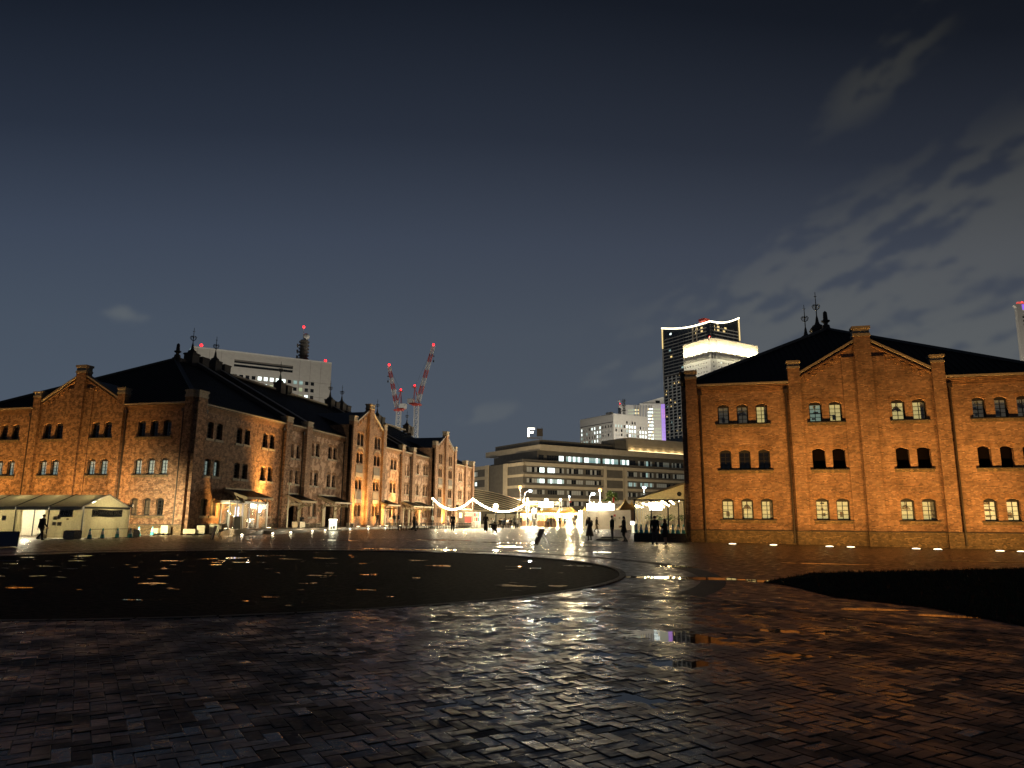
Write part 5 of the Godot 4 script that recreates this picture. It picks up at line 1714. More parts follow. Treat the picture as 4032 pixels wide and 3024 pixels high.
func glass_tower() -> void:
	# the tall tower whose crown is drawn in light
	var b := thing("hotel_tower", "tall dark glass tower whose curved crown is outlined with white light", "building", Vector3(27.0, 0, -770.0))
	var r := RandomNumberGenerator.new()
	r.seed = 8
	var x := face(Vector3.ZERO, E1, -E2)
	var xl := face(Vector3.ZERO, -E2, -E1)
	var crown := func(s: float, full: float, h0: float, h1: float) -> float:
		var t := s / full
		return lerpf(h0, h1, t) - 3.2 * sin(PI * t)
	for f in 2:
		var full := 74.6 if f else 45.2
		var h1 := 222.3 if f else 223.6
		var xx: Transform3D = xl if f else x
		var sg := -1.0 if f else 1.0
		var mb := MB.new()
		var poly := PackedVector2Array([Vector2(0, 0), Vector2(sg * full, 0)])
		var line := []
		for k in 13:
			var s := full * (12 - k) / 12.0
			var y: float = crown.call(s, full, 213.0, h1)
			poly.append(Vector2(sg * s, y))
			line.append(xx * Vector3(sg * s, y + 0.4, 0.4))
		mb.ext(poly, -6.0, -0.8, xx)
		obj(mb, "core", M.far_pane, b)
		mb = MB.new()
		mb.path(line, 0.75, 6)
		obj(mb, "crown_light", M.sign_crown, b)
		mb = MB.new()
		mb.tube(xx * Vector3(sg * full, 150, 0), xx * Vector3(sg * full, 198, 0), 0.7, 0.7, 6)
		obj(mb, "edge_column", M.tower_white, b)
		mb = MB.new()
		mb.tube(xx * Vector3(sg * full, 198.2, 0), xx * Vector3(sg * full, h1, 0), 0.7, 0.7, 6)
		obj(mb, "edge_light", M.window_warm, b)
		var row := 0
		var y := 165.0
		while y < h1 - 3.0:
			var lim := full
			while lim > 4.0 and float(crown.call(lim, full, 213.0, h1)) < y + 1.5: lim -= 4.0
			slab("balcony", M.panel_grey, b, xx, Vector3(minf(0.0, sg * full), y, -0.8), Vector3(maxf(0.0, sg * full), y + 0.75, 0.0)) if y < 209.0 else null
			for k in (9 if f else 5):
				var s0 := full * k / (9.0 if f else 5.0)
				var q := "far_pane"
				if r.randf() < 0.13: q = pick(r, [["window_warm", 0.5], ["window_cool", 0.3], ["window_bright", 0.2]])
				if y > 203.0 and k < 3 and y < 209.0: q = "window_warm"
				var wd := full / (9.0 if f else 5.0)
				if q != "far_pane":
					var off := r.randf_range(0.1, 0.5)
					slab("window", M[q], b, xx, Vector3(minf(sg * (s0 + wd * off), sg * (s0 + wd * (off + 0.35))), y + 0.9, -0.79), Vector3(maxf(sg * (s0 + wd * off), sg * (s0 + wd * (off + 0.35))), y + 2.9, -0.6))
			y += 3.85
			row += 1
		for k in (10 if f else 6): slab("mullion", M.concrete_grey, b, xx, Vector3(sg * full * k / (9.0 if f else 5.0) - 0.15, 165, -0.8), Vector3(sg * full * k / (9.0 if f else 5.0) + 0.15, 210, -0.45))
		if f:
			for s in [20.6, 26.6]: slab("rib", M.concrete_cream, b, xx, Vector3(-s - 0.7, 188, -0.8), Vector3(-s + 0.7, 212.5, 0.1))
			# the lower floors: a white grid of deep balconies
			slab("transfer_floor", M.concrete_grey, b, xx, Vector3(-74.6, 163.6, -0.8), Vector3(-24.0, 165.0, -0.2))
			var yy := 160.0
			while yy > 92.0:
				slab("floor_edge", M.tower_white, b, xx, Vector3(-74.9, yy, -0.8), Vector3(-24.0, yy + 0.8, 0.35))
				for k in 7:
					var q := "far_pane"
					if r.randf() < 0.28: q = pick(r, [["window_warm", 0.6], ["window_cool", 0.4]])
					if q != "far_pane":
						var o := r.randf_range(1.0, 4.0)
						slab("window", M[q], b, xx, Vector3(-73.8 + k * 6.7 + o, yy + 0.85, -0.79), Vector3(-73.8 + k * 6.7 + o + 1.3, yy + 2.6, -0.6))
					slab("balcony_screen", M.concrete_grey, b, xx, Vector3(-73.8 + k * 6.7 + 3.2, yy + 0.85, -0.79), Vector3(-73.8 + k * 6.7 + 5.6, yy + 1.9, -0.5))
				yy -= 3.65
			for k in 8: slab("fin", M.tower_white, b, xx, Vector3(-74.9 + k * 6.7, 92, -0.8), Vector3(-74.3 + k * 6.7, 163.5, 0.36))
	slab("helipad", M.crane_red, b, x, Vector3(-3, 215.5, -14), Vector3(6, 218.4, -6))

func crown_hotel() -> void:
	# the hotel with the floodlit blank crown
	var b := thing("floodlit_hotel", "white hotel with small windows and a floodlit cream crown, half hidden by the roof", "building", Vector3(18.7, 0, -561.5))
	var r := RandomNumberGenerator.new()
	r.seed = 18
	var corners := [Vector3.ZERO, Vector3(4.8, 0, -2.0)]
	var xl := face(Vector3.ZERO, -E2, -E1)
	var x := face(corners[1], E1, -E2)
	var dd: Vector3 = corners[1].normalized()
	var xc := face(Vector3.ZERO, dd, Vector3(-dd.z, 0, dd.x))
	for f in [[xl, -29.0, 0.0], [xc, 0.0, 5.2], [x, 0.0, 48.0]]:
		var h := []
		var s := []
		var wd: float = f[2] - f[1]
		var n := 1 if wd < 6.0 else 9
		for row in 7:
			for k in n:
				var s0: float = f[1] + (2.6 if n == 1 else 1.4 + k * 2.9)
				if f[0] == x: s0 = 2.2 + k * 2.7
				h.append([s0 - 0.45, s0 + 0.45, 122.8 - row * 3.5, 124.0 - row * 3.5, 0.0])
				s.append("window_bright" if r.randf() < 0.14 else "far_pane")
		far_wall(b, f[0], f[1], f[2], 60.0, 126.0, h, s, M.tower_white, 0.4)
		slab("glazed_storey", M.far_pane, b, f[0], Vector3(f[1], 126.0, -0.9), Vector3(f[2], 131.0, -0.5))
		var m := int(wd / 1.3)
		var mb := MB.new()
		for k in m + 1: mb.box(Vector3(f[1] + wd * k / m - 0.16, 126.0, -0.5), Vector3(f[1] + wd * k / m + 0.16, 131.0, 0.0), f[0])
		obj(mb, "louvre_screen", M.panel_grey, b)
		slab("crown_wall", M.concrete_cream, b, f[0], Vector3(f[1], 131.6, -1.0), Vector3(f[2], 142.6, 0.0))
		mb = MB.new()
		for k in m + 1: mb.box(Vector3(f[1] + wd * k / m - 0.08, 131.7, 0.0), Vector3(f[1] + wd * k / m + 0.08, 142.5, 0.12), f[0])
		obj(mb, "crown_ribs", M.concrete_cream, b)
		slab("ledge", M.concrete_grey, b, f[0], Vector3(f[1], 131.0, -1.0), Vector3(f[2], 131.6, 1.2))
		var lamps := 1 if n == 1 else int(wd / 7.0)
		for k in lamps:
			var s0: float = f[1] + wd * (k + 0.5) / lamps
			mb = MB.new()
			mb.box(Vector3(s0 - 0.4, 131.62, 0.75), Vector3(s0 + 0.4, 131.95, 1.1), f[0])
			obj(mb, "flood_lamp", M.lens_white, b)  # unseen ledge lamps, placed to light the crown walls
			omni(b, f[0] * Vector3(s0, 132.6, 1.7), Color(1.0, 0.95, 0.78), 60.0, 0.3)
			omni(b, f[0] * Vector3(s0, 135.5, 3.6), Color(1.0, 0.95, 0.78), 130.0, 0.3)
	red_lamp(b, Vector3(0, 143.6, 0), 0.5)

func edge_tower() -> void:
	var rv := Vector3(0.97, 0, -0.2437)
	var b := thing("skyscraper", "pale skyscraper with a red beacon and violet glow behind the roof", "building", Vector3(282.0, 0, -689.5))
	var x := face(Vector3.ZERO, rv, Vector3(0.2437, 0, 0.9699))
	var mb := MB.new()
	mb.ext(PackedVector2Array([Vector2(-1.0, 0), Vector2(40, 0), Vector2(40, 192.5), Vector2(3.5, 191.5), Vector2(1.0, 190.2), Vector2(2.6, 188.0)]), -3.0, 0.0, x)
	obj(mb, "body", M.panel_grey, b)
	for k in 14: slab("window", M.far_pane, b, x, Vector3(6.6 + 0.12 * k, 178.5 - k * 3.4, -0.05), Vector3(14.0, 179.9 - k * 3.4, 0.1))
	slab("neon_light", M.neon_violet, b, x, Vector3(7.4, 186.0, 0.0), Vector3(12.0, 191.0, 0.3))
	slab("beacon_light", M.lantern_red, b, x, Vector3(4.0, 191.8, -2.0), Vector3(30.0, 193.2, 0.3))
	red_lamp(b, x * Vector3(7.5, 193.0, 0.5), 0.5)
	red_lamp(b, x * Vector3(9.6, 164.5, 0.5), 0.5)

func barrel_hall() -> void:
	var b := thing("barrel_roofed_hall", "low hall with a ribbed barrel roof behind the string lights", "building", Vector3(-33.0, 0.2, -146.0))
	var x := Transform3D(Basis(Vector3(0.97, 0, -0.2437), UP, Vector3(0.2437, 0, 0.9699)), Vector3.ZERO)
	var mb := MB.new()
	for k in 14:
		var s0 := -22.0 + k * 1.55
		var s1 := s0 + 1.55
		var f0 := 4.3 + 3.2 * (1.0 - pow((s0 + 16.0) / 16.2, 2))
		var f1 := 4.3 + 3.2 * (1.0 - pow((s1 + 16.0) / 16.2, 2))
		mb.quad(x * Vector3(s0, f0, 0), x * Vector3(s1, f1, 0), x * Vector3(s1, f1, -26), x * Vector3(s0, f0, -26), UP)
		mb.quad(x * Vector3(s0, 2.8, 0), x * Vector3(s1, 2.8, 0), x * Vector3(s1, f1, 0), x * Vector3(s0, f0, 0), Vector3(0.2, 0, 1))
	obj(mb, "roof", M.concrete_grey, b)
	for k in 11:
		mb = MB.new()
		var pts := []
		for j in 12:
			var s := -22.0 + j * 1.97
			pts.append(x * Vector3(s, 4.3 + 3.2 * (1.0 - pow((s + 16.0) / 16.2, 2)) - 0.42 * k + 0.1, 0.05 + 0.02 * k))
		var keep := []
		for p in pts: if p.y > 2.9: keep.append(p)
		if keep.size() > 1:
			mb.path(keep, 0.075, 4)
			obj(mb, "roof_rib", M.concrete_cream, b)
	slab("front_wall", M.concrete_grey, b, x, Vector3(-22.0, 0, -0.4), Vector3(1.2, 2.8, -0.05))
	slab("eave_beam", M.concrete_cream, b, x, Vector3(-22.0, 2.8, -0.4), Vector3(1.2, 3.1, 0.5))
	for k in 5: slab("curtain", M.canvas, b, x, Vector3(-8.6 + k * 2.0, 0.1, 0.02), Vector3(-6.75 + k * 2.0, 2.3, 0.1))

func leaves_into(mb: MB, o: Vector3, rad: Vector3, n: int, size: float, r: RandomNumberGenerator) -> void:
	for i in n:
		var d := Vector3(r.randfn(0, 1), r.randfn(0, 1), r.randfn(0, 1)).normalized()
		var p := o + d * rad * pow(r.randf(), 0.45)
		var a := Vector3(r.randf_range(-1, 1), r.randf_range(-0.4, 0.6), r.randf_range(-1, 1)).normalized()
		var c := a.cross(Vector3(r.randf_range(-1, 1), r.randf_range(-1, 1), r.randf_range(-1, 1))).normalized()
		var s := size * r.randf_range(0.6, 1.3)
		mb.quad(p - a * s, p + c * s * 0.45, p + a * s, p - c * s * 0.45, a.cross(c))

func tree(at: Vector3, h: float, w: float, label: String, sd: int) -> void:
	var t := thing("street_tree", label, "tree", at)
	var r := RandomNumberGenerator.new()
	r.seed = sd
	var mb := MB.new()
	mb.tube(Vector3.ZERO, Vector3(0.1, h * 0.45, 0), 0.20, 0.13, 8)
	for k in 7:
		var a := k * 2.4
		mb.tube(Vector3(0.1, h * (0.3 + 0.02 * k), 0), Vector3(cos(a) * w * 0.35, h * (0.55 + 0.05 * k), sin(a) * w * 0.35), 0.08, 0.03, 5)
	obj(mb, "trunk", M.bark, t)
	mb = MB.new()
	for k in 26:
		var a := r.randf() * TAU
		var q := sqrt(r.randf()) * w * 0.42
		leaves_into(mb, Vector3(cos(a) * q, h * r.randf_range(0.42, 0.92) - q * 0.25, sin(a) * q), Vector3(w * 0.17, w * 0.13, w * 0.17), 70, 0.17, r)
	obj(mb, "crown", M.leaf, t)

func street_lamp(at: Vector3, h: float, arm: float, orange: bool, e: float, label: String) -> void:
	var t := thing("street_lamp", label, "street lamp", at, 0.0, "lit street lamps beyond the market")
	var mb := MB.new()
	if arm == 0.0: mb.tube(Vector3.ZERO, Vector3(0, h - 0.3, 0), 0.10, 0.06, 8)
	else: mb.path([Vector3.ZERO, Vector3(0, h - 1.2, 0), Vector3(arm * 0.15, h - 0.5, 0), Vector3(arm * 0.5, h - 0.1, 0), Vector3(arm, h, 0)], 0.07, 8)
	obj(mb, "pole", M.white_paint if orange else M.steel, t)
	mb = MB.new()
	mb.ball(Vector3(arm, h, 0), Vector3(0.36, 0.33, 0.36) if orange else Vector3(0.42, 0.22, 0.34), 12)
	obj(mb, "lamp", M.lamp_orange if orange else M.lamp_white, t)
	omni(t, Vector3(arm, h - 0.5, 0), Color(1.0, 0.7, 0.4) if orange else Color(0.9, 0.97, 1.0), e, 0.25)

func build_city() -> void:
	office_block()
	crane(Vector3(-160.0, 0, -372.2), 61.6, Vector3(-6.9, 88.0, 0.3), Vector3(-1.2, 64.0, 0), Vector3(0.8, 73.0, 0), Vector3(2.6, 0, 0), "red and white tower crane with its boom leaning towards the office block")
	crane(Vector3(-150.2, 0, -374.7), 64.8, Vector3(8.4, 99.8, -2.0), Vector3(0.8, 67.0, 0), Vector3(-1.6, 75.6, 0), Vector3(-3.6, 0, 0), "taller red and white tower crane with its boom leaning away from the office block")
	terrace_block()
	grid_block()
	violet_hotel()
	glass_tower()
	crown_hotel()
	edge_tower()
	barrel_hall()
	tree(Vector3(-15.4, 0.2, -140.4), 7.3, 3.4, "leafy street tree in front of the grey office", 3)
	tree(Vector3(-9.8, 0.2, -168.0), 7.6, 3.6, "darker street tree beside the white street lamp", 4)
	street_lamp(Vector3(-34.75, 0.2, -146.0), 7.9, 0.0, true, 45.0, "orange globe street lamp above the barrel-roofed hall")
	street_lamp(Vector3(-33.9, 0.2, -146.2), 7.1, 1.25, false, 55.0, "white curved-arm street lamp above the barrel-roofed hall")
	street_lamp(Vector3(-20.7, 0.2, -149.5), 6.6, 0.8, false, 55.0, "white curved-arm street lamp behind the market sign")
	street_lamp(Vector3(-18.5, 0.2, -150.0), 7.4, 0.0, true, 45.0, "orange globe street lamp beside the leafy tree")
	street_lamp(Vector3(-9.6, 0.2, -152.2), 8.0, 0.12, false, 55.0, "straight white street lamp above the glazed lean-to roof")
	# unseen floodlights, placed to light the far buildings
	for d in [[-240.0, -330.0, 4200.0, "unseen lamp on a pole lighting the pale office block"], [-290.0, -330.0, 2400.0, "unseen lamp on a pole lighting the corner of the pale office block"], [-150.0, -335.0, 1500.0, "unseen lamp on a pole lighting the tower cranes"], [-75.0, -560.0, 5200.0, "unseen lamp on a pole lighting the small-windowed office"], [-20.0, -560.0, 5000.0, "unseen lamp on a pole between the two far offices"], [-45.0, -680.0, 7000.0, "unseen lamp on a pole lighting the striped hotel"], [-30.0, -735.0, 62000.0, "unseen lamp on a pole lighting the glass tower"], [10.0, -510.0, 11000.0, "unseen lamp on a pole lighting the floodlit hotel"], [275.0, -640.0, 26000.0, "unseen lamp on a pole lighting the pale skyscraper"], [-30.0, -180.0, 430.0, "unseen lamp on a pole lighting the grey terraced office"], [-5.0, -200.0, 430.0, "unseen lamp on a pole lighting the far end of the grey terraced office"], [-62.0, -195.0, 430.0, "unseen lamp on a pole lighting the corner of the grey terraced office"]]:
		unseen_floodlight(Vector3(d[0], 0, d[1]), Vector3.ZERO, d[2], Color(1.0, 0.89, 0.70) if d[1] > -250.0 else Color(1.0, 0.95, 0.87), d[3])

# ---------------------------------------------------------------- things on the square
const KANJI := [
	[[.05,.75,.05,.35],[.05,.75,.3,.75],[.3,.75,.3,.35],[.05,.35,.3,.35],[.38,.85,.68,.85],[.38,.72,.68,.72],[.36,.58,.7,.58],[.53,.98,.53,.5],[.72,.88,.98,.88],[.98,.88,.95,.55],[.84,.88,.72,.52],[.36,.38,.98,.38],[.67,.5,.65,.38],[.65,.38,.38,.05],[.67,.38,.98,.05]],
	[[.2,.95,.2,.55],[.2,.55,.03,.05],[.2,.45,.38,.1],[.06,.75,.1,.55],[.36,.8,.29,.6],[.42,.9,.98,.9],[.48,.72,.48,.48],[.92,.72,.92,.48],[.48,.72,.92,.72],[.48,.48,.92,.48],[.62,.9,.62,.5],[.78,.9,.78,.5],[.5,.28,.9,.28],[.7,.42,.7,.06],[.42,.06,.98,.06]],
	[[.05,.9,.48,.9],[.1,.72,.44,.72],[.44,.72,.44,.48],[.1,.48,.44,.48],[.1,.72,.1,.4],[.1,.4,.03,.05],[.92,.95,.6,.85],[.6,.85,.6,.4],[.6,.4,.52,.05],[.6,.58,.98,.58],[.8,.58,.8,.05]]]

func lettering(text: String, size: float, mt: Material, parent: Node3D, x: Transform3D, bold := true) -> void:
	var t := TextMesh.new()
	var f := SystemFont.new()
	f.font_names = PackedStringArray(["Droid Sans"])
	if bold: f.font_weight = 700
	t.font = f
	t.text = text
	t.font_size = 32
	t.pixel_size = size / 32.0
	t.depth = 0.01
	t.curve_step = 2.0
	inst(t, "lettering", mt, parent, x)

func cloth_panel(mb: MB, a: Vector3, b: Vector3, h0: float, h1: float, folds: int, amp: float, out: Vector3, sd: float) -> void:
	# a hanging fabric panel with soft vertical folds
	var n := folds * 4
	for i in n:
		for j in 4:
			var q := []
			for e in [[i, j], [i + 1, j], [i + 1, j + 1], [i, j + 1]]:
				var t: float = e[0] / float(n)
				var s: float = e[1] / 4.0
				var w: float = amp * (0.5 + 0.8 * (1.0 - s)) * (sin(t * folds * TAU + sd) * 0.6 + 0.5 * sin(t * 7.3 + sd * 2.0 + s * 1.4))
				q.append(a.lerp(b, t) + UP * lerpf(h0, h1, s) + out * w)
			mb.quad(q[0], q[1], q[2], q[3], out)

func white_tent() -> void:
	var t := thing("frame_tent", "long white frame tent with banner on its gable end before the brick end wall", "tent", Vector3(-38.2, 0, -38.5))
	var n := 9
	var bw := 2.72
	var d := -3.9
	var ye := 2.03
	var yr := 2.86
	for k in n:
		var x0 := -k * bw
		var x1 := -(k + 1) * bw
		var mb := MB.new()
		mb.quad(Vector3(x0, ye, 0.06), Vector3(x1, ye, 0.06), Vector3(x1, yr, d / 2), Vector3(x0, yr, d / 2), Vector3(0, 1, 1))
		mb.quad(Vector3(x0, ye, d - 0.06), Vector3(x1, ye, d - 0.06), Vector3(x1, yr, d / 2), Vector3(x0, yr, d / 2), Vector3(0, 1, -1))
		obj(mb, "roof_panel", M.canvas_roof, t)
		mb = MB.new()
		mb.box(Vector3(x1 + 0.03, ye - 0.22, 0.05), Vector3(x0 - 0.03, ye, 0.075))
		obj(mb, "valance", M.canvas_roof, t)
		mb = MB.new()
		if k == 1:
			cloth_panel(mb, Vector3(x0 - 0.04, 0, 0), Vector3(x0 - 0.30, 0, 0), 0.05, ye - 0.2, 2, 0.07, Vector3.BACK, 1.0)
			obj(mb, "wall_panel", M.canvas, t)
			mb = MB.new()
			cloth_panel(mb, Vector3(x1 + 0.62, 0, 0), Vector3(x1 + 0.04, 0, 0), 0.05, ye - 0.2, 3, 0.09, Vector3.BACK, 2.0)
		else: cloth_panel(mb, Vector3(x1 + 0.04, 0, 0), Vector3(x0 - 0.04, 0, 0), 0.03, ye - 0.2, 4, 0.022, Vector3.BACK, k * 1.7)
		obj(mb, "wall_panel", M.canvas, t)
		mb = MB.new()
		cloth_panel(mb, Vector3(x1, 0, d), Vector3(x0, 0, d), 0.03, ye, 3, 0.02, Vector3.FORWARD, k * 0.7)
		obj(mb, "back_panel", M.canvas, t)
		mb = MB.new()
		mb.tube(Vector3(x0 - 0.7, ye + 0.35, d * 0.5), Vector3(x1 + 0.7, ye + 0.35, d * 0.5), 0.05, 0.05, 8)
		obj(mb, "tube_lamp", M.lens_white, t)
		omni(t, Vector3((x0 + x1) * 0.5, ye + 0.1, d * 0.5), Color(1.0, 0.95, 0.80), 8.0, 0.3)
	for k in n + 1:
		var mb := MB.new()
		var x0 := -k * bw
		for z in [0.0, d]: mb.tube(Vector3(x0, 0, z), Vector3(x0, ye, z), 0.045, 0.045, 8)
		mb.bar(Vector3(x0, ye + 0.03, 0.07), Vector3(x0, yr + 0.04, d / 2), 0.07, 0.03)
		mb.bar(Vector3(x0, ye + 0.03, d), Vector3(x0, yr + 0.04, d / 2), 0.07, 0.03)
		obj(mb, "frame_rib", M.steel_dark if k else M.steel, t)
		if k > 0 and k < 4:
			mb = MB.new()
			mb.lathe([Vector2(0.24, 0), Vector2(0.26, 0.28), Vector2(0.2, 0.32), Vector2(0.0, 0.33)], 14, Transform3D(Basis(), Vector3(x0, 0, 0.35)))
			obj(mb, "weight", M.cream_wall, t)
	var mb := MB.new()
	mb.tri(Vector3(0, ye - 0.02, 0), Vector3(0, ye - 0.02, d), Vector3(0, yr - 0.02, d / 2), Vector3.RIGHT)
	obj(mb, "gable_panel", M.canvas, t)
	mb = MB.new()
	cloth_panel(mb, Vector3(0, 0, -0.03), Vector3(0, 0, d + 0.03), 0.05, ye - 0.05, 4, 0.06, Vector3.RIGHT, 0.4)
	obj(mb, "gable_wall", M.canvas, t)
	mb = MB.new()
	mb.box(Vector3(0.02, ye - 0.12, d), Vector3(0.06, ye + 0.02, 0.0))
	obj(mb, "gable_beam", M.steel_dark, t)
	# notices pinned to the front
	for q in [[-2.25, 1.18, 0.30, 0.24], [-1.92, 1.22, 0.26, 0.30], [-2.28, 0.82, 0.32, 0.24], [-1.88, 0.80, 0.34, 0.26], [-1.2, 1.18, 0.2, 0.12], [-7.0, 1.1, 0.34, 0.34], [-6.45, 1.1, 0.36, 0.34]]:
		mb = MB.new()
		mb.box(Vector3(q[0], q[1], 0.075), Vector3(q[0] + q[2], q[1] + q[3], 0.085))
		var nt := obj(mb, "notice", M.stone, t)
		mb = MB.new()
		for k in 4: mb.box(Vector3(q[0] + 0.03, q[1] + q[3] * (0.15 + 0.2 * k), 0.085), Vector3(q[0] + q[2] - 0.03 - 0.05 * (k % 2), q[1] + q[3] * (0.22 + 0.2 * k), 0.089))
		obj(mb, "print_lines", M.steel_dark, nt)
	mb = MB.new()
	mb.box(Vector3(-1.80, 1.36, 0.09), Vector3(-0.70, 1.86, 0.10))
	var kb := obj(mb, "sign_board", M.stone, t)
	mb = MB.new()
	for k in 3:
		for s in KANJI[k]:
			var o := Vector2(-1.76 + k * 0.345, 1.44)
			mb.bar(Vector3(o.x + s[0] * 0.31, o.y + s[1] * 0.36, 0.104), Vector3(o.x + s[2] * 0.31, o.y + s[3] * 0.36, 0.104), 0.012, 0.03)
	mb.box(Vector3(-1.6, 1.39, 0.10), Vector3(-0.95, 1.41, 0.104))
	obj(mb, "lettering", M.black, kb)
	# the dark banner on the gable end
	var bn := part("banner", t, Transform3D(Basis(Vector3(0, 0, -1), UP, Vector3(1, 0, 0)), Vector3(0.13, 1.38, -0.55)))
	mb = MB.new()
	for k in 8:
		var s0 := 2.6 * k / 8.0
		var s1 := 2.6 * (k + 1) / 8.0
		var c0 := 0.025 * sin(s0 * 3.0)
		var c1 := 0.025 * sin(s1 * 3.0)
		mb.quad(Vector3(s0, c0, 0), Vector3(s1, c1, 0), Vector3(s1, 0.48 + c1, 0), Vector3(s0, 0.48 + c0, 0), Vector3.BACK)
	obj(mb, "cloth", M.black, bn)
	lettering("SMOKING SPACE", 0.27, M.cream_wall, bn, Transform3D(Basis(), Vector3(1.58, 0.25, 0.012)))
	mb = MB.new()
	for s in [[0.10, 0.08, 0.10, 0.40], [0.10, 0.40, 0.46, 0.40], [0.46, 0.40, 0.46, 0.08], [0.10, 0.08, 0.46, 0.08], [0.16, 0.16, 0.38, 0.16], [0.2, 0.2, 0.28, 0.34], [0.3, 0.22, 0.36, 0.3]]: mb.bar(Vector3(s[0], s[1], 0.012), Vector3(s[2], s[3], 0.012), 0.012, 0.03)
	obj(mb, "cigarette_mark", M.cream_wall, bn)
	# the lamp on the back corner that lights the wall
	var fl := thing("flood_lamp", "black flood lamp on a stand behind the back corner of the white tent", "lamp", Vector3(-40.6, 0, -45.0))
	mb = MB.new()
	mb.box(Vector3(-0.12, -0.1, -0.12), Vector3(0.22, 0.12, 0.22))
	obj(mb, "housing", M.black, fl, Transform3D(Basis(), Vector3(0, 2.2, 0)))
	mb = MB.new()
	mb.tube(Vector3.ZERO, Vector3(0, 2.12, 0), 0.03, 0.025, 6)
	for k in 3: mb.tube(Vector3(0, 0.4, 0), Vector3(0.4 * cos(k * 2.1), 0.0, 0.4 * sin(k * 2.1)), 0.018, 0.018, 5)
	obj(mb, "stand", M.black, fl)
	mb = MB.new()
	mb.box(Vector3(-0.10, -0.08, -0.15), Vector3(0.20, 0.10, -0.125))
	obj(mb, "lens_lamp", M.lens_white, fl, Transform3D(Basis(), Vector3(0, 2.2, 0)))
	spot(fl, Vector3(0.05, 2.2, -0.25), Vector3(-2.2, 0.2, -5.6), Color(1.0, 0.93, 0.72), 110.0, 66.0, 0.8)
	# concrete blocks at its corner
	for q in [[-38.45, -38.1, "grey concrete block at the near corner of the tent gable"], [-38.3, -42.95, "grey concrete block at the back corner of the tent gable"]]:
		mb = MB.new()
		mb.box(Vector3(-0.42, 0, -0.3), Vector3(0.42, 0.5, 0.3))
		mb.box(Vector3(-0.36, 0.5, -0.24), Vector3(0.36, 0.54, 0.24))
		tag(obj(mb, "concrete_block", M.stone, self, Transform3D(Basis(), Vector3(q[0], 0, q[1]))), q[2], "block", "blocks by the tent")

func cone_mesh() -> Node3D:
	var c := Node3D.new()
	var mb := MB.new()
	mb.box(Vector3(-0.19, 0, -0.19), Vector3(0.19, 0.035, 0.19))
	obj(mb, "base", M.black, c)
	mb = MB.new()
	mb.lathe([Vector2(0.145, 0.035), Vector2(0.105, 0.27)], 14)
	mb.lathe([Vector2(0.06, 0.50), Vector2(0.03, 0.66), Vector2(0.0, 0.67)], 14)
	obj(mb, "body", M.teal, c)
	mb = MB.new()
	mb.lathe([Vector2(0.106, 0.27), Vector2(0.061, 0.50)], 14)
	obj(mb, "reflective_sleeve", M.cone_white, c)
	return c

func cones() -> void:
	var proto: Node3D = cone_mesh()
	var list := []
	for q in [[-37.7, -38.7], [-37.7, -39.75], [-37.7, -41.0], [-37.7, -42.15]]: list.append([Vector3(q[0], 0, q[1]), "teal traffic cone in the row beside the tent gable", "cones beside the white tent"])
	list.append([Vector3(-41.1, 0, -46.8), "teal traffic cone under the low end-wall windows", "cones under the brick end wall"])
	list.append([Vector3(-41.25, 0, -48.4), "teal traffic cone under the low end-wall windows", "cones under the brick end wall"])
	for x in [-3.78, -3.46, -3.11, -2.75, -2.38, -2.03, -1.68, -1.31, -0.96, -0.60]: list.append([Vector3(x, 0.531, -50.78), "teal traffic cone on the dark ledge before the glazed lean-to", "cones on the lean-to ledge"])
	for e in list:
		var c: Node3D = proto.duplicate()
		c.name = numbered("traffic_cone")
		add_child(c)
		c.position = e[0]
		tag(c, e[1], "traffic cone", e[2])
	proto.free()
	# the bar that links the cones by the tent
	var mb := MB.new()
	mb.path([Vector3(-37.7, 0.60, -38.7), Vector3(-37.7, 0.60, -42.6)], 0.018, 6)
	tag(obj(mb, "barrier_bar", M.steel_dark), "thin dark bar linking the cones beside the tent", "bar")

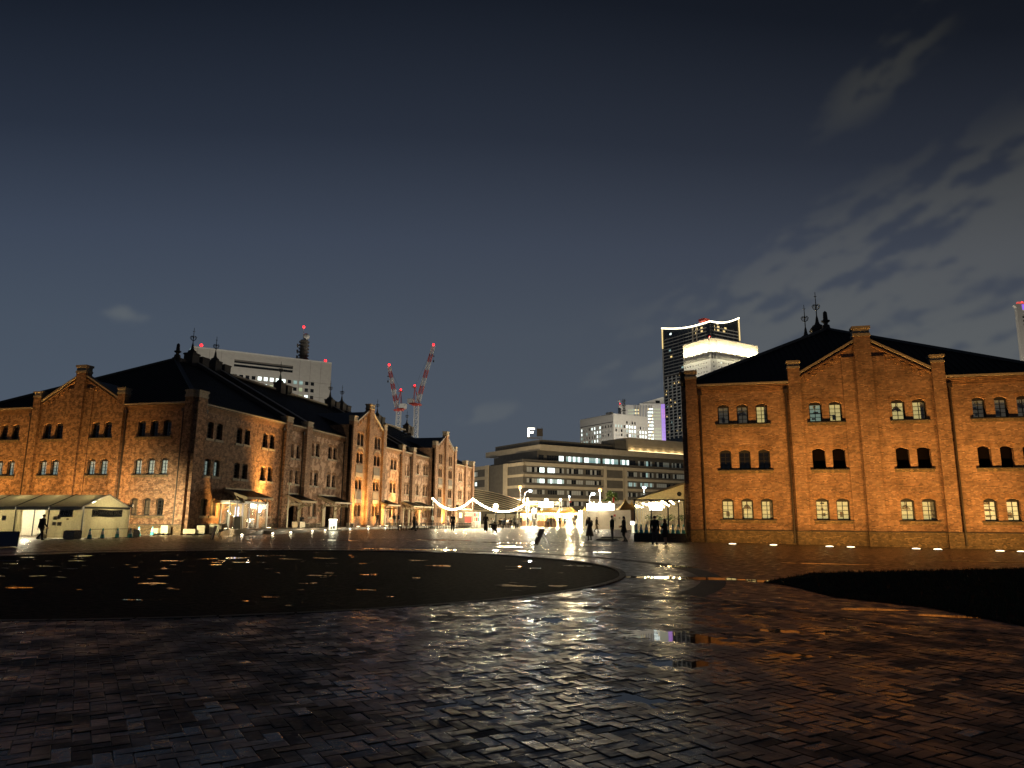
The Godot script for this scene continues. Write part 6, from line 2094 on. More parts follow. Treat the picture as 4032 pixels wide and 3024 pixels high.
func lean_to() -> void:
	# the glazed tent against the side of the orange warehouse
	var t := thing("glazed_lean_to", "glazed beer tent leaning on the side of the orange warehouse", "tent", Vector3(-3.95, 0, -50.6))
	var mb := MB.new()
	mb.box(Vector3(0.0, -0.1, -0.45), Vector3(3.48, 0.53, 0.0))
	var pl := obj(mb, "ledge", M.stone_dark, t)
	for r in 3:
		for k in 7:
			mb = MB.new()
			mb.box(Vector3(0.02 + k * 0.5 + 0.0, 0.02 + r * 0.165, 0.0), Vector3(0.49 + k * 0.5, 0.16 + r * 0.165, 0.02))
			obj(mb, "block", M.stone_dark, pl)
	var L := 21.0
	mb = MB.new()
	mb.quad(Vector3(-0.1, 2.92, 0.0), Vector3(3.5, 4.02, 0.0), Vector3(3.5, 4.02, -L), Vector3(-0.1, 2.92, -L), UP)
	mb.quad(Vector3(-0.1, 2.85, 0.0), Vector3(3.5, 3.95, 0.0), Vector3(3.5, 3.95, -L), Vector3(-0.1, 2.85, -L), -UP)
	mb.quad(Vector3(-0.1, 2.92, 0.0), Vector3(3.5, 4.02, 0.0), Vector3(3.5, 3.95, 0.0), Vector3(-0.1, 2.85, 0.0), Vector3.BACK)
	obj(mb, "roof", M.canvas_roof, t)
	mb = MB.new()
	mb.tri(Vector3(0.05, 2.86, -0.47), Vector3(3.48, 2.86, -0.47), Vector3(3.48, 3.92, -0.47), Vector3.BACK)
	obj(mb, "gable_cloth", M.canvas, t)
	mb = MB.new()
	mb.bar(Vector3(-0.05, 2.89, -0.42), Vector3(3.48, 3.96, -0.42), 0.10, 0.10)
	mb.box(Vector3(0.0, 2.78, -0.5), Vector3(3.48, 2.88, -0.42))
	for x in [0.05, 1.2, 2.35, 3.06, 3.44]: mb.box(Vector3(x - 0.04, 0.53, -0.52), Vector3(x + 0.04, 2.8, -0.44))
	obj(mb, "front_frame", M.steel_dark, t)
	for k in 8: 
		mb = MB.new()
		mb.box(Vector3(0.0, 0.1, -0.6 - k * 2.9), Vector3(0.08, 2.86, -0.5 - k * 2.9))
		obj(mb, "side_post", M.steel, t)
	var fx := [0.05, 1.2, 2.35, 3.06, 3.44]
	for k in 4:
		mb = MB.new()
		mb.box(Vector3(fx[k] + 0.04, 0.55, -0.485), Vector3(fx[k + 1] - 0.04, 2.78, -0.478))
		obj(mb, "pane", M.glass, t)
	for k in 7:
		mb = MB.new()
		mb.box(Vector3(0.036, 0.1, -0.62 - k * 2.9 - 2.76), Vector3(0.043, 2.84, -0.62 - k * 2.9))
		obj(mb, "side_pane", M.glass, t)
	mb = MB.new()
	mb.box(Vector3(0.1, 0.05, -L), Vector3(3.4, 0.12, -0.6))
	obj(mb, "floor", M.deck, t)
	mb = MB.new()
	mb.box(Vector3(0.0, 0.1, -L - 0.1), Vector3(3.48, 3.4, -L))
	mb.box(Vector3(3.40, 0.1, -L), Vector3(3.47, 3.9, -1.2))
	obj(mb, "back_cloth", M.canvas, t)
	for k in 5:
		mb = MB.new()
		var pts := []
		for j in 7: pts.append(Vector3(0.4 + j * 0.45, 2.8 + 0.12 * j - 0.25 * sin(PI * j / 6.0), -2.2 - k * 3.6))
		mb.path(pts, 0.012, 4)
		obj(mb, "festoon_cable", M.black, t)
		for j in 6:
			mb = MB.new()
			mb.ball(Vector3(0.55 + j * 0.45, 2.66 + 0.12 * j - 0.25 * sin(PI * (j + 0.3) / 6.0), -2.2 - k * 3.6), Vector3.ONE * 0.075, 8)
			obj(mb, "festoon_bulb", M.bulb_lit, t)
		omni(t, Vector3(1.7, 2.75, -2.2 - k * 3.6), Color(1.0, 0.86, 0.6), 6.0, 0.3)
	# the bright menu screen hanging inside, planters and tables
	mb = MB.new()
	mb.box(Vector3(1.45, 2.15, -1.62), Vector3(2.35, 2.72, -1.55), Transform3D(Basis(UP, 0.25), Vector3(0, 0, 0)))
	obj(mb, "hanging_sign_light", M.sign_white, t)
	var r := RandomNumberGenerator.new()
	r.seed = 6
	for k in 4:
		mb = MB.new()
		mb.box(Vector3(0.75 + k * 0.72, 1.15, -1.5), Vector3(1.35 + k * 0.72, 1.42, -1.2))
		mb.box(Vector3(0.80 + k * 0.72, 0.1, -1.45), Vector3(0.86 + k * 0.72, 1.15, -1.25))
		mb.box(Vector3(1.24 + k * 0.72, 0.1, -1.45), Vector3(1.30 + k * 0.72, 1.15, -1.25))
		var pb := obj(mb, "planter", M.white_board, t)
		mb = MB.new()
		leaves_into(mb, Vector3(1.05 + k * 0.72, 1.62, -1.35), Vector3(0.34, 0.26, 0.2), 150, 0.06, r)
		obj(mb, "foliage", M.leaf, pb)
	for k in 5:
		mb = MB.new()
		mb.box(Vector3(1.0, 0.78, -3.2 - k * 3.2), Vector3(2.9, 0.83, -2.3 - k * 3.2))
		for q in [[1.05, -3.15], [2.82, -3.15], [1.05, -2.38], [2.82, -2.38]]: mb.box(Vector3(q[0], 0.1, q[1] - k * 3.2), Vector3(q[0] + 0.05, 0.78, q[1] + 0.05 - k * 3.2))
		obj(mb, "table", M.wood_cream, t)
	mb = MB.new()
	mb.tube(Vector3(3.15, 3.25, -0.44), Vector3(3.15, 3.25, -0.38), 0.16, 0.16, 14)
	obj(mb, "vent", M.black, t)

func table_sets() -> void:
	# folding beer tables with a bench on either side
	var tb := thing("folding_table", "long folding beer table in the row of tables on the square", "table", Vector3.ZERO, 0.0, "folding tables in the long row")
	var mb := MB.new()
	mb.box(Vector3(-0.25, 0.715, -0.95), Vector3(0.25, 0.745, 0.95))
	obj(mb, "tabletop", M.wood_brown, tb)
	for z in [-0.7, 0.7]:
		mb = MB.new()
		for x in [-0.2, 0.2]: mb.tube(Vector3(x, 0, z), Vector3(x, 0.715, z), 0.026, 0.026, 5)
		mb.tube(Vector3(-0.2, 0.12, z), Vector3(0.2, 0.12, z), 0.015, 0.015, 5)
		mb.tube(Vector3(0, 0.42, z), Vector3(0, 0.7, z * 0.4), 0.014, 0.014, 5)
		obj(mb, "leg", M.steel_dark, tb)
	var bc := thing("folding_bench", "narrow folding bench beside the row of beer tables", "bench", Vector3.ZERO, 0.0, "folding benches in the long row")
	mb = MB.new()
	mb.box(Vector3(-0.13, 0.40, -0.95), Vector3(0.13, 0.43, 0.95))
	obj(mb, "seat", M.wood_brown, bc)
	for z in [-0.7, 0.7]:
		mb = MB.new()
		for x in [-0.1, 0.1]: mb.tube(Vector3(x, 0, z), Vector3(x, 0.40, z), 0.024, 0.024, 5)
		mb.tube(Vector3(-0.1, 0.1, z), Vector3(0.1, 0.1, z), 0.013, 0.013, 5)
		obj(mb, "leg", M.steel_dark, bc)
	var first := true
	for i in 14:
		var z := -67.2 - i * 2.03
		var x := -28.9 + 0.02 * i
		var l1 := "long folding beer table in the row of tables on the square"
		var l2 := "narrow folding bench beside the row of beer tables"
		for s in [-0.62, 0.0, 0.62]:
			if first and s == 0.0: tb.position = on(x, z); continue
			if first and s < 0.0: bc.position = on(x + s, z); continue
			copy_of(tb if s == 0.0 else bc, l1 if s == 0.0 else l2, on(x + s, z))
		first = false
	for q in [[-24.9, -92.0], [-23.6, -95.5], [-26.0, -96.0], [-25.0, -100.0]]:
		for s in [-0.62, 0.0, 0.62]:
			var c := copy_of(tb if s == 0.0 else bc, "folding beer table where seated guests eat before the barrel-roofed hall" if s == 0.0 else "folding bench under the seated guests before the barrel-roofed hall", on(q[0] + s * 0.1, q[1] + s), PI / 2)
			c.set_meta("group", "tables of the seated guests" if s == 0.0 else "benches of the seated guests")

func string_lights() -> void:
	var tops := [Vector3(-33.2, 4.15, -89.6), Vector3(-28.1, 4.15, -90.9), Vector3(-28.0, 4.2, -121.5)]
	for k in 2:
		var p := thing("light_pole", ["dark pole carrying the near end of the string lights", "white pole where the two strings of lights meet"][k], "pole", on(tops[k].x, tops[k].z), 0.0, "string light poles")
		var mb := MB.new()
		mb.tube(Vector3.ZERO, Vector3(0, tops[k].y - p.position.y + 0.1, 0), 0.06, 0.045, 8)
		mb.lathe([Vector2(0.35, 0.0), Vector2(0.35, 0.12), Vector2(0.1, 0.16)], 14)
		obj(mb, "pole", M.white_paint if k else M.steel_dark, p)
	for k in 2:
		var a: Vector3 = tops[k]
		var b: Vector3 = tops[k + 1]
		var n := 26 if k == 0 else 84
		var sag := 1.4 if k == 0 else 1.5
		var s := thing("string_light", ["short sagging string of white bulbs between two poles", "long sagging string of white bulbs running to the truss gate"][k], "string lights", a, 0.0, "string lights")
		var pts := []
		for i in n + 1:
			var t := i / float(n)
			pts.append(a.lerp(b, t) - a - UP * sag * 4.0 * t * (1.0 - t))
		var mb := MB.new()
		mb.path(pts, 0.012, 4)
		obj(mb, "cable", M.black, s)
		var bulb := MB.new()
		bulb.ball(Vector3(0, -0.10, 0), Vector3(0.095, 0.105, 0.095), 8)
		bulb.tube(Vector3(0, -0.02, 0), Vector3(0, 0.03, 0), 0.03, 0.03, 6)
		var bm := bulb.mesh()
		for i in n + 1: inst(bm, "bulb", M.bulb_lit, s, Transform3D(Basis(), pts[i]))
		for i in range(3, n, 6 if k == 0 else 12): omni(s, pts[i] + Vector3(0, -0.3, 0), Color(1.0, 0.92, 0.74), 13.0, 0.15)

func bright_lamp(at: Vector3, e: float, r: float, label: String) -> void:
	var t := thing("ball_lamp", label, "lamp", on(at.x, at.z), 0.0, "bright ball lamps of the market")
	var h := at.y - t.position.y
	var mb := MB.new()
	mb.tube(Vector3.ZERO, Vector3(0, h - r, 0), 0.04, 0.03, 6)
	obj(mb, "stand", M.steel_dark, t)
	mb = MB.new()
	mb.ball(Vector3(0, h, 0), Vector3.ONE * r, 12)
	obj(mb, "lamp", M.bulb_lit, t)
	omni(t, Vector3(0, h - r - 0.12, 0), Color(1.0, 0.94, 0.80), e, r)

func pagoda(at: Vector3, w: float, eave: float, peak: float, mt: Material, label: String, lamp := 0.0) -> void:
	var t := thing("pagoda_tent", label, "tent", at, 0.3, "pagoda tents of the market")
	var mb := MB.new()
	for k in 4:
		var c0 := Vector3(w / 2 * [1, -1, -1, 1][k], 0, w / 2 * [1, 1, -1, -1][k])
		var c1 := Vector3(w / 2 * [1, -1, -1, 1][(k + 1) % 4], 0, w / 2 * [1, 1, -1, -1][(k + 1) % 4])
		var prev := [c0 + UP * eave, c1 + UP * eave]
		for j in 6:
			var t1 := (j + 1) / 6.0
			var f := pow(1.0 - t1, 1.7)
			var y := lerpf(eave, peak, t1)
			var q := [c0 * f + UP * y, c1 * f + UP * y]
			mb.quad(prev[0], prev[1], q[1], q[0], c0 + c1 + UP)
			prev = q
		mb.quad(c0 + UP * eave, c1 + UP * eave, c1 + UP * (eave - 0.25), c0 + UP * (eave - 0.25), c0 + c1)
	obj(mb, "roof", mt, t)
	mb = MB.new()
	for k in 4:
		var c := Vector3(w / 2 * [1, -1, -1, 1][k], 0, w / 2 * [1, 1, -1, -1][k])
		mb.tube(c, c + UP * eave, 0.04, 0.04, 6)
	obj(mb, "pole", M.steel, t)
	if lamp > 0.0:
		mb = MB.new()
		mb.ball(Vector3(0, eave - 0.35, 0), Vector3.ONE * 0.22, 10)
		obj(mb, "lamp", M.bulb_lit, t)
		omni(t, Vector3(0, eave - 0.65, 0), Color(1.0, 0.88, 0.62), lamp, 0.2)

func truss_into(mb: MB, a: Vector3, b: Vector3, w: float, n: int) -> void:
	var d := (b - a).normalized()
	var s := d.cross(Vector3(0.2437, 0, 0.9699)).normalized()
	var u := s.cross(d).normalized()
	var c := [s + u, s - u, -s - u, -s + u]
	for k in 4: mb.tube(a + c[k] * w * 0.5, b + c[k] * w * 0.5, 0.035, 0.035, 5, false)
	for i in n:
		var p := a.lerp(b, float(i) / n)
		var q := a.lerp(b, float(i + 1) / n)
		var m := (p + q) * 0.5
		for k in 4:
			mb.tube(p + c[k] * w * 0.5, m + c[(k + 1) % 4] * w * 0.5, 0.02, 0.02, 3, false)
			mb.tube(m + c[(k + 1) % 4] * w * 0.5, q + c[k] * w * 0.5, 0.02, 0.02, 3, false)

func market() -> void:
	# the truss gate with the lit name panel
	var rv := Vector3(0.97, 0, -0.2437)
	var g := thing("truss_gate", "white truss gateway with lit sign at the market entrance", "gate", Vector3(-28.4, 0.26, -125.0))
	var x := Transform3D(Basis(rv, UP, Vector3(0.2437, 0, 0.9699)), Vector3.ZERO)
	for s in [0.0, 5.9]:
		var mb := MB.new()
		truss_into(mb, x * Vector3(s, 0, 0), x * Vector3(s, 4.5, 0), 0.42, 9)
		obj(mb, "tower", M.white_paint, g)
		mb = MB.new()
		for k in 6: mb.box(Vector3(s - 0.15, 0.2 + k * 0.6, 0.23), Vector3(s + 0.15, 0.5 + k * 0.6, 0.25), x)
		obj(mb, "pattern_panel", M.steel_dark, g)
		mb = MB.new()
		mb.ball(x * Vector3(s, 4.7, 0.2), Vector3.ONE * 0.2, 8)
		obj(mb, "lamp", M.bulb_lit, g)
	var mb := MB.new()
	truss_into(mb, x * Vector3(0.2, 4.05, 0), x * Vector3(5.7, 4.05, 0), 0.55, 12)
	obj(mb, "beam", M.white_paint, g)
	slab("sign_panel", M.sign_white, g, x, Vector3(2.0, 3.4, 0.3), Vector3(4.6, 4.25, 0.45))
	mb = MB.new()
	mb.box(Vector3(2.9, 3.86, 0.45), Vector3(3.7, 3.92, 0.47), x)
	mb.box(Vector3(3.27, 3.7, 0.45), Vector3(3.33, 3.92, 0.47), x)
	mb.box(Vector3(3.0, 3.66, 0.45), Vector3(3.6, 3.70, 0.47), x)
	obj(mb, "sign_mark", M.concrete_grey, g)
	mb = MB.new()
	mb.ball(x * Vector3(3.35, 4.62, 0.38), Vector3(0.38, 0.26, 0.12), 14)
	obj(mb, "sign_medallion", M.sign_white, g)
	omni(g, x * Vector3(3.3, 3.8, 1.2), Color(1.0, 0.96, 0.86), 30.0, 0.4)
	omni(g, x * Vector3(0.4, 4.6, 1.0), Color(1.0, 0.93, 0.76), 30.0, 0.3)
	# the draped food tent behind the gate
	var t := thing("draped_tent", "wide draped yellow food tent behind the truss gate", "tent", Vector3(-26.7, 0.26, -129.5))
	for k in 6:
		mb = MB.new()
		var s0 := k * 0.86
		for j in 5:
			var y0 := 2.35 + 1.15 * pow(j / 5.0, 1.5)
			var y1 := 2.35 + 1.15 * pow((j + 1) / 5.0, 1.5)
			var z0 := 0.9 - j * 0.3
			mb.quad(x * Vector3(s0 + 0.14 * j * 0.3, y0 - 0.08, z0), x * Vector3(s0 + 0.86 + 0.14 * j * 0.3, y0, z0), x * Vector3(s0 + 0.86 + 0.14 * (j + 1) * 0.3, y1, z0 - 0.3), x * Vector3(s0 + 0.14 * (j + 1) * 0.3, y1 - 0.08, z0 - 0.3), UP + x.basis.z)
		obj(mb, "roof_drape", M.canvas_yellow if k % 2 else M.canvas_roof, t)
	slab("back_wall", M.canvas, t, x, Vector3(0.0, 0.0, -3.0), Vector3(5.6, 3.4, -2.9))
	slab("counter", M.white_board, t, x, Vector3(0.4, 0.0, 0.2), Vector3(2.2, 1.0, 0.8))
	slab("counter", M.wood_brown, t, x, Vector3(3.1, 0.0, 0.2), Vector3(4.9, 1.0, 0.8))
	for k in 5:
		mb = MB.new()
		mb.ball(x * Vector3(0.6 + k * 1.05, 2.15, 0.5), Vector3.ONE * 0.20, 10)
		obj(mb, "lamp", M.bulb_lit, t)
		omni(t, x * Vector3(0.6 + k * 1.05, 1.8, 1.2), Color(1.0, 0.90, 0.68), 110.0, 0.25)
	mb = MB.new()
	mb.ball(x * Vector3(3.0, 2.75, 1.2), Vector3(0.12, 0.30, 0.12), 10)
	tag(obj(mb, "red_lantern", M.lantern_red, self, Transform3D(Basis(), t.position)), "red paper lantern hanging before the draped food tent", "lantern")
	# stalls and pagodas
	for d in [[-31.6, -134.0], [-30.7, -133.6], [-29.9, -133.4], [-29.1, -133.2], [-28.4, -133.0], [-27.7, -133.0]]:
		pagoda(Vector3(d[0] * 1.02, 0.26, d[1] * 1.02), 1.6, 3.9, 4.95, M.canvas_yellow, "small pale pagoda tent in the row behind the truss gate")
	pagoda(Vector3(-19.15, 0.26, -117.5), 2.3, 2.25, 3.35, M.canvas_yellow, "yellow pagoda tent with a bright stall beside the truss gate", 14.0)
	pagoda(Vector3(-17.2, 0.26, -118.5), 2.0, 2.3, 3.4, M.canvas_yellow, "yellow pagoda tent half hidden by the white hoarding", 12.0)
	pagoda(Vector3(-8.6, 0.26, -97.0), 2.3, 2.45, 4.25, M.canvas_yellow, "tall yellow pagoda tent rising behind the white hoarding", 6.0)
	pagoda(Vector3(-8.5, 0.26, -106.0), 2.2, 2.5, 4.15, M.canvas_yellow, "second tall yellow pagoda tent between hoarding and lean-to", 6.0)
	for q in [[-19.4, -116.2, "bright food counter under the yellow pagoda tent"], [-17.6, -116.8, "bright food counter beside the white hoarding"], [-22.0, -121.0, "low display counter right beside the truss gate tower"]]:
		var c := thing("food_counter", q[2], "counter", Vector3(q[0], 0.26, q[1]), 0.25, "market counters")
		slab("front", M.white_board, c, Transform3D.IDENTITY, Vector3(-0.8, 0, -0.3), Vector3(0.8, 0.95, 0.3))
		slab("top", M.wood_cream, c, Transform3D.IDENTITY, Vector3(-0.9, 0.95, -0.4), Vector3(0.9, 1.0, 0.4))
		for k in 4:
			mb = MB.new()
			mb.lathe([Vector2(0.07, 1.0), Vector2(0.09, 1.2), Vector2(0.05, 1.3), Vector2(0.0, 1.32)], 10, Transform3D(Basis(), Vector3(-0.6 + k * 0.4, 0, 0.1)))
			obj(mb, "jar", M.wood_brown if k % 2 else M.teal, c)
		mb = MB.new()
		mb.ball(Vector3(0, 1.75, 0.0), Vector3(0.34, 0.26, 0.3), 10)
		mb.tube(Vector3(0, 1.0, -0.25), Vector3(0, 1.6, -0.1), 0.03, 0.03, 6)
		obj(mb, "lamp", M.bulb_lit, c)
		omni(c, Vector3(0, 1.6, 0.6), Color(1.0, 0.90, 0.68), 80.0, 0.3)
	# a close row of small stalls with warm eaves lights
	var stall_where := [[-24.2, -118.5, "first small stall inside the gate with a bulb-lined awning"], [-22.3, -115.0, "second small stall with a bulb-lined awning nearer the pagoda"], [-20.6, -119.5, "third small stall with a bulb-lined awning behind the pagoda"], [-16.0, -115.5, "small stall with a bulb-lined awning behind the hoarding end"], [-29.6, -129.0, "small stall with a bulb-lined awning outside the gate tower"]]
	for q in stall_where:
		var st := thing("market_stall", q[2], "stall", Vector3(q[0], 0.26, q[1]), 0.25, "small market stalls")
		for s in [-0.95, 0.95]: slab("post", M.white_paint, st, Transform3D.IDENTITY, Vector3(s - 0.04, 0, 0.5), Vector3(s + 0.04, 2.2, 0.58))
		slab("counter", M.wood_brown, st, Transform3D.IDENTITY, Vector3(-1.0, 0, 0.1), Vector3(1.0, 0.95, 0.6))
		slab("back_cloth", M.canvas_yellow, st, Transform3D.IDENTITY, Vector3(-1.0, 0, -0.9), Vector3(1.0, 2.3, -0.85))
		mb = MB.new()
		for k in 6:
			var e := -1.0 + k / 3.0
			mb.quad(Vector3(e, 2.2, 0.75), Vector3(e + 1.0 / 3.0, 2.2, 0.75), Vector3(e + 1.0 / 3.0, 2.65, -0.9), Vector3(e, 2.65, -0.9), UP)
			mb.tri(Vector3(e, 2.2, 0.75), Vector3(e + 1.0 / 3.0, 2.2, 0.75), Vector3(e + 1.0 / 6.0, 1.98, 0.77), Vector3.BACK)
		obj(mb, "awning", M.canvas_yellow, st)
		for k in 7:
			mb = MB.new()
			mb.ball(Vector3(-0.9 + k * 0.3, 2.12, 0.85), Vector3.ONE * 0.075, 8)
			obj(mb, "bulb_lamp", M.bulb_lit, st)
		for k in 5: slab("goods", [M.red, M.teal, M.wood_cream, M.white_paint, M.crane_red][k], st, Transform3D.IDENTITY, Vector3(-0.8 + k * 0.34, 0.95, 0.25), Vector3(-0.58 + k * 0.34, 1.1 + 0.08 * (k % 3), 0.5))
		omni(st, Vector3(0, 1.9, 0.2), Color(1.0, 0.86, 0.58), 14.0, 0.2)
	# the white hoarding
	var h := thing("hoarding", "long plain white hoarding with red notice beside the stalls", "hoarding", Vector3(-14.94, 0.2, -100.5))
	var hv := Vector3(7.38, 0, 7.7).normalized()
	var hx := Transform3D(Basis(hv, UP, hv.cross(UP)), Vector3.ZERO)
	for k in 7:
		mb = MB.new()
		mb.box(Vector3(k * 1.525 + 0.006, 0.0, -0.12), Vector3((k + 1) * 1.525 - 0.006, 2.52, 0.0), hx)
		obj(mb, "board", M.white_board, h)
	mb = MB.new()
	mb.box(Vector3(0, 0, -2.4), Vector3(0.1, 2.5, -0.12), hx)
	mb.box(Vector3(10.57, 0, -2.4), Vector3(10.67, 2.5, -0.12), hx)
	mb.box(Vector3(0, 2.44, -2.4), Vector3(10.67, 2.5, -0.13), hx)
	obj(mb, "return", M.white_board, h)
	slab("notice", M.red, h, hx, Vector3(7.1, 1.68, 0.0), Vector3(7.55, 1.98, 0.02))
	slab("notice", M.stone, h, hx, Vector3(7.1, 1.1, 0.0), Vector3(7.5, 1.55, 0.02))
	slab("notice", M.stone, h, hx, Vector3(8.2, 1.4, 0.0), Vector3(8.5, 1.6, 0.02))
	# the lit food sign above it
	var sgn := thing("stall_sign", "long glowing stall sign with red shapes above the white hoarding", "sign", Vector3(-13.9, 0.26, -97.6))
	slab("sign_panel", M.sign_white, sgn, x, Vector3(0.0, 2.42, 0.0), Vector3(3.75, 3.34, 0.15))
	for k in 2:
		mb = MB.new()
		mb.ext(PackedVector2Array([Vector2(0.95 + k * 1.2, 3.02), Vector2(1.55 + k * 1.2, 3.05), Vector2(1.42 + k * 1.2, 2.85), Vector2(1.35 + k * 1.2, 2.62), Vector2(1.25 + k * 1.2, 2.85)]), 0.15, 0.17, x)
		obj(mb, "sign_shape", M.crane_red, sgn)
	for k in 3:
		mb = MB.new()
		mb.ball(x * Vector3(0.5 + k * 1.3, 3.42, 0.35), Vector3.ONE * 0.15, 8)
		mb.tube(x * Vector3(0.5 + k * 1.3, 3.3, 0.1), x * Vector3(0.5 + k * 1.3, 3.42, 0.3), 0.03, 0.03, 5)
		obj(mb, "lamp", M.bulb_lit, sgn)
	mb = MB.new()
	for s in [0.1, 3.65]: mb.box(Vector3(s - 0.05, 0, 0.0), Vector3(s + 0.05, 2.42, 0.1), x)
	obj(mb, "post", M.steel, sgn)
	omni(sgn, x * Vector3(1.9, 3.0, 1.2), Color(1.0, 0.92, 0.75), 6.0, 0.4)
	# the white container with dark lettering behind
	var ct := thing("shop_container", "white shop container with dark round emblem behind the tall pagoda tent", "container", Vector3(-14.3, 0.26, -109.0))
	slab("body", M.white_paint, ct, x, Vector3(0, 0, -2.4), Vector3(6.4, 3.95, 0))
	slab("awning", M.canvas_roof, ct, x, Vector3(3.0, 3.0, 0.0), Vector3(6.0, 3.1, 0.9))
	mb = MB.new()
	mb.tube(x * Vector3(4.55, 3.45, 0.01), x * Vector3(4.55, 3.45, 0.05), 0.30, 0.30, 20)
	var em := obj(mb, "emblem", M.black, ct)
	mb = MB.new()
	for k in 3: mb.box(Vector3(4.42 + 0.11 * k, 3.3, 0.05), Vector3(4.48 + 0.11 * k, 3.56, 0.07), x)
	mb.box(Vector3(4.38, 3.56, 0.05), Vector3(4.74, 3.61, 0.07), x)
	obj(mb, "emblem_figure", M.white_paint, em)
	lettering("XIII", 0.42, M.steel_dark, ct, x * Transform3D(Basis(), Vector3(3.55, 3.45, 0.01)))
	mb = MB.new()
	mb.box(Vector3(2.72, 3.75, 0.2), Vector3(2.98, 4.55, 0.26), x)
	mb.tube(x * Vector3(2.85, 2.0, 0.2), x * Vector3(2.85, 4.7, 0.2), 0.02, 0.02, 5)
	tag(obj(mb, "banner_flag", M.red, self, Transform3D(Basis(), ct.position)), "small red upright banner before the white shop container", "banner")
	bright_lamp(Vector3(-26.4, 3.2, -96.3), 65.0, 0.34, "big glaring ball lamp hanging low beside the long string of bulbs")
	bright_lamp(Vector3(-26.2, 2.9, -120.5), 85.0, 0.42, "big glaring ball lamp beside the left truss tower of the gate")
	bright_lamp(Vector3(-17.0, 2.6, -112.5), 40.0, 0.30, "ball lamp glaring beside the end of the white hoarding")
	# festoon by the hall
	for k in 6:
		mb = MB.new()
		mb.ball(Vector3.ZERO, Vector3.ONE * 0.16, 8)
		var y := 5.35 - k * 0.38
		tag(obj(mb, "bulb_lamp", M.bulb_lit, self, Transform3D(Basis(), Vector3(-33.6 - 0.06 * k * k, y, -144.5))), "single bulb in the upright row at the edge of the barrel roof", "bulb", "bulbs at the barrel roof edge")
	# the kiosk with the red panel
	var k1 := thing("info_kiosk", "small kiosk with a dark red lettered panel behind the tables", "kiosk", Vector3(-31.4, 0.26, -95.3))
	slab("body", M.wood_grey, k1, x, Vector3(-0.1, 0, -1.6), Vector3(1.75, 2.35, -0.1))
	slab("roof", M.concrete_cream, k1, x, Vector3(-0.3, 2.42, -1.8), Vector3(1.6, 2.56, 0.5))
	slab("lit_panel_lamp", M.sign_warm, k1, x, Vector3(0.05, 1.35, -0.1), Vector3(0.42, 2.0, -0.02))
	slab("panel", M.wood_brown, k1, x, Vector3(0.85, 1.45, -0.1), Vector3(1.9, 2.2, -0.02))
	slab("red_panel", M.red, k1, x, Vector3(0.85, 0.7, -0.1), Vector3(1.9, 1.44, -0.02))
	for q in [["YOKOHAMA", 2.06], ["RED BRICK", 1.84], ["WAREHOUSE", 1.62]]: lettering(q[0], 0.19, M.white_paint, k1, x * Transform3D(Basis(), Vector3(1.38, q[1], -0.01)))
	omni(k1, x * Vector3(0.9, 2.3, 0.7), Color(1.0, 0.88, 0.66), 3.0, 0.2)
	var k2 := thing("panelled_booth", "white panelled booth beside the red lettered kiosk", "booth", Vector3(-29.45, 0.26, -95.75))
	slab("body", M.white_paint, k2, x, Vector3(0, 0, -1.2), Vector3(0.95, 2.15, -0.1))
	for r in 2:
		for k in 3: slab("poster", [M.wood_cream, M.red, M.teal][(k + r) % 3], k2, x, Vector3(0.1 + 0.28 * k, 0.9 + 0.6 * r, -0.1), Vector3(0.32 + 0.28 * k, 1.4 + 0.6 * r, -0.08))
	# traffic signal
	var ts := thing("traffic_signal", "grey traffic signal on a pole behind the market", "traffic signal", Vector3(-23.7, 0.2, -140.0))
	mb = MB.new()
	mb.tube(Vector3.ZERO, Vector3(0, 5.0, 0), 0.08, 0.06, 8)
	mb.tube(Vector3(0, 4.7, 0), Vector3(0.7, 4.7, 0), 0.03, 0.03, 5)
	obj(mb, "pole", M.steel, ts)
	slab("head", M.steel, ts, x, Vector3(-0.16, 4.0, 0.06), Vector3(0.18, 4.95, 0.3))
	slab("red_signal", M.crane_red, ts, x, Vector3(0.35, 4.5, 0.06), Vector3(0.75, 4.85, 0.25))
	# the light-up sign beside the lean-to
	var ls := thing("lightbox_sign", "small white lightbox sign on the pavement beside the glazed lean-to", "sign", on(-5.4, -68.4))
	slab("sign_box", M.sign_white, ls, x, Vector3(-0.22, 0.78, -0.1), Vector3(0.28, 1.08, 0.1))
	slab("sign_stem", M.sign_panel, ls, x, Vector3(-0.12, 0.0, -0.06), Vector3(0.16, 0.77, 0.06))
	# cable ramp
	mb = MB.new()
	mb.ext(PackedVector2Array([Vector2(-0.9, 0), Vector2(0.9, 0), Vector2(0.7, 0.10), Vector2(-0.7, 0.10)]), -1.1, 1.1)
	tag(obj(mb, "cable_ramp", M.black, self, Transform3D(Basis(), on(-5.9, -52.6, -0.01))), "low black cable ramp on the pavement near the couple", "ramp")
	mb = MB.new()
	mb.ext(PackedVector2Array([Vector2(-0.9, 0), Vector2(0.9, 0), Vector2(0.75, 0.08), Vector2(-0.75, 0.08)]), -1.2, 1.2)
	tag(obj(mb, "cable_ramp", M.black, self, Transform3D(Basis(), on(-6.0, -56.6, -0.01))), "second low black cable ramp, further behind the couple", "ramp")

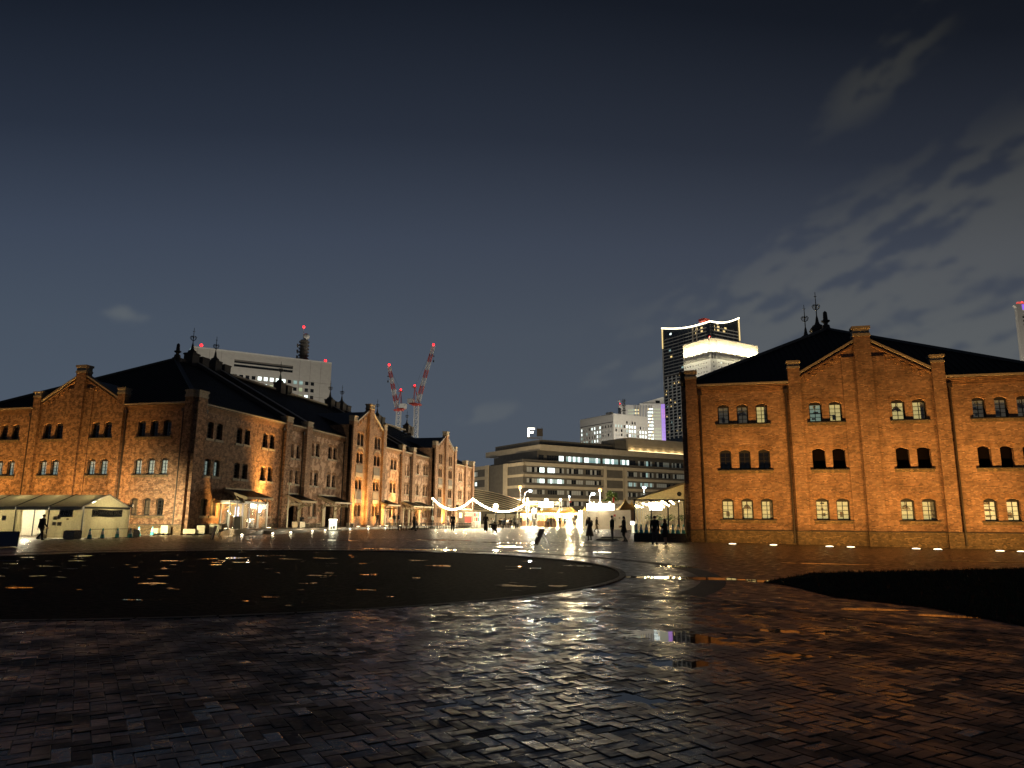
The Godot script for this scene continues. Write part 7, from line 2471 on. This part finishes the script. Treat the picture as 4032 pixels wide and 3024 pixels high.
func a_board(at: Vector3, w: float, h: float, lean: float, turn: float, mt: Material, label: String) -> void:
	var t := thing("a_board", label, "sign board", at, turn, "folding boards on the square")
	var mb := MB.new()
	var x := Transform3D(Basis(Vector3.RIGHT, -lean), Vector3.ZERO)
	mb.box(Vector3(-w / 2, 0.04, -0.02), Vector3(w / 2, h, 0.02), x)
	obj(mb, "panel", mt, t)
	mb = MB.new()
	for s in [-w / 2, w / 2]: mb.box(Vector3(s - 0.02, 0.0, -0.03), Vector3(s + 0.02, h + 0.02, 0.03), x)
	mb.box(Vector3(-w / 2, h, -0.03), Vector3(w / 2, h + 0.03, 0.03), x)
	obj(mb, "frame", M.steel_dark, t)
	mb = MB.new()
	var top := x * Vector3(0, h * 0.85, -0.03)
	for s in [-w * 0.42, w * 0.42]: mb.bar(Vector3(s, 0.01, top.z - h * 0.45), Vector3(s, top.y, top.z), 0.025, 0.025)
	mb.bar(Vector3(-w * 0.42, h * 0.2, top.z - h * 0.36), Vector3(w * 0.42, h * 0.2, top.z - h * 0.36), 0.02, 0.02)
	obj(mb, "leg", M.steel_dark, t)

func ac_unit(at: Vector3, s: Vector3, turn: float, label: String, grp: String) -> void:
	var t := thing("condenser_unit", label, "condenser", at, turn, grp)
	var mb := MB.new()
	mb.box(Vector3(-s.x / 2, 0.12, -s.z / 2), Vector3(s.x / 2, 0.12 + s.y, s.z / 2))
	obj(mb, "casing", M.plastic_cream, t)
	mb = MB.new()
	for k in 4: mb.box(Vector3(-s.x * 0.36, 0.2 + k * s.y * 0.21, s.z / 2), Vector3(s.x * 0.36, 0.23 + k * s.y * 0.21, s.z / 2 + 0.012))
	obj(mb, "grille", M.concrete_cream, t)
	mb = MB.new()
	for q in [-s.x * 0.35, s.x * 0.35]: mb.box(Vector3(q - 0.04, 0, -s.z / 2), Vector3(q + 0.04, 0.12, s.z / 2))
	obj(mb, "foot", M.steel_dark, t)

func small_things() -> void:
	a_board(Vector3(-30.7, 0, -26.8), 0.85, 0.72, 0.35, 0.75, M.navy, "dark blue folding board standing alone before the tent")
	a_board(Vector3(-30.5, 0, -41.2), 0.62, 0.86, 0.22, -0.75, M.white_board, "grey folding board on the open pavement near the warehouse corner")
	a_board(Vector3(-8.7, 0, -40.4), 0.75, 0.95, 0.42, -1.05, M.black, "dark folding board seen edge-on in the middle of the square")
	for q in [[-37.3, -53.9, M.concrete_cream, "tall cream board leaning beside the glass entrance"], [-37.0, -53.2, M.concrete_grey, "grey board leaning beside the glass entrance"]]:
		a_board(Vector3(q[0], 0.44, q[1]), 0.42, 1.05, 0.15, 0.9, q[2], q[3])
	ac_unit(Vector3(-41.9, 0, -49.65), Vector3(0.42, 0.38, 0.3), 0.0, "smaller cream condenser unit under the end-wall windows", "condensers at the brick corner")
	ac_unit(Vector3(-41.15, 0, -49.75), Vector3(0.66, 0.62, 0.34), 0.0, "larger cream condenser unit under the end-wall windows", "condensers at the brick corner")
	ac_unit(Vector3(-39.35, 0, -50.3), Vector3(0.9, 0.36, 0.34), 0.5, "low cream condenser unit at the warehouse corner", "condensers at the brick corner")
	ac_unit(Vector3(-38.75, 0, -50.9), Vector3(0.6, 0.64, 0.34), 0.5, "square cream condenser unit past the warehouse corner", "condensers at the brick corner")
	ac_unit(Vector3(-38.25, 0, -51.9), Vector3(0.7, 0.7, 0.34), 0.5, "last cream condenser unit before the terrace ramp", "condensers at the brick corner")
	# the lit poster box on the terrace
	var p := thing("poster_box", "lit poster box with a printed sheet on the terrace edge", "poster box", Vector3(-34.0, ground_y(-34.0, -64.0), -64.1), 0.55)
	slab("casing", M.steel_dark, p, Transform3D.IDENTITY, Vector3(-0.42, 0, -0.12), Vector3(0.42, 1.16, 0.0))
	slab("poster_light", M.sign_panel, p, Transform3D.IDENTITY, Vector3(-0.38, 0.06, 0.0), Vector3(0.38, 1.08, 0.03))
	slab("top_lamp", M.sign_white, p, Transform3D.IDENTITY, Vector3(-0.38, 0.98, 0.03), Vector3(0.38, 1.1, 0.06))
	var mb := MB.new()
	mb.box(Vector3(-0.2, 0.15, 0.03), Vector3(-0.08, 0.4, 0.036)); mb.box(Vector3(0.02, 0.2, 0.03), Vector3(0.2, 0.45, 0.036)); mb.box(Vector3(-0.25, 0.6, 0.03), Vector3(0.25, 0.64, 0.036))
	obj(mb, "print", M.steel_dark, p)
	omni(p, Vector3(0, 0.9, 0.4), Color(1.0, 0.96, 0.8), 1.5, 0.2)
	# lamps along the terrace step
	var i := 0
	for q in [[-34.25, -49.9], [-34.2, -54.1], [-34.2, -56.9], [-34.2, -60.6], [-34.2, -63.0], [-34.2, -68.2], [-34.2, -72.5], [-34.2, -77.0]]:
		var t := thing("step_lamp", "small round lamp set along the terrace step", "step lamp", on(q[0], q[1]), 0.0, "lamps along the terrace step")
		mb = MB.new()
		mb.lathe([Vector2(0.14, 0.0), Vector2(0.14, 0.06), Vector2(0.11, 0.07)], 12)
		obj(mb, "rim", M.steel, t)
		mb = MB.new()
		mb.ball(Vector3(0, 0.07, 0), Vector3(0.10, 0.07, 0.10), 10)
		obj(mb, "lens_lamp", M.lens_white, t)
		omni(t, Vector3(0, 0.25, 0), Color(1.0, 0.92, 0.75), 0.35, 0.08)
		if q[1] < -60.0: spot(t, Vector3(-0.2, 0.3, 0), Vector3(-6.0, 3.4, -2.0), Color(1.0, 0.92, 0.75), 14.0, 55.0, 1.0)  # added fill beam, standing in for pale market light on the wall
		i += 1
	# lamp post and furniture on the terrace
	var lp := thing("lamp_post", "slim grey lamp post on the terrace beside the second canopy", "lamp post", Vector3(-37.5, 0.44, -61.6))
	mb = MB.new()
	mb.tube(Vector3.ZERO, Vector3(0, 4.1, 0), 0.07, 0.05, 8)
	mb.cbox(Vector3(0, 4.2, 0), Vector3(0.3, 0.22, 0.22))
	obj(mb, "post", M.concrete_cream, lp)
	for q in [[-38.9, -53.1, 1.6, "long wooden bench on the terrace below the twin low windows"], [-38.6, -67.0, 0.9, "short stone bench on the terrace under the patched wall"], [-38.6, -69.3, 0.9, "second short stone bench under the patched wall"], [-38.4, -76.5, 1.3, "wooden bench on the terrace by the tall brick gable"]]:
		var b := thing("terrace_bench", q[3], "bench", Vector3(q[0], 0.44, q[1]), 0.0, "benches on the terrace")
		mb = MB.new()
		mb.box(Vector3(-0.22, 0.38, -q[2] / 2), Vector3(0.22, 0.45, q[2] / 2))
		obj(mb, "seat", M.wood_cream, b)
		for z in [-q[2] * 0.4, q[2] * 0.4]:
			mb = MB.new()
			mb.box(Vector3(-0.18, 0, z - 0.06), Vector3(0.18, 0.38, z + 0.06))
			obj(mb, "leg", M.stone, b)
	for q in [[-37.7, -63.4, M.wood_cream, "wooden plank sign stand beside the second doorway"], [-37.4, -64.3, M.white_board, "white notice stand beside the second doorway"]]:
		a_board(Vector3(q[0], 0.44, q[1]), 0.7, 0.6, 0.1, 1.2, q[2], q[3])

# ---------------------------------------------------------------- people
func body_mesh(bones: Array, cell: float, mb: MB) -> void:
	# tapered capsules joined with a smooth minimum, meshed as surface nets; each vertex takes the colour of its nearest bone
	var lo := Vector3(1e9, 1e9, 1e9)
	var hi := -lo
	for b in bones:
		var m := Vector3.ONE * (maxf(b[2], b[3]) + cell * 2.0)
		lo = lo.min(b[0] - m).min(b[1] - m)
		hi = hi.max(b[0] + m).max(b[1] + m)
	var nx := int((hi.x - lo.x) / cell) + 2
	var ny := int((hi.y - lo.y) / cell) + 2
	var nz := int((hi.z - lo.z) / cell) + 2
	var f := PackedFloat32Array()
	f.resize(nx * ny * nz)
	f.fill(1.0)
	var near := PackedFloat32Array()
	near.resize(f.size())
	near.fill(9.0)
	var own := PackedByteArray()
	own.resize(f.size())
	var k := 0.022
	for bi in bones.size():
		var a: Vector3 = bones[bi][0]
		var e: Vector3 = bones[bi][1]
		var r0: float = bones[bi][2]
		var r1: float = bones[bi][3]
		var pad := maxf(r0, r1) + cell * 2.0 + k
		var p0 := ((a.min(e) - Vector3.ONE * pad) - lo) / cell
		var p1 := ((a.max(e) + Vector3.ONE * pad) - lo) / cell
		var ab := e - a
		var inv := 1.0 / maxf(ab.length_squared(), 1e-9)
		for iz in range(maxi(0, int(p0.z)), mini(nz, int(p1.z) + 1)):
			for iy in range(maxi(0, int(p0.y)), mini(ny, int(p1.y) + 1)):
				var row := (iz * ny + iy) * nx
				for ix in range(maxi(0, int(p0.x)), mini(nx, int(p1.x) + 1)):
					var p := lo + Vector3(ix, iy, iz) * cell
					var t := clampf((p - a).dot(ab) * inv, 0.0, 1.0)
					var d := (p - a - ab * t).length() - lerpf(r0, r1, t)
					var q := f[row + ix]
					if d < near[row + ix]:
						near[row + ix] = d
						own[row + ix] = bi
					var h := maxf(k - absf(d - q), 0.0) / k
					f[row + ix] = minf(d, q) - h * h * k * 0.25
	var vid := {}
	var pos := PackedVector3Array()
	var col := PackedColorArray()
	var sx := 1
	var sy := nx
	var sz := nx * ny
	for iz in nz - 1:
		for iy in ny - 1:
			for ix in nx - 1:
				var c := (iz * ny + iy) * nx + ix
				var inside := 0
				for o in [0, sx, sy, sx + sy, sz, sx + sz, sy + sz, sx + sy + sz]:
					if f[c + o] < 0.0: inside += 1
				if inside == 0 or inside == 8: continue
				var acc := Vector3.ZERO
				var n := 0
				for ed in [[0, 0, 0, 0], [0, 1, 0, 0], [0, 0, 1, 0], [0, 1, 1, 0], [1, 0, 0, 0], [1, 0, 0, 1], [1, 0, 1, 0], [1, 0, 1, 1], [2, 0, 0, 0], [2, 1, 0, 0], [2, 0, 0, 1], [2, 1, 0, 1]]:
					var q := Vector3i.ZERO
					var g := Vector3i.ZERO
					if ed[0] == 0: q = Vector3i(0, ed[1], ed[2]); g = Vector3i(1, 0, 0)
					elif ed[0] == 1: q = Vector3i(ed[2], 0, ed[3]); g = Vector3i(0, 1, 0)
					else: q = Vector3i(ed[1], ed[3], 0); g = Vector3i(0, 0, 1)
					var u := f[c + q.x * sx + q.y * sy + q.z * sz]
					var w := f[c + (q.x + g.x) * sx + (q.y + g.y) * sy + (q.z + g.z) * sz]
					if (u < 0.0) != (w < 0.0):
						acc += Vector3(q) + Vector3(g) * (u / (u - w))
						n += 1
				vid[c] = pos.size()
				pos.append(lo + (Vector3(ix, iy, iz) + acc / n) * cell)
				col.append(bones[own[c]][4])
	var nrm := PackedVector3Array()
	nrm.resize(pos.size())
	var quads := []
	for c in vid:
		for ax in 3:
			var st: int = [sx, sy, sz][ax]
			var s1: int = [sy, sz, sx][ax]
			var s2: int = [sz, sx, sy][ax]
			if c + st >= f.size(): continue
			var u := f[c]
			var w := f[c + st]
			if (u < 0.0) == (w < 0.0): continue
			if not (vid.has(c - s1) and vid.has(c - s2) and vid.has(c - s1 - s2)): continue
			var q := [vid[c], vid[c - s1], vid[c - s1 - s2], vid[c - s2]]
			if u >= 0.0: q.reverse()
			var fn := (pos[q[2]] - pos[q[0]]).cross(pos[q[3]] - pos[q[1]])
			var ax_out := Vector3(1 if ax == 0 else 0, 1 if ax == 1 else 0, 1 if ax == 2 else 0) * (1.0 if u < 0.0 else -1.0)
			if fn.dot(ax_out) < 0.0: fn = -fn
			for i in q: nrm[i] += fn
			quads.append([q, ax_out])
	for e in quads:
		var q: Array = e[0]
		var g := (pos[q[2]] - pos[q[0]]).cross(pos[q[1]] - pos[q[0]])
		var order := [0, 1, 2, 0, 2, 3] if g.dot(e[1]) > 0.0 else [0, 2, 1, 0, 3, 2]
		for i in order:
			mb.col = col[q[i]]
			mb.put(pos[q[i]], nrm[q[i]].normalized())

func hand_into(mb: MB, wrist: Vector3, dir: Vector3, side: Vector3, skin: Color, curl: float) -> void:
	# palm, four unequal bent fingers and a thumb from the side of the palm
	mb.col = skin
	var d := dir.normalized()
	var s := (side - d * side.dot(d)).normalized()
	var nrm := s.cross(d)
	mb.tube(wrist - d * 0.01, wrist + d * 0.075, 0.024, 0.034, 7)
	for k in 4:
		var base := wrist + d * 0.07 + s * (-0.026 + 0.0175 * k)
		var l: float = [0.060, 0.074, 0.078, 0.068][k]
		var d2 := (d + nrm * curl * 0.5).normalized()
		var d3 := (d + nrm * curl * 1.3).normalized()
		mb.tube(base, base + d2 * l * 0.55, 0.0095, 0.009, 5)
		mb.tube(base + d2 * l * 0.55, base + d2 * l * 0.55 + d3 * l * 0.45, 0.009, 0.0075, 5)
	var tb := wrist + d * 0.025 + s * 0.028
	mb.tube(tb, tb + (d + s * 0.8).normalized() * 0.04, 0.011, 0.010, 5)
	mb.tube(tb + (d + s * 0.8).normalized() * 0.04, tb + (d + s * 0.8).normalized() * 0.04 + (d + s * 0.2).normalized() * 0.03, 0.010, 0.008, 5)

func person(label: String, at: Vector3, turn: float, h: float, pose: String, o := {}, grp := "people on the square") -> Node3D:
	var t := thing("person", label, "person", at, turn, grp)
	var top: Color = o.get("top", Color(0.015, 0.015, 0.017))
	var low: Color = o.get("low", Color(0.02, 0.02, 0.025))
	var skin: Color = o.get("skin", Color(0.42, 0.26, 0.18))
	var shoe: Color = o.get("shoe", Color(0.012, 0.011, 0.011))
	var bare: bool = o.get("bare", false)
	var cell: float = o.get("cell", 0.032)
	var calf := skin if bare else low
	# joints; the figure faces +z
	var hip := Vector3(0, 0.52 * h, 0)
	var chest := Vector3(0, 0.74 * h, 0.0)
	var legs := [[Vector3(-0.052 * h, 0.50 * h, 0), Vector3(-0.058 * h, 0.275 * h, 0.012 * h), Vector3(-0.06 * h, 0.045 * h, -0.01 * h)], [Vector3(0.052 * h, 0.50 * h, 0), Vector3(0.058 * h, 0.275 * h, 0.012 * h), Vector3(0.06 * h, 0.045 * h, -0.01 * h)]]
	var arms := [[Vector3(-0.112 * h, 0.80 * h, 0), Vector3(-0.14 * h, 0.63 * h, -0.015 * h), Vector3(-0.135 * h, 0.49 * h, 0.03 * h)], [Vector3(0.112 * h, 0.80 * h, 0), Vector3(0.14 * h, 0.63 * h, -0.015 * h), Vector3(0.135 * h, 0.49 * h, 0.03 * h)]]
	var head := Vector3(0, 0.925 * h, 0.012 * h)
	match pose:
		"walk":
			legs[0][1] += Vector3(0, 0.01 * h, 0.07 * h); legs[0][2] += Vector3(0.01, 0.0, 0.12 * h)
			legs[1][1] += Vector3(0, 0.0, -0.03 * h); legs[1][2] += Vector3(-0.01, 0.05 * h, -0.17 * h)
			arms[0][2] += Vector3(0, 0, -0.08 * h); arms[1][1] += Vector3(0, 0, 0.03 * h); arms[1][2] += Vector3(-0.01, 0.02 * h, 0.10 * h)
			chest.z += 0.015 * h; head.z += 0.03 * h
		"phone":
			for k in 2:
				var s := -1.0 if k == 0 else 1.0
				arms[k][1] = Vector3(s * 0.125 * h, 0.64 * h, 0.07 * h)
				arms[k][2] = Vector3(s * 0.05 * h, 0.71 * h if o.get("low_phone", false) else 0.84 * h, 0.17 * h)
			head += Vector3(0, -0.005 * h, 0.015 * h)
		"hold":
			arms[0][1] = Vector3(-0.135 * h, 0.64 * h, 0.03 * h); arms[0][2] = Vector3(-0.04 * h, 0.61 * h, 0.15 * h)
			arms[1][1] = Vector3(0.15 * h, 0.64 * h, -0.03 * h); arms[1][2] = Vector3(0.10 * h, 0.58 * h, 0.10 * h)
		"sit":
			var sh := 0.47 / h * h
			hip = Vector3(0, sh + 0.08, 0); chest = Vector3(0, sh + 0.42, 0.03)
			for k in 2:
				var s := -1.0 if k == 0 else 1.0
				legs[k] = [Vector3(s * 0.09, sh + 0.05, 0), Vector3(s * 0.11, sh + 0.06, 0.42), Vector3(s * 0.11, 0.08, 0.38)]
				arms[k] = [Vector3(s * 0.19, sh + 0.52, 0.03), Vector3(s * 0.24, sh + 0.26, 0.08), Vector3(s * 0.12, sh + 0.30, 0.32)]
			head = Vector3(0, sh + 0.74, 0.08)
		"crouch":
			hip = Vector3(0, 0.30, -0.10); chest = Vector3(0, 0.62, 0.12)
			for k in 2:
				var s := -1.0 if k == 0 else 1.0
				legs[k] = [Vector3(s * 0.09, 0.30, -0.06), Vector3(s * 0.17, 0.50, 0.28), Vector3(s * 0.15, 0.08, 0.06)]
				arms[k] = [Vector3(s * 0.18, 0.70, 0.13), Vector3(s * 0.20, 0.52, 0.34), Vector3(s * 0.06, 0.56, 0.50)]
			head = Vector3(0, 0.90, 0.24)
	if o.has("shift"): legs[1][2] += o.shift
	var bones := []
	var r := h
	bones.append([hip, hip.lerp(chest, 0.5), 0.083 * r, 0.078 * r, top])
	bones.append([hip.lerp(chest, 0.5), chest + Vector3(0, 0.02 * h, 0), 0.08 * r, 0.086 * r, top])
	bones.append([arms[0][0], arms[1][0], 0.048 * r, 0.048 * r, top])
	bones.append([(arms[0][0] + arms[1][0]) * 0.5 + Vector3(0, 0.01 * h, 0), head - Vector3(0, 0.04 * h, 0), 0.034 * r, 0.032 * r, skin])
	bones.append([legs[0][0], legs[1][0], 0.066 * r, 0.066 * r, low])
	for k in 2:
		bones.append([legs[k][0], legs[k][1], 0.062 * r, 0.043 * r, low])
		bones.append([legs[k][1], legs[k][2], 0.042 * r, 0.029 * r, calf])
		var fd := Vector3(0.012 * (-1 if k == 0 else 1), -0.022 * h, 0.095 * h)
		bones.append([legs[k][2] + Vector3(0, -0.012 * h, -0.018 * h), legs[k][2] + fd, 0.027 * r, 0.020 * r, shoe])
		bones.append([arms[k][0], arms[k][1], 0.037 * r, 0.030 * r, top])
		bones.append([arms[k][1], arms[k][2], 0.030 * r, 0.022 * r, top])
	bones.append([head - Vector3(0, 0.018 * h, -0.006 * h), head + Vector3(0, 0.020 * h, -0.004 * h), 0.043 * r, 0.049 * r, skin])
	var mb := MB.new()
	body_mesh(bones, cell, mb)
	mb.col = skin
	mb.ball(head + Vector3(0, -0.010 * h, 0.055 * h), Vector3(0.011, 0.016, 0.014), 6)
	for s in [-1.0, 1.0]: mb.ball(head + Vector3(s * 0.051 * h, -0.006 * h, 0.0), Vector3(0.010, 0.024, 0.016), 6)
	mb.col = Color(0.02, 0.015, 0.012)
	for s in [-1.0, 1.0]: mb.ball(head + Vector3(s * 0.019 * h, 0.004 * h, 0.046 * h), Vector3(0.011, 0.007, 0.006), 6)
	mb.col = Color(0.25, 0.09, 0.07)
	mb.ball(head + Vector3(0, -0.030 * h, 0.046 * h), Vector3(0.018, 0.005, 0.007), 6)
	for k in 2:
		var s := -1.0 if k == 0 else 1.0
		hand_into(mb, arms[k][2], arms[k][2] - arms[k][1], Vector3(-s * 0.4, 0.2, 1.0), skin, 0.6)
	obj(mb, "body", M.skin_cloth, t)
	# hair
	mb = MB.new()
	mb.ball(head + Vector3(0, 0.024 * h, -0.010 * h), Vector3(0.052, 0.050, 0.055) * h, 12)
	var hl: float = o.get("hair", 0.0)
	if hl > 0.0:
		mb.tube(head + Vector3(0, 0.01 * h, -0.022 * h), head + Vector3(0, -hl, -0.030 * h), 0.050 * h, 0.040 * h, 10)
	if o.get("tail", false):
		mb.tube(head + Vector3(0, 0.02 * h, -0.05 * h), head + Vector3(0, -0.10 * h, -0.075 * h), 0.022 * h, 0.012 * h, 7)
	obj(mb, "hair", M.hair, t)
	if o.has("skirt"):
		var sk: Array = o.skirt      # [hem height, hem radius, colour]
		mb = MB.new()
		mb.col = sk[2]
		var n := 28
		for i in n:
			for j in 5:
				var q := []
				for e in [[i, j], [i + 1, j], [i + 1, j + 1], [i, j + 1]]:
					var a: float = TAU * e[0] / n
					var u: float = e[1] / 5.0
					var rad: float = lerpf(0.092 * h, sk[1], pow(u, 0.8)) * (1.0 + 0.07 * u * sin(a * 7.0))
					q.append(Vector3(cos(a) * rad * 1.05, lerpf(hip.y + 0.05 * h, sk[0], u), sin(a) * rad * 0.92))
				mb.quad(q[0], q[1], q[2], q[3], q[0] - Vector3(0, q[0].y, 0))
		obj(mb, "skirt", M.skin_cloth, t)
	if o.has("bag"):
		mb = MB.new()
		mb.col = o.bag
		var bz := -0.12 * h
		mb.ball(Vector3(0.0, 0.68 * h, bz), Vector3(0.12, 0.17, 0.07), 12)
		mb.tube(Vector3(-0.07, 0.82 * h, -0.03), Vector3(-0.07, 0.62 * h, bz), 0.015, 0.015, 5)
		mb.tube(Vector3(0.07, 0.82 * h, -0.03), Vector3(0.07, 0.62 * h, bz), 0.015, 0.015, 5)
		obj(mb, "backpack", M.skin_cloth, t)
	if pose == "phone":
		mb = MB.new()
		mb.cbox((arms[0][2] + arms[1][2]) * 0.5 + Vector3(0, 0.06, 0.045), Vector3(0.075, 0.15, 0.010))
		obj(mb, "phone", M.black, t)
	return t

func people() -> void:
	var blk := Color(0.013, 0.013, 0.014)
	var grey := Color(0.16, 0.15, 0.14)
	var tan_ := Color(0.17, 0.13, 0.09)
	var white := Color(0.55, 0.52, 0.48)
	var blue := Color(0.03, 0.045, 0.08)
	var back := PI + 0.25
	person("tall person in a dark jacket and grey trousers facing the glazed lean-to", on(-2.2, -44.2), PI - 0.3, 1.73, "stand", {"top": blk, "low": Color(0.075, 0.07, 0.068), "shift": Vector3(0.06, 0, 0.06)})
	person("person in a short dark coat with bare legs holding a phone near the lean-to", on(-1.6, -44.5), -PI / 2 - 0.3, 1.56, "phone", {"low_phone": true, "top": blk, "low": blk, "bare": true, "hair": 0.16, "skirt": [0.50, 0.24, blk]})
	person("person in a black hoodie and pale trousers facing a friend in the square", on(-5.2, -48.4), PI / 2 + 0.1, 1.75, "stand", {"top": blk, "low": Color(0.20, 0.17, 0.14), "shoe": Color(0.3, 0.28, 0.26)})
	person("person in black with wide trousers holding out a hand to a friend", on(-4.5, -49.2), -PI / 2 - 0.2, 1.70, "hold", {"top": blk, "low": Color(0.03, 0.028, 0.026), "tail": true, "skirt": [0.62, 0.22, blk], "shift": Vector3(0.02, 0, -0.22)})
	person("person in a long brown skirt raising a phone to photograph the market", on(-7.0, -50.5), PI + 0.75, 1.65, "phone", {"top": Color(0.09, 0.075, 0.06), "low": Color(0.09, 0.075, 0.06), "hair": 0.12, "skirt": [0.30, 0.27, Color(0.11, 0.09, 0.07)], "bag": Color(0.05, 0.045, 0.04)})
	person("person in a cap walking past behind the one with the long skirt", on(-8.9, -69.0), PI / 2, 1.45, "walk", {"top": Color(0.05, 0.045, 0.04), "low": tan_})
	person("person in black walking past the open side of the white tent", on(-37.6, -35.0), PI / 2 + 0.2, 1.52, "walk", {"top": blk, "low": blk})
	person("person in a pale yellow dress standing inside the tent doorway", Vector3(-41.7, 0, -39.3), 0.3, 1.55, "stand", {"top": Color(0.5, 0.44, 0.30), "low": Color(0.55, 0.45, 0.14), "skirt": [0.18, 0.34, Color(0.62, 0.50, 0.12)], "hair": 0.1})
	person("person in a brown jacket walking beside the near end of the tables", on(-26.4, -66.2), PI / 2, 1.67, "walk", {"top": Color(0.14, 0.10, 0.06), "low": blk})
	person("dark clothed person with a backpack walking along the tables", on(-23.4, -69.1), back, 1.66, "stand", {"top": blk, "low": blk, "bag": Color(0.08, 0.07, 0.05)})
	person("person in a long black coat standing beside the crouching one", on(-19.45, -67.4), back - 0.5, 1.71, "hold", {"top": blk, "low": blk, "hair": 0.14, "skirt": [0.12, 0.20, blk]})
	person("person crouching on the wet paving in a dark top", on(-17.3, -63.0), back + 0.3, 1.65, "crouch", {"top": Color(0.03, 0.02, 0.015), "low": blk})
	var c := {"cell": 0.042}
	var far := [
		[-22.2, -90.3, 1.58, "walk", grey, blk, "person in grey walking before the seated guests", back],
		[-27.6, -116.8, 1.70, "stand", blk, blk, "person in black standing at the gate's left tower", back],
		[-27.0, -119.3, 1.66, "walk", blue, blk, "person in blue walking towards the truss gate", 0.4],
		[-26.2, -120.6, 1.60, "stand", blk, blk, "person in black under the big ball lamp of the gate", back],
		[-26.0, -122.5, 1.72, "stand", blk, grey, "tall person in black just inside the truss gate", back],
		[-28.9, -137.0, 1.70, "hold", white, blk, "person in white at the counter of the draped tent", back],
		[-21.0, -106.2, 1.71, "walk", grey, blk, "person in grey walking beside a friend to the market", back],
		[-20.55, -106.6, 1.66, "walk", blk, blk, "person in black walking arm in arm with a friend to the market", back],
		[-19.8, -104.5, 1.65, "walk", Color(0.12, 0.1, 0.08), tan_, "person in a light brown coat walking to the market", back],
		[-18.7, -103.5, 1.78, "stand", blk, blk, "tall person in a dark long jacket facing the market", back],
		[-23.6, -126.0, 1.74, "stand", blk, blk, "person in black queueing under the draped tent", back],
		[-24.4, -127.0, 1.70, "stand", white, blue, "person in white queueing under the draped tent", back],
		[-22.6, -125.0, 1.62, "walk", grey, blk, "person in grey leaving the draped tent", 0.3],
		[-25.4, -126.2, 1.55, "stand", blue, blk, "short person in blue queueing at the white counter", back],
		[-18.4, -114.5, 1.6, "stand", blk, blk, "person in black before the bright pagoda stall", back],
		[-19.9, -115.0, 1.66, "stand", blue, blk, "person in blue beside the bright pagoda stall", back]]
	for q in far: person(q[6], on(q[0], q[1]), q[7], q[2], q[3], {"top": q[4], "low": q[5], "cell": 0.042, "bare": false}, "people at the market")
	var seated := [[-25.6, -91.4, 0.0, white], [-24.4, -91.4, 0.0, blk], [-24.2, -92.6, PI, blue], [-23.9, -94.9, 0.0, blk], [-22.9, -94.9, 0.0, white], [-23.2, -96.1, PI, blk], [-26.4, -95.4, 0.0, grey], [-25.6, -96.6, PI, blk], [-25.3, -99.4, 0.0, white]]
	var who := ["white shirt at the first table of guests", "black top at the first table of guests", "blue top on the near bench of the first table", "black top at the second table of guests", "white shirt at the second table of guests", "black top on the near bench of the second table", "grey top at the third table of guests", "black top on the near bench of the third table", "white shirt at the farthest table of guests"]
	for i in seated.size():
		var q: Array = seated[i]
		person("seated person in a " + who[i], on(q[0], q[1]), q[2], 1.65, "sit", {"top": q[3], "low": blk, "cell": 0.042}, "seated guests")
	var terr := [[-36.6, -80.0, 1.62, "walk", blk, tan_, "person with a bag walking along the terrace under the gable", 2.6], [-36.4, -84.6, 1.6, "stand", blk, white, "person in black top and white skirt on the terrace", 1.0], [-36.2, -85.5, 1.62, "stand", blue, white, "person in blue and white on the terrace beside a friend", -1.0], [-35.9, -97.0, 1.6, "stand", white, blk, "person in a white shirt at the terrace edge behind the tables", 1.2], [-36.0, -104.0, 1.6, "stand", white, grey, "person in a white shirt further along the terrace", 1.4]]
	for q in terr: person(q[6], Vector3(q[0], 0.462, q[1]), q[7], q[2], q[3], {"top": q[4], "low": q[5], "cell": 0.042}, "people on the terrace")
	person("person in a dark coat sitting alone in shade on the terrace", Vector3(-37.9, 0.44, -64.9), 1.2, 1.65, "sit", {"top": blk, "low": blk, "cell": 0.042, "hair": 0.08}, "people on the terrace")
	person("person in black sitting on the terrace step behind the tables", Vector3(-34.9, 0.02, -88.0), 1.4, 1.65, "sit", {"top": blk, "low": blk, "cell": 0.042}, "people on the terrace")

func _ready() -> void:
	rng.seed = 1
	camera_and_sky()
	materials()
	build_ground()
	build_deck()
	right_warehouse()
	left_warehouse()
	build_city()
	lean_to()
	white_tent()
	market()
	string_lights()
	table_sets()
	cones()
	small_things()
	people()
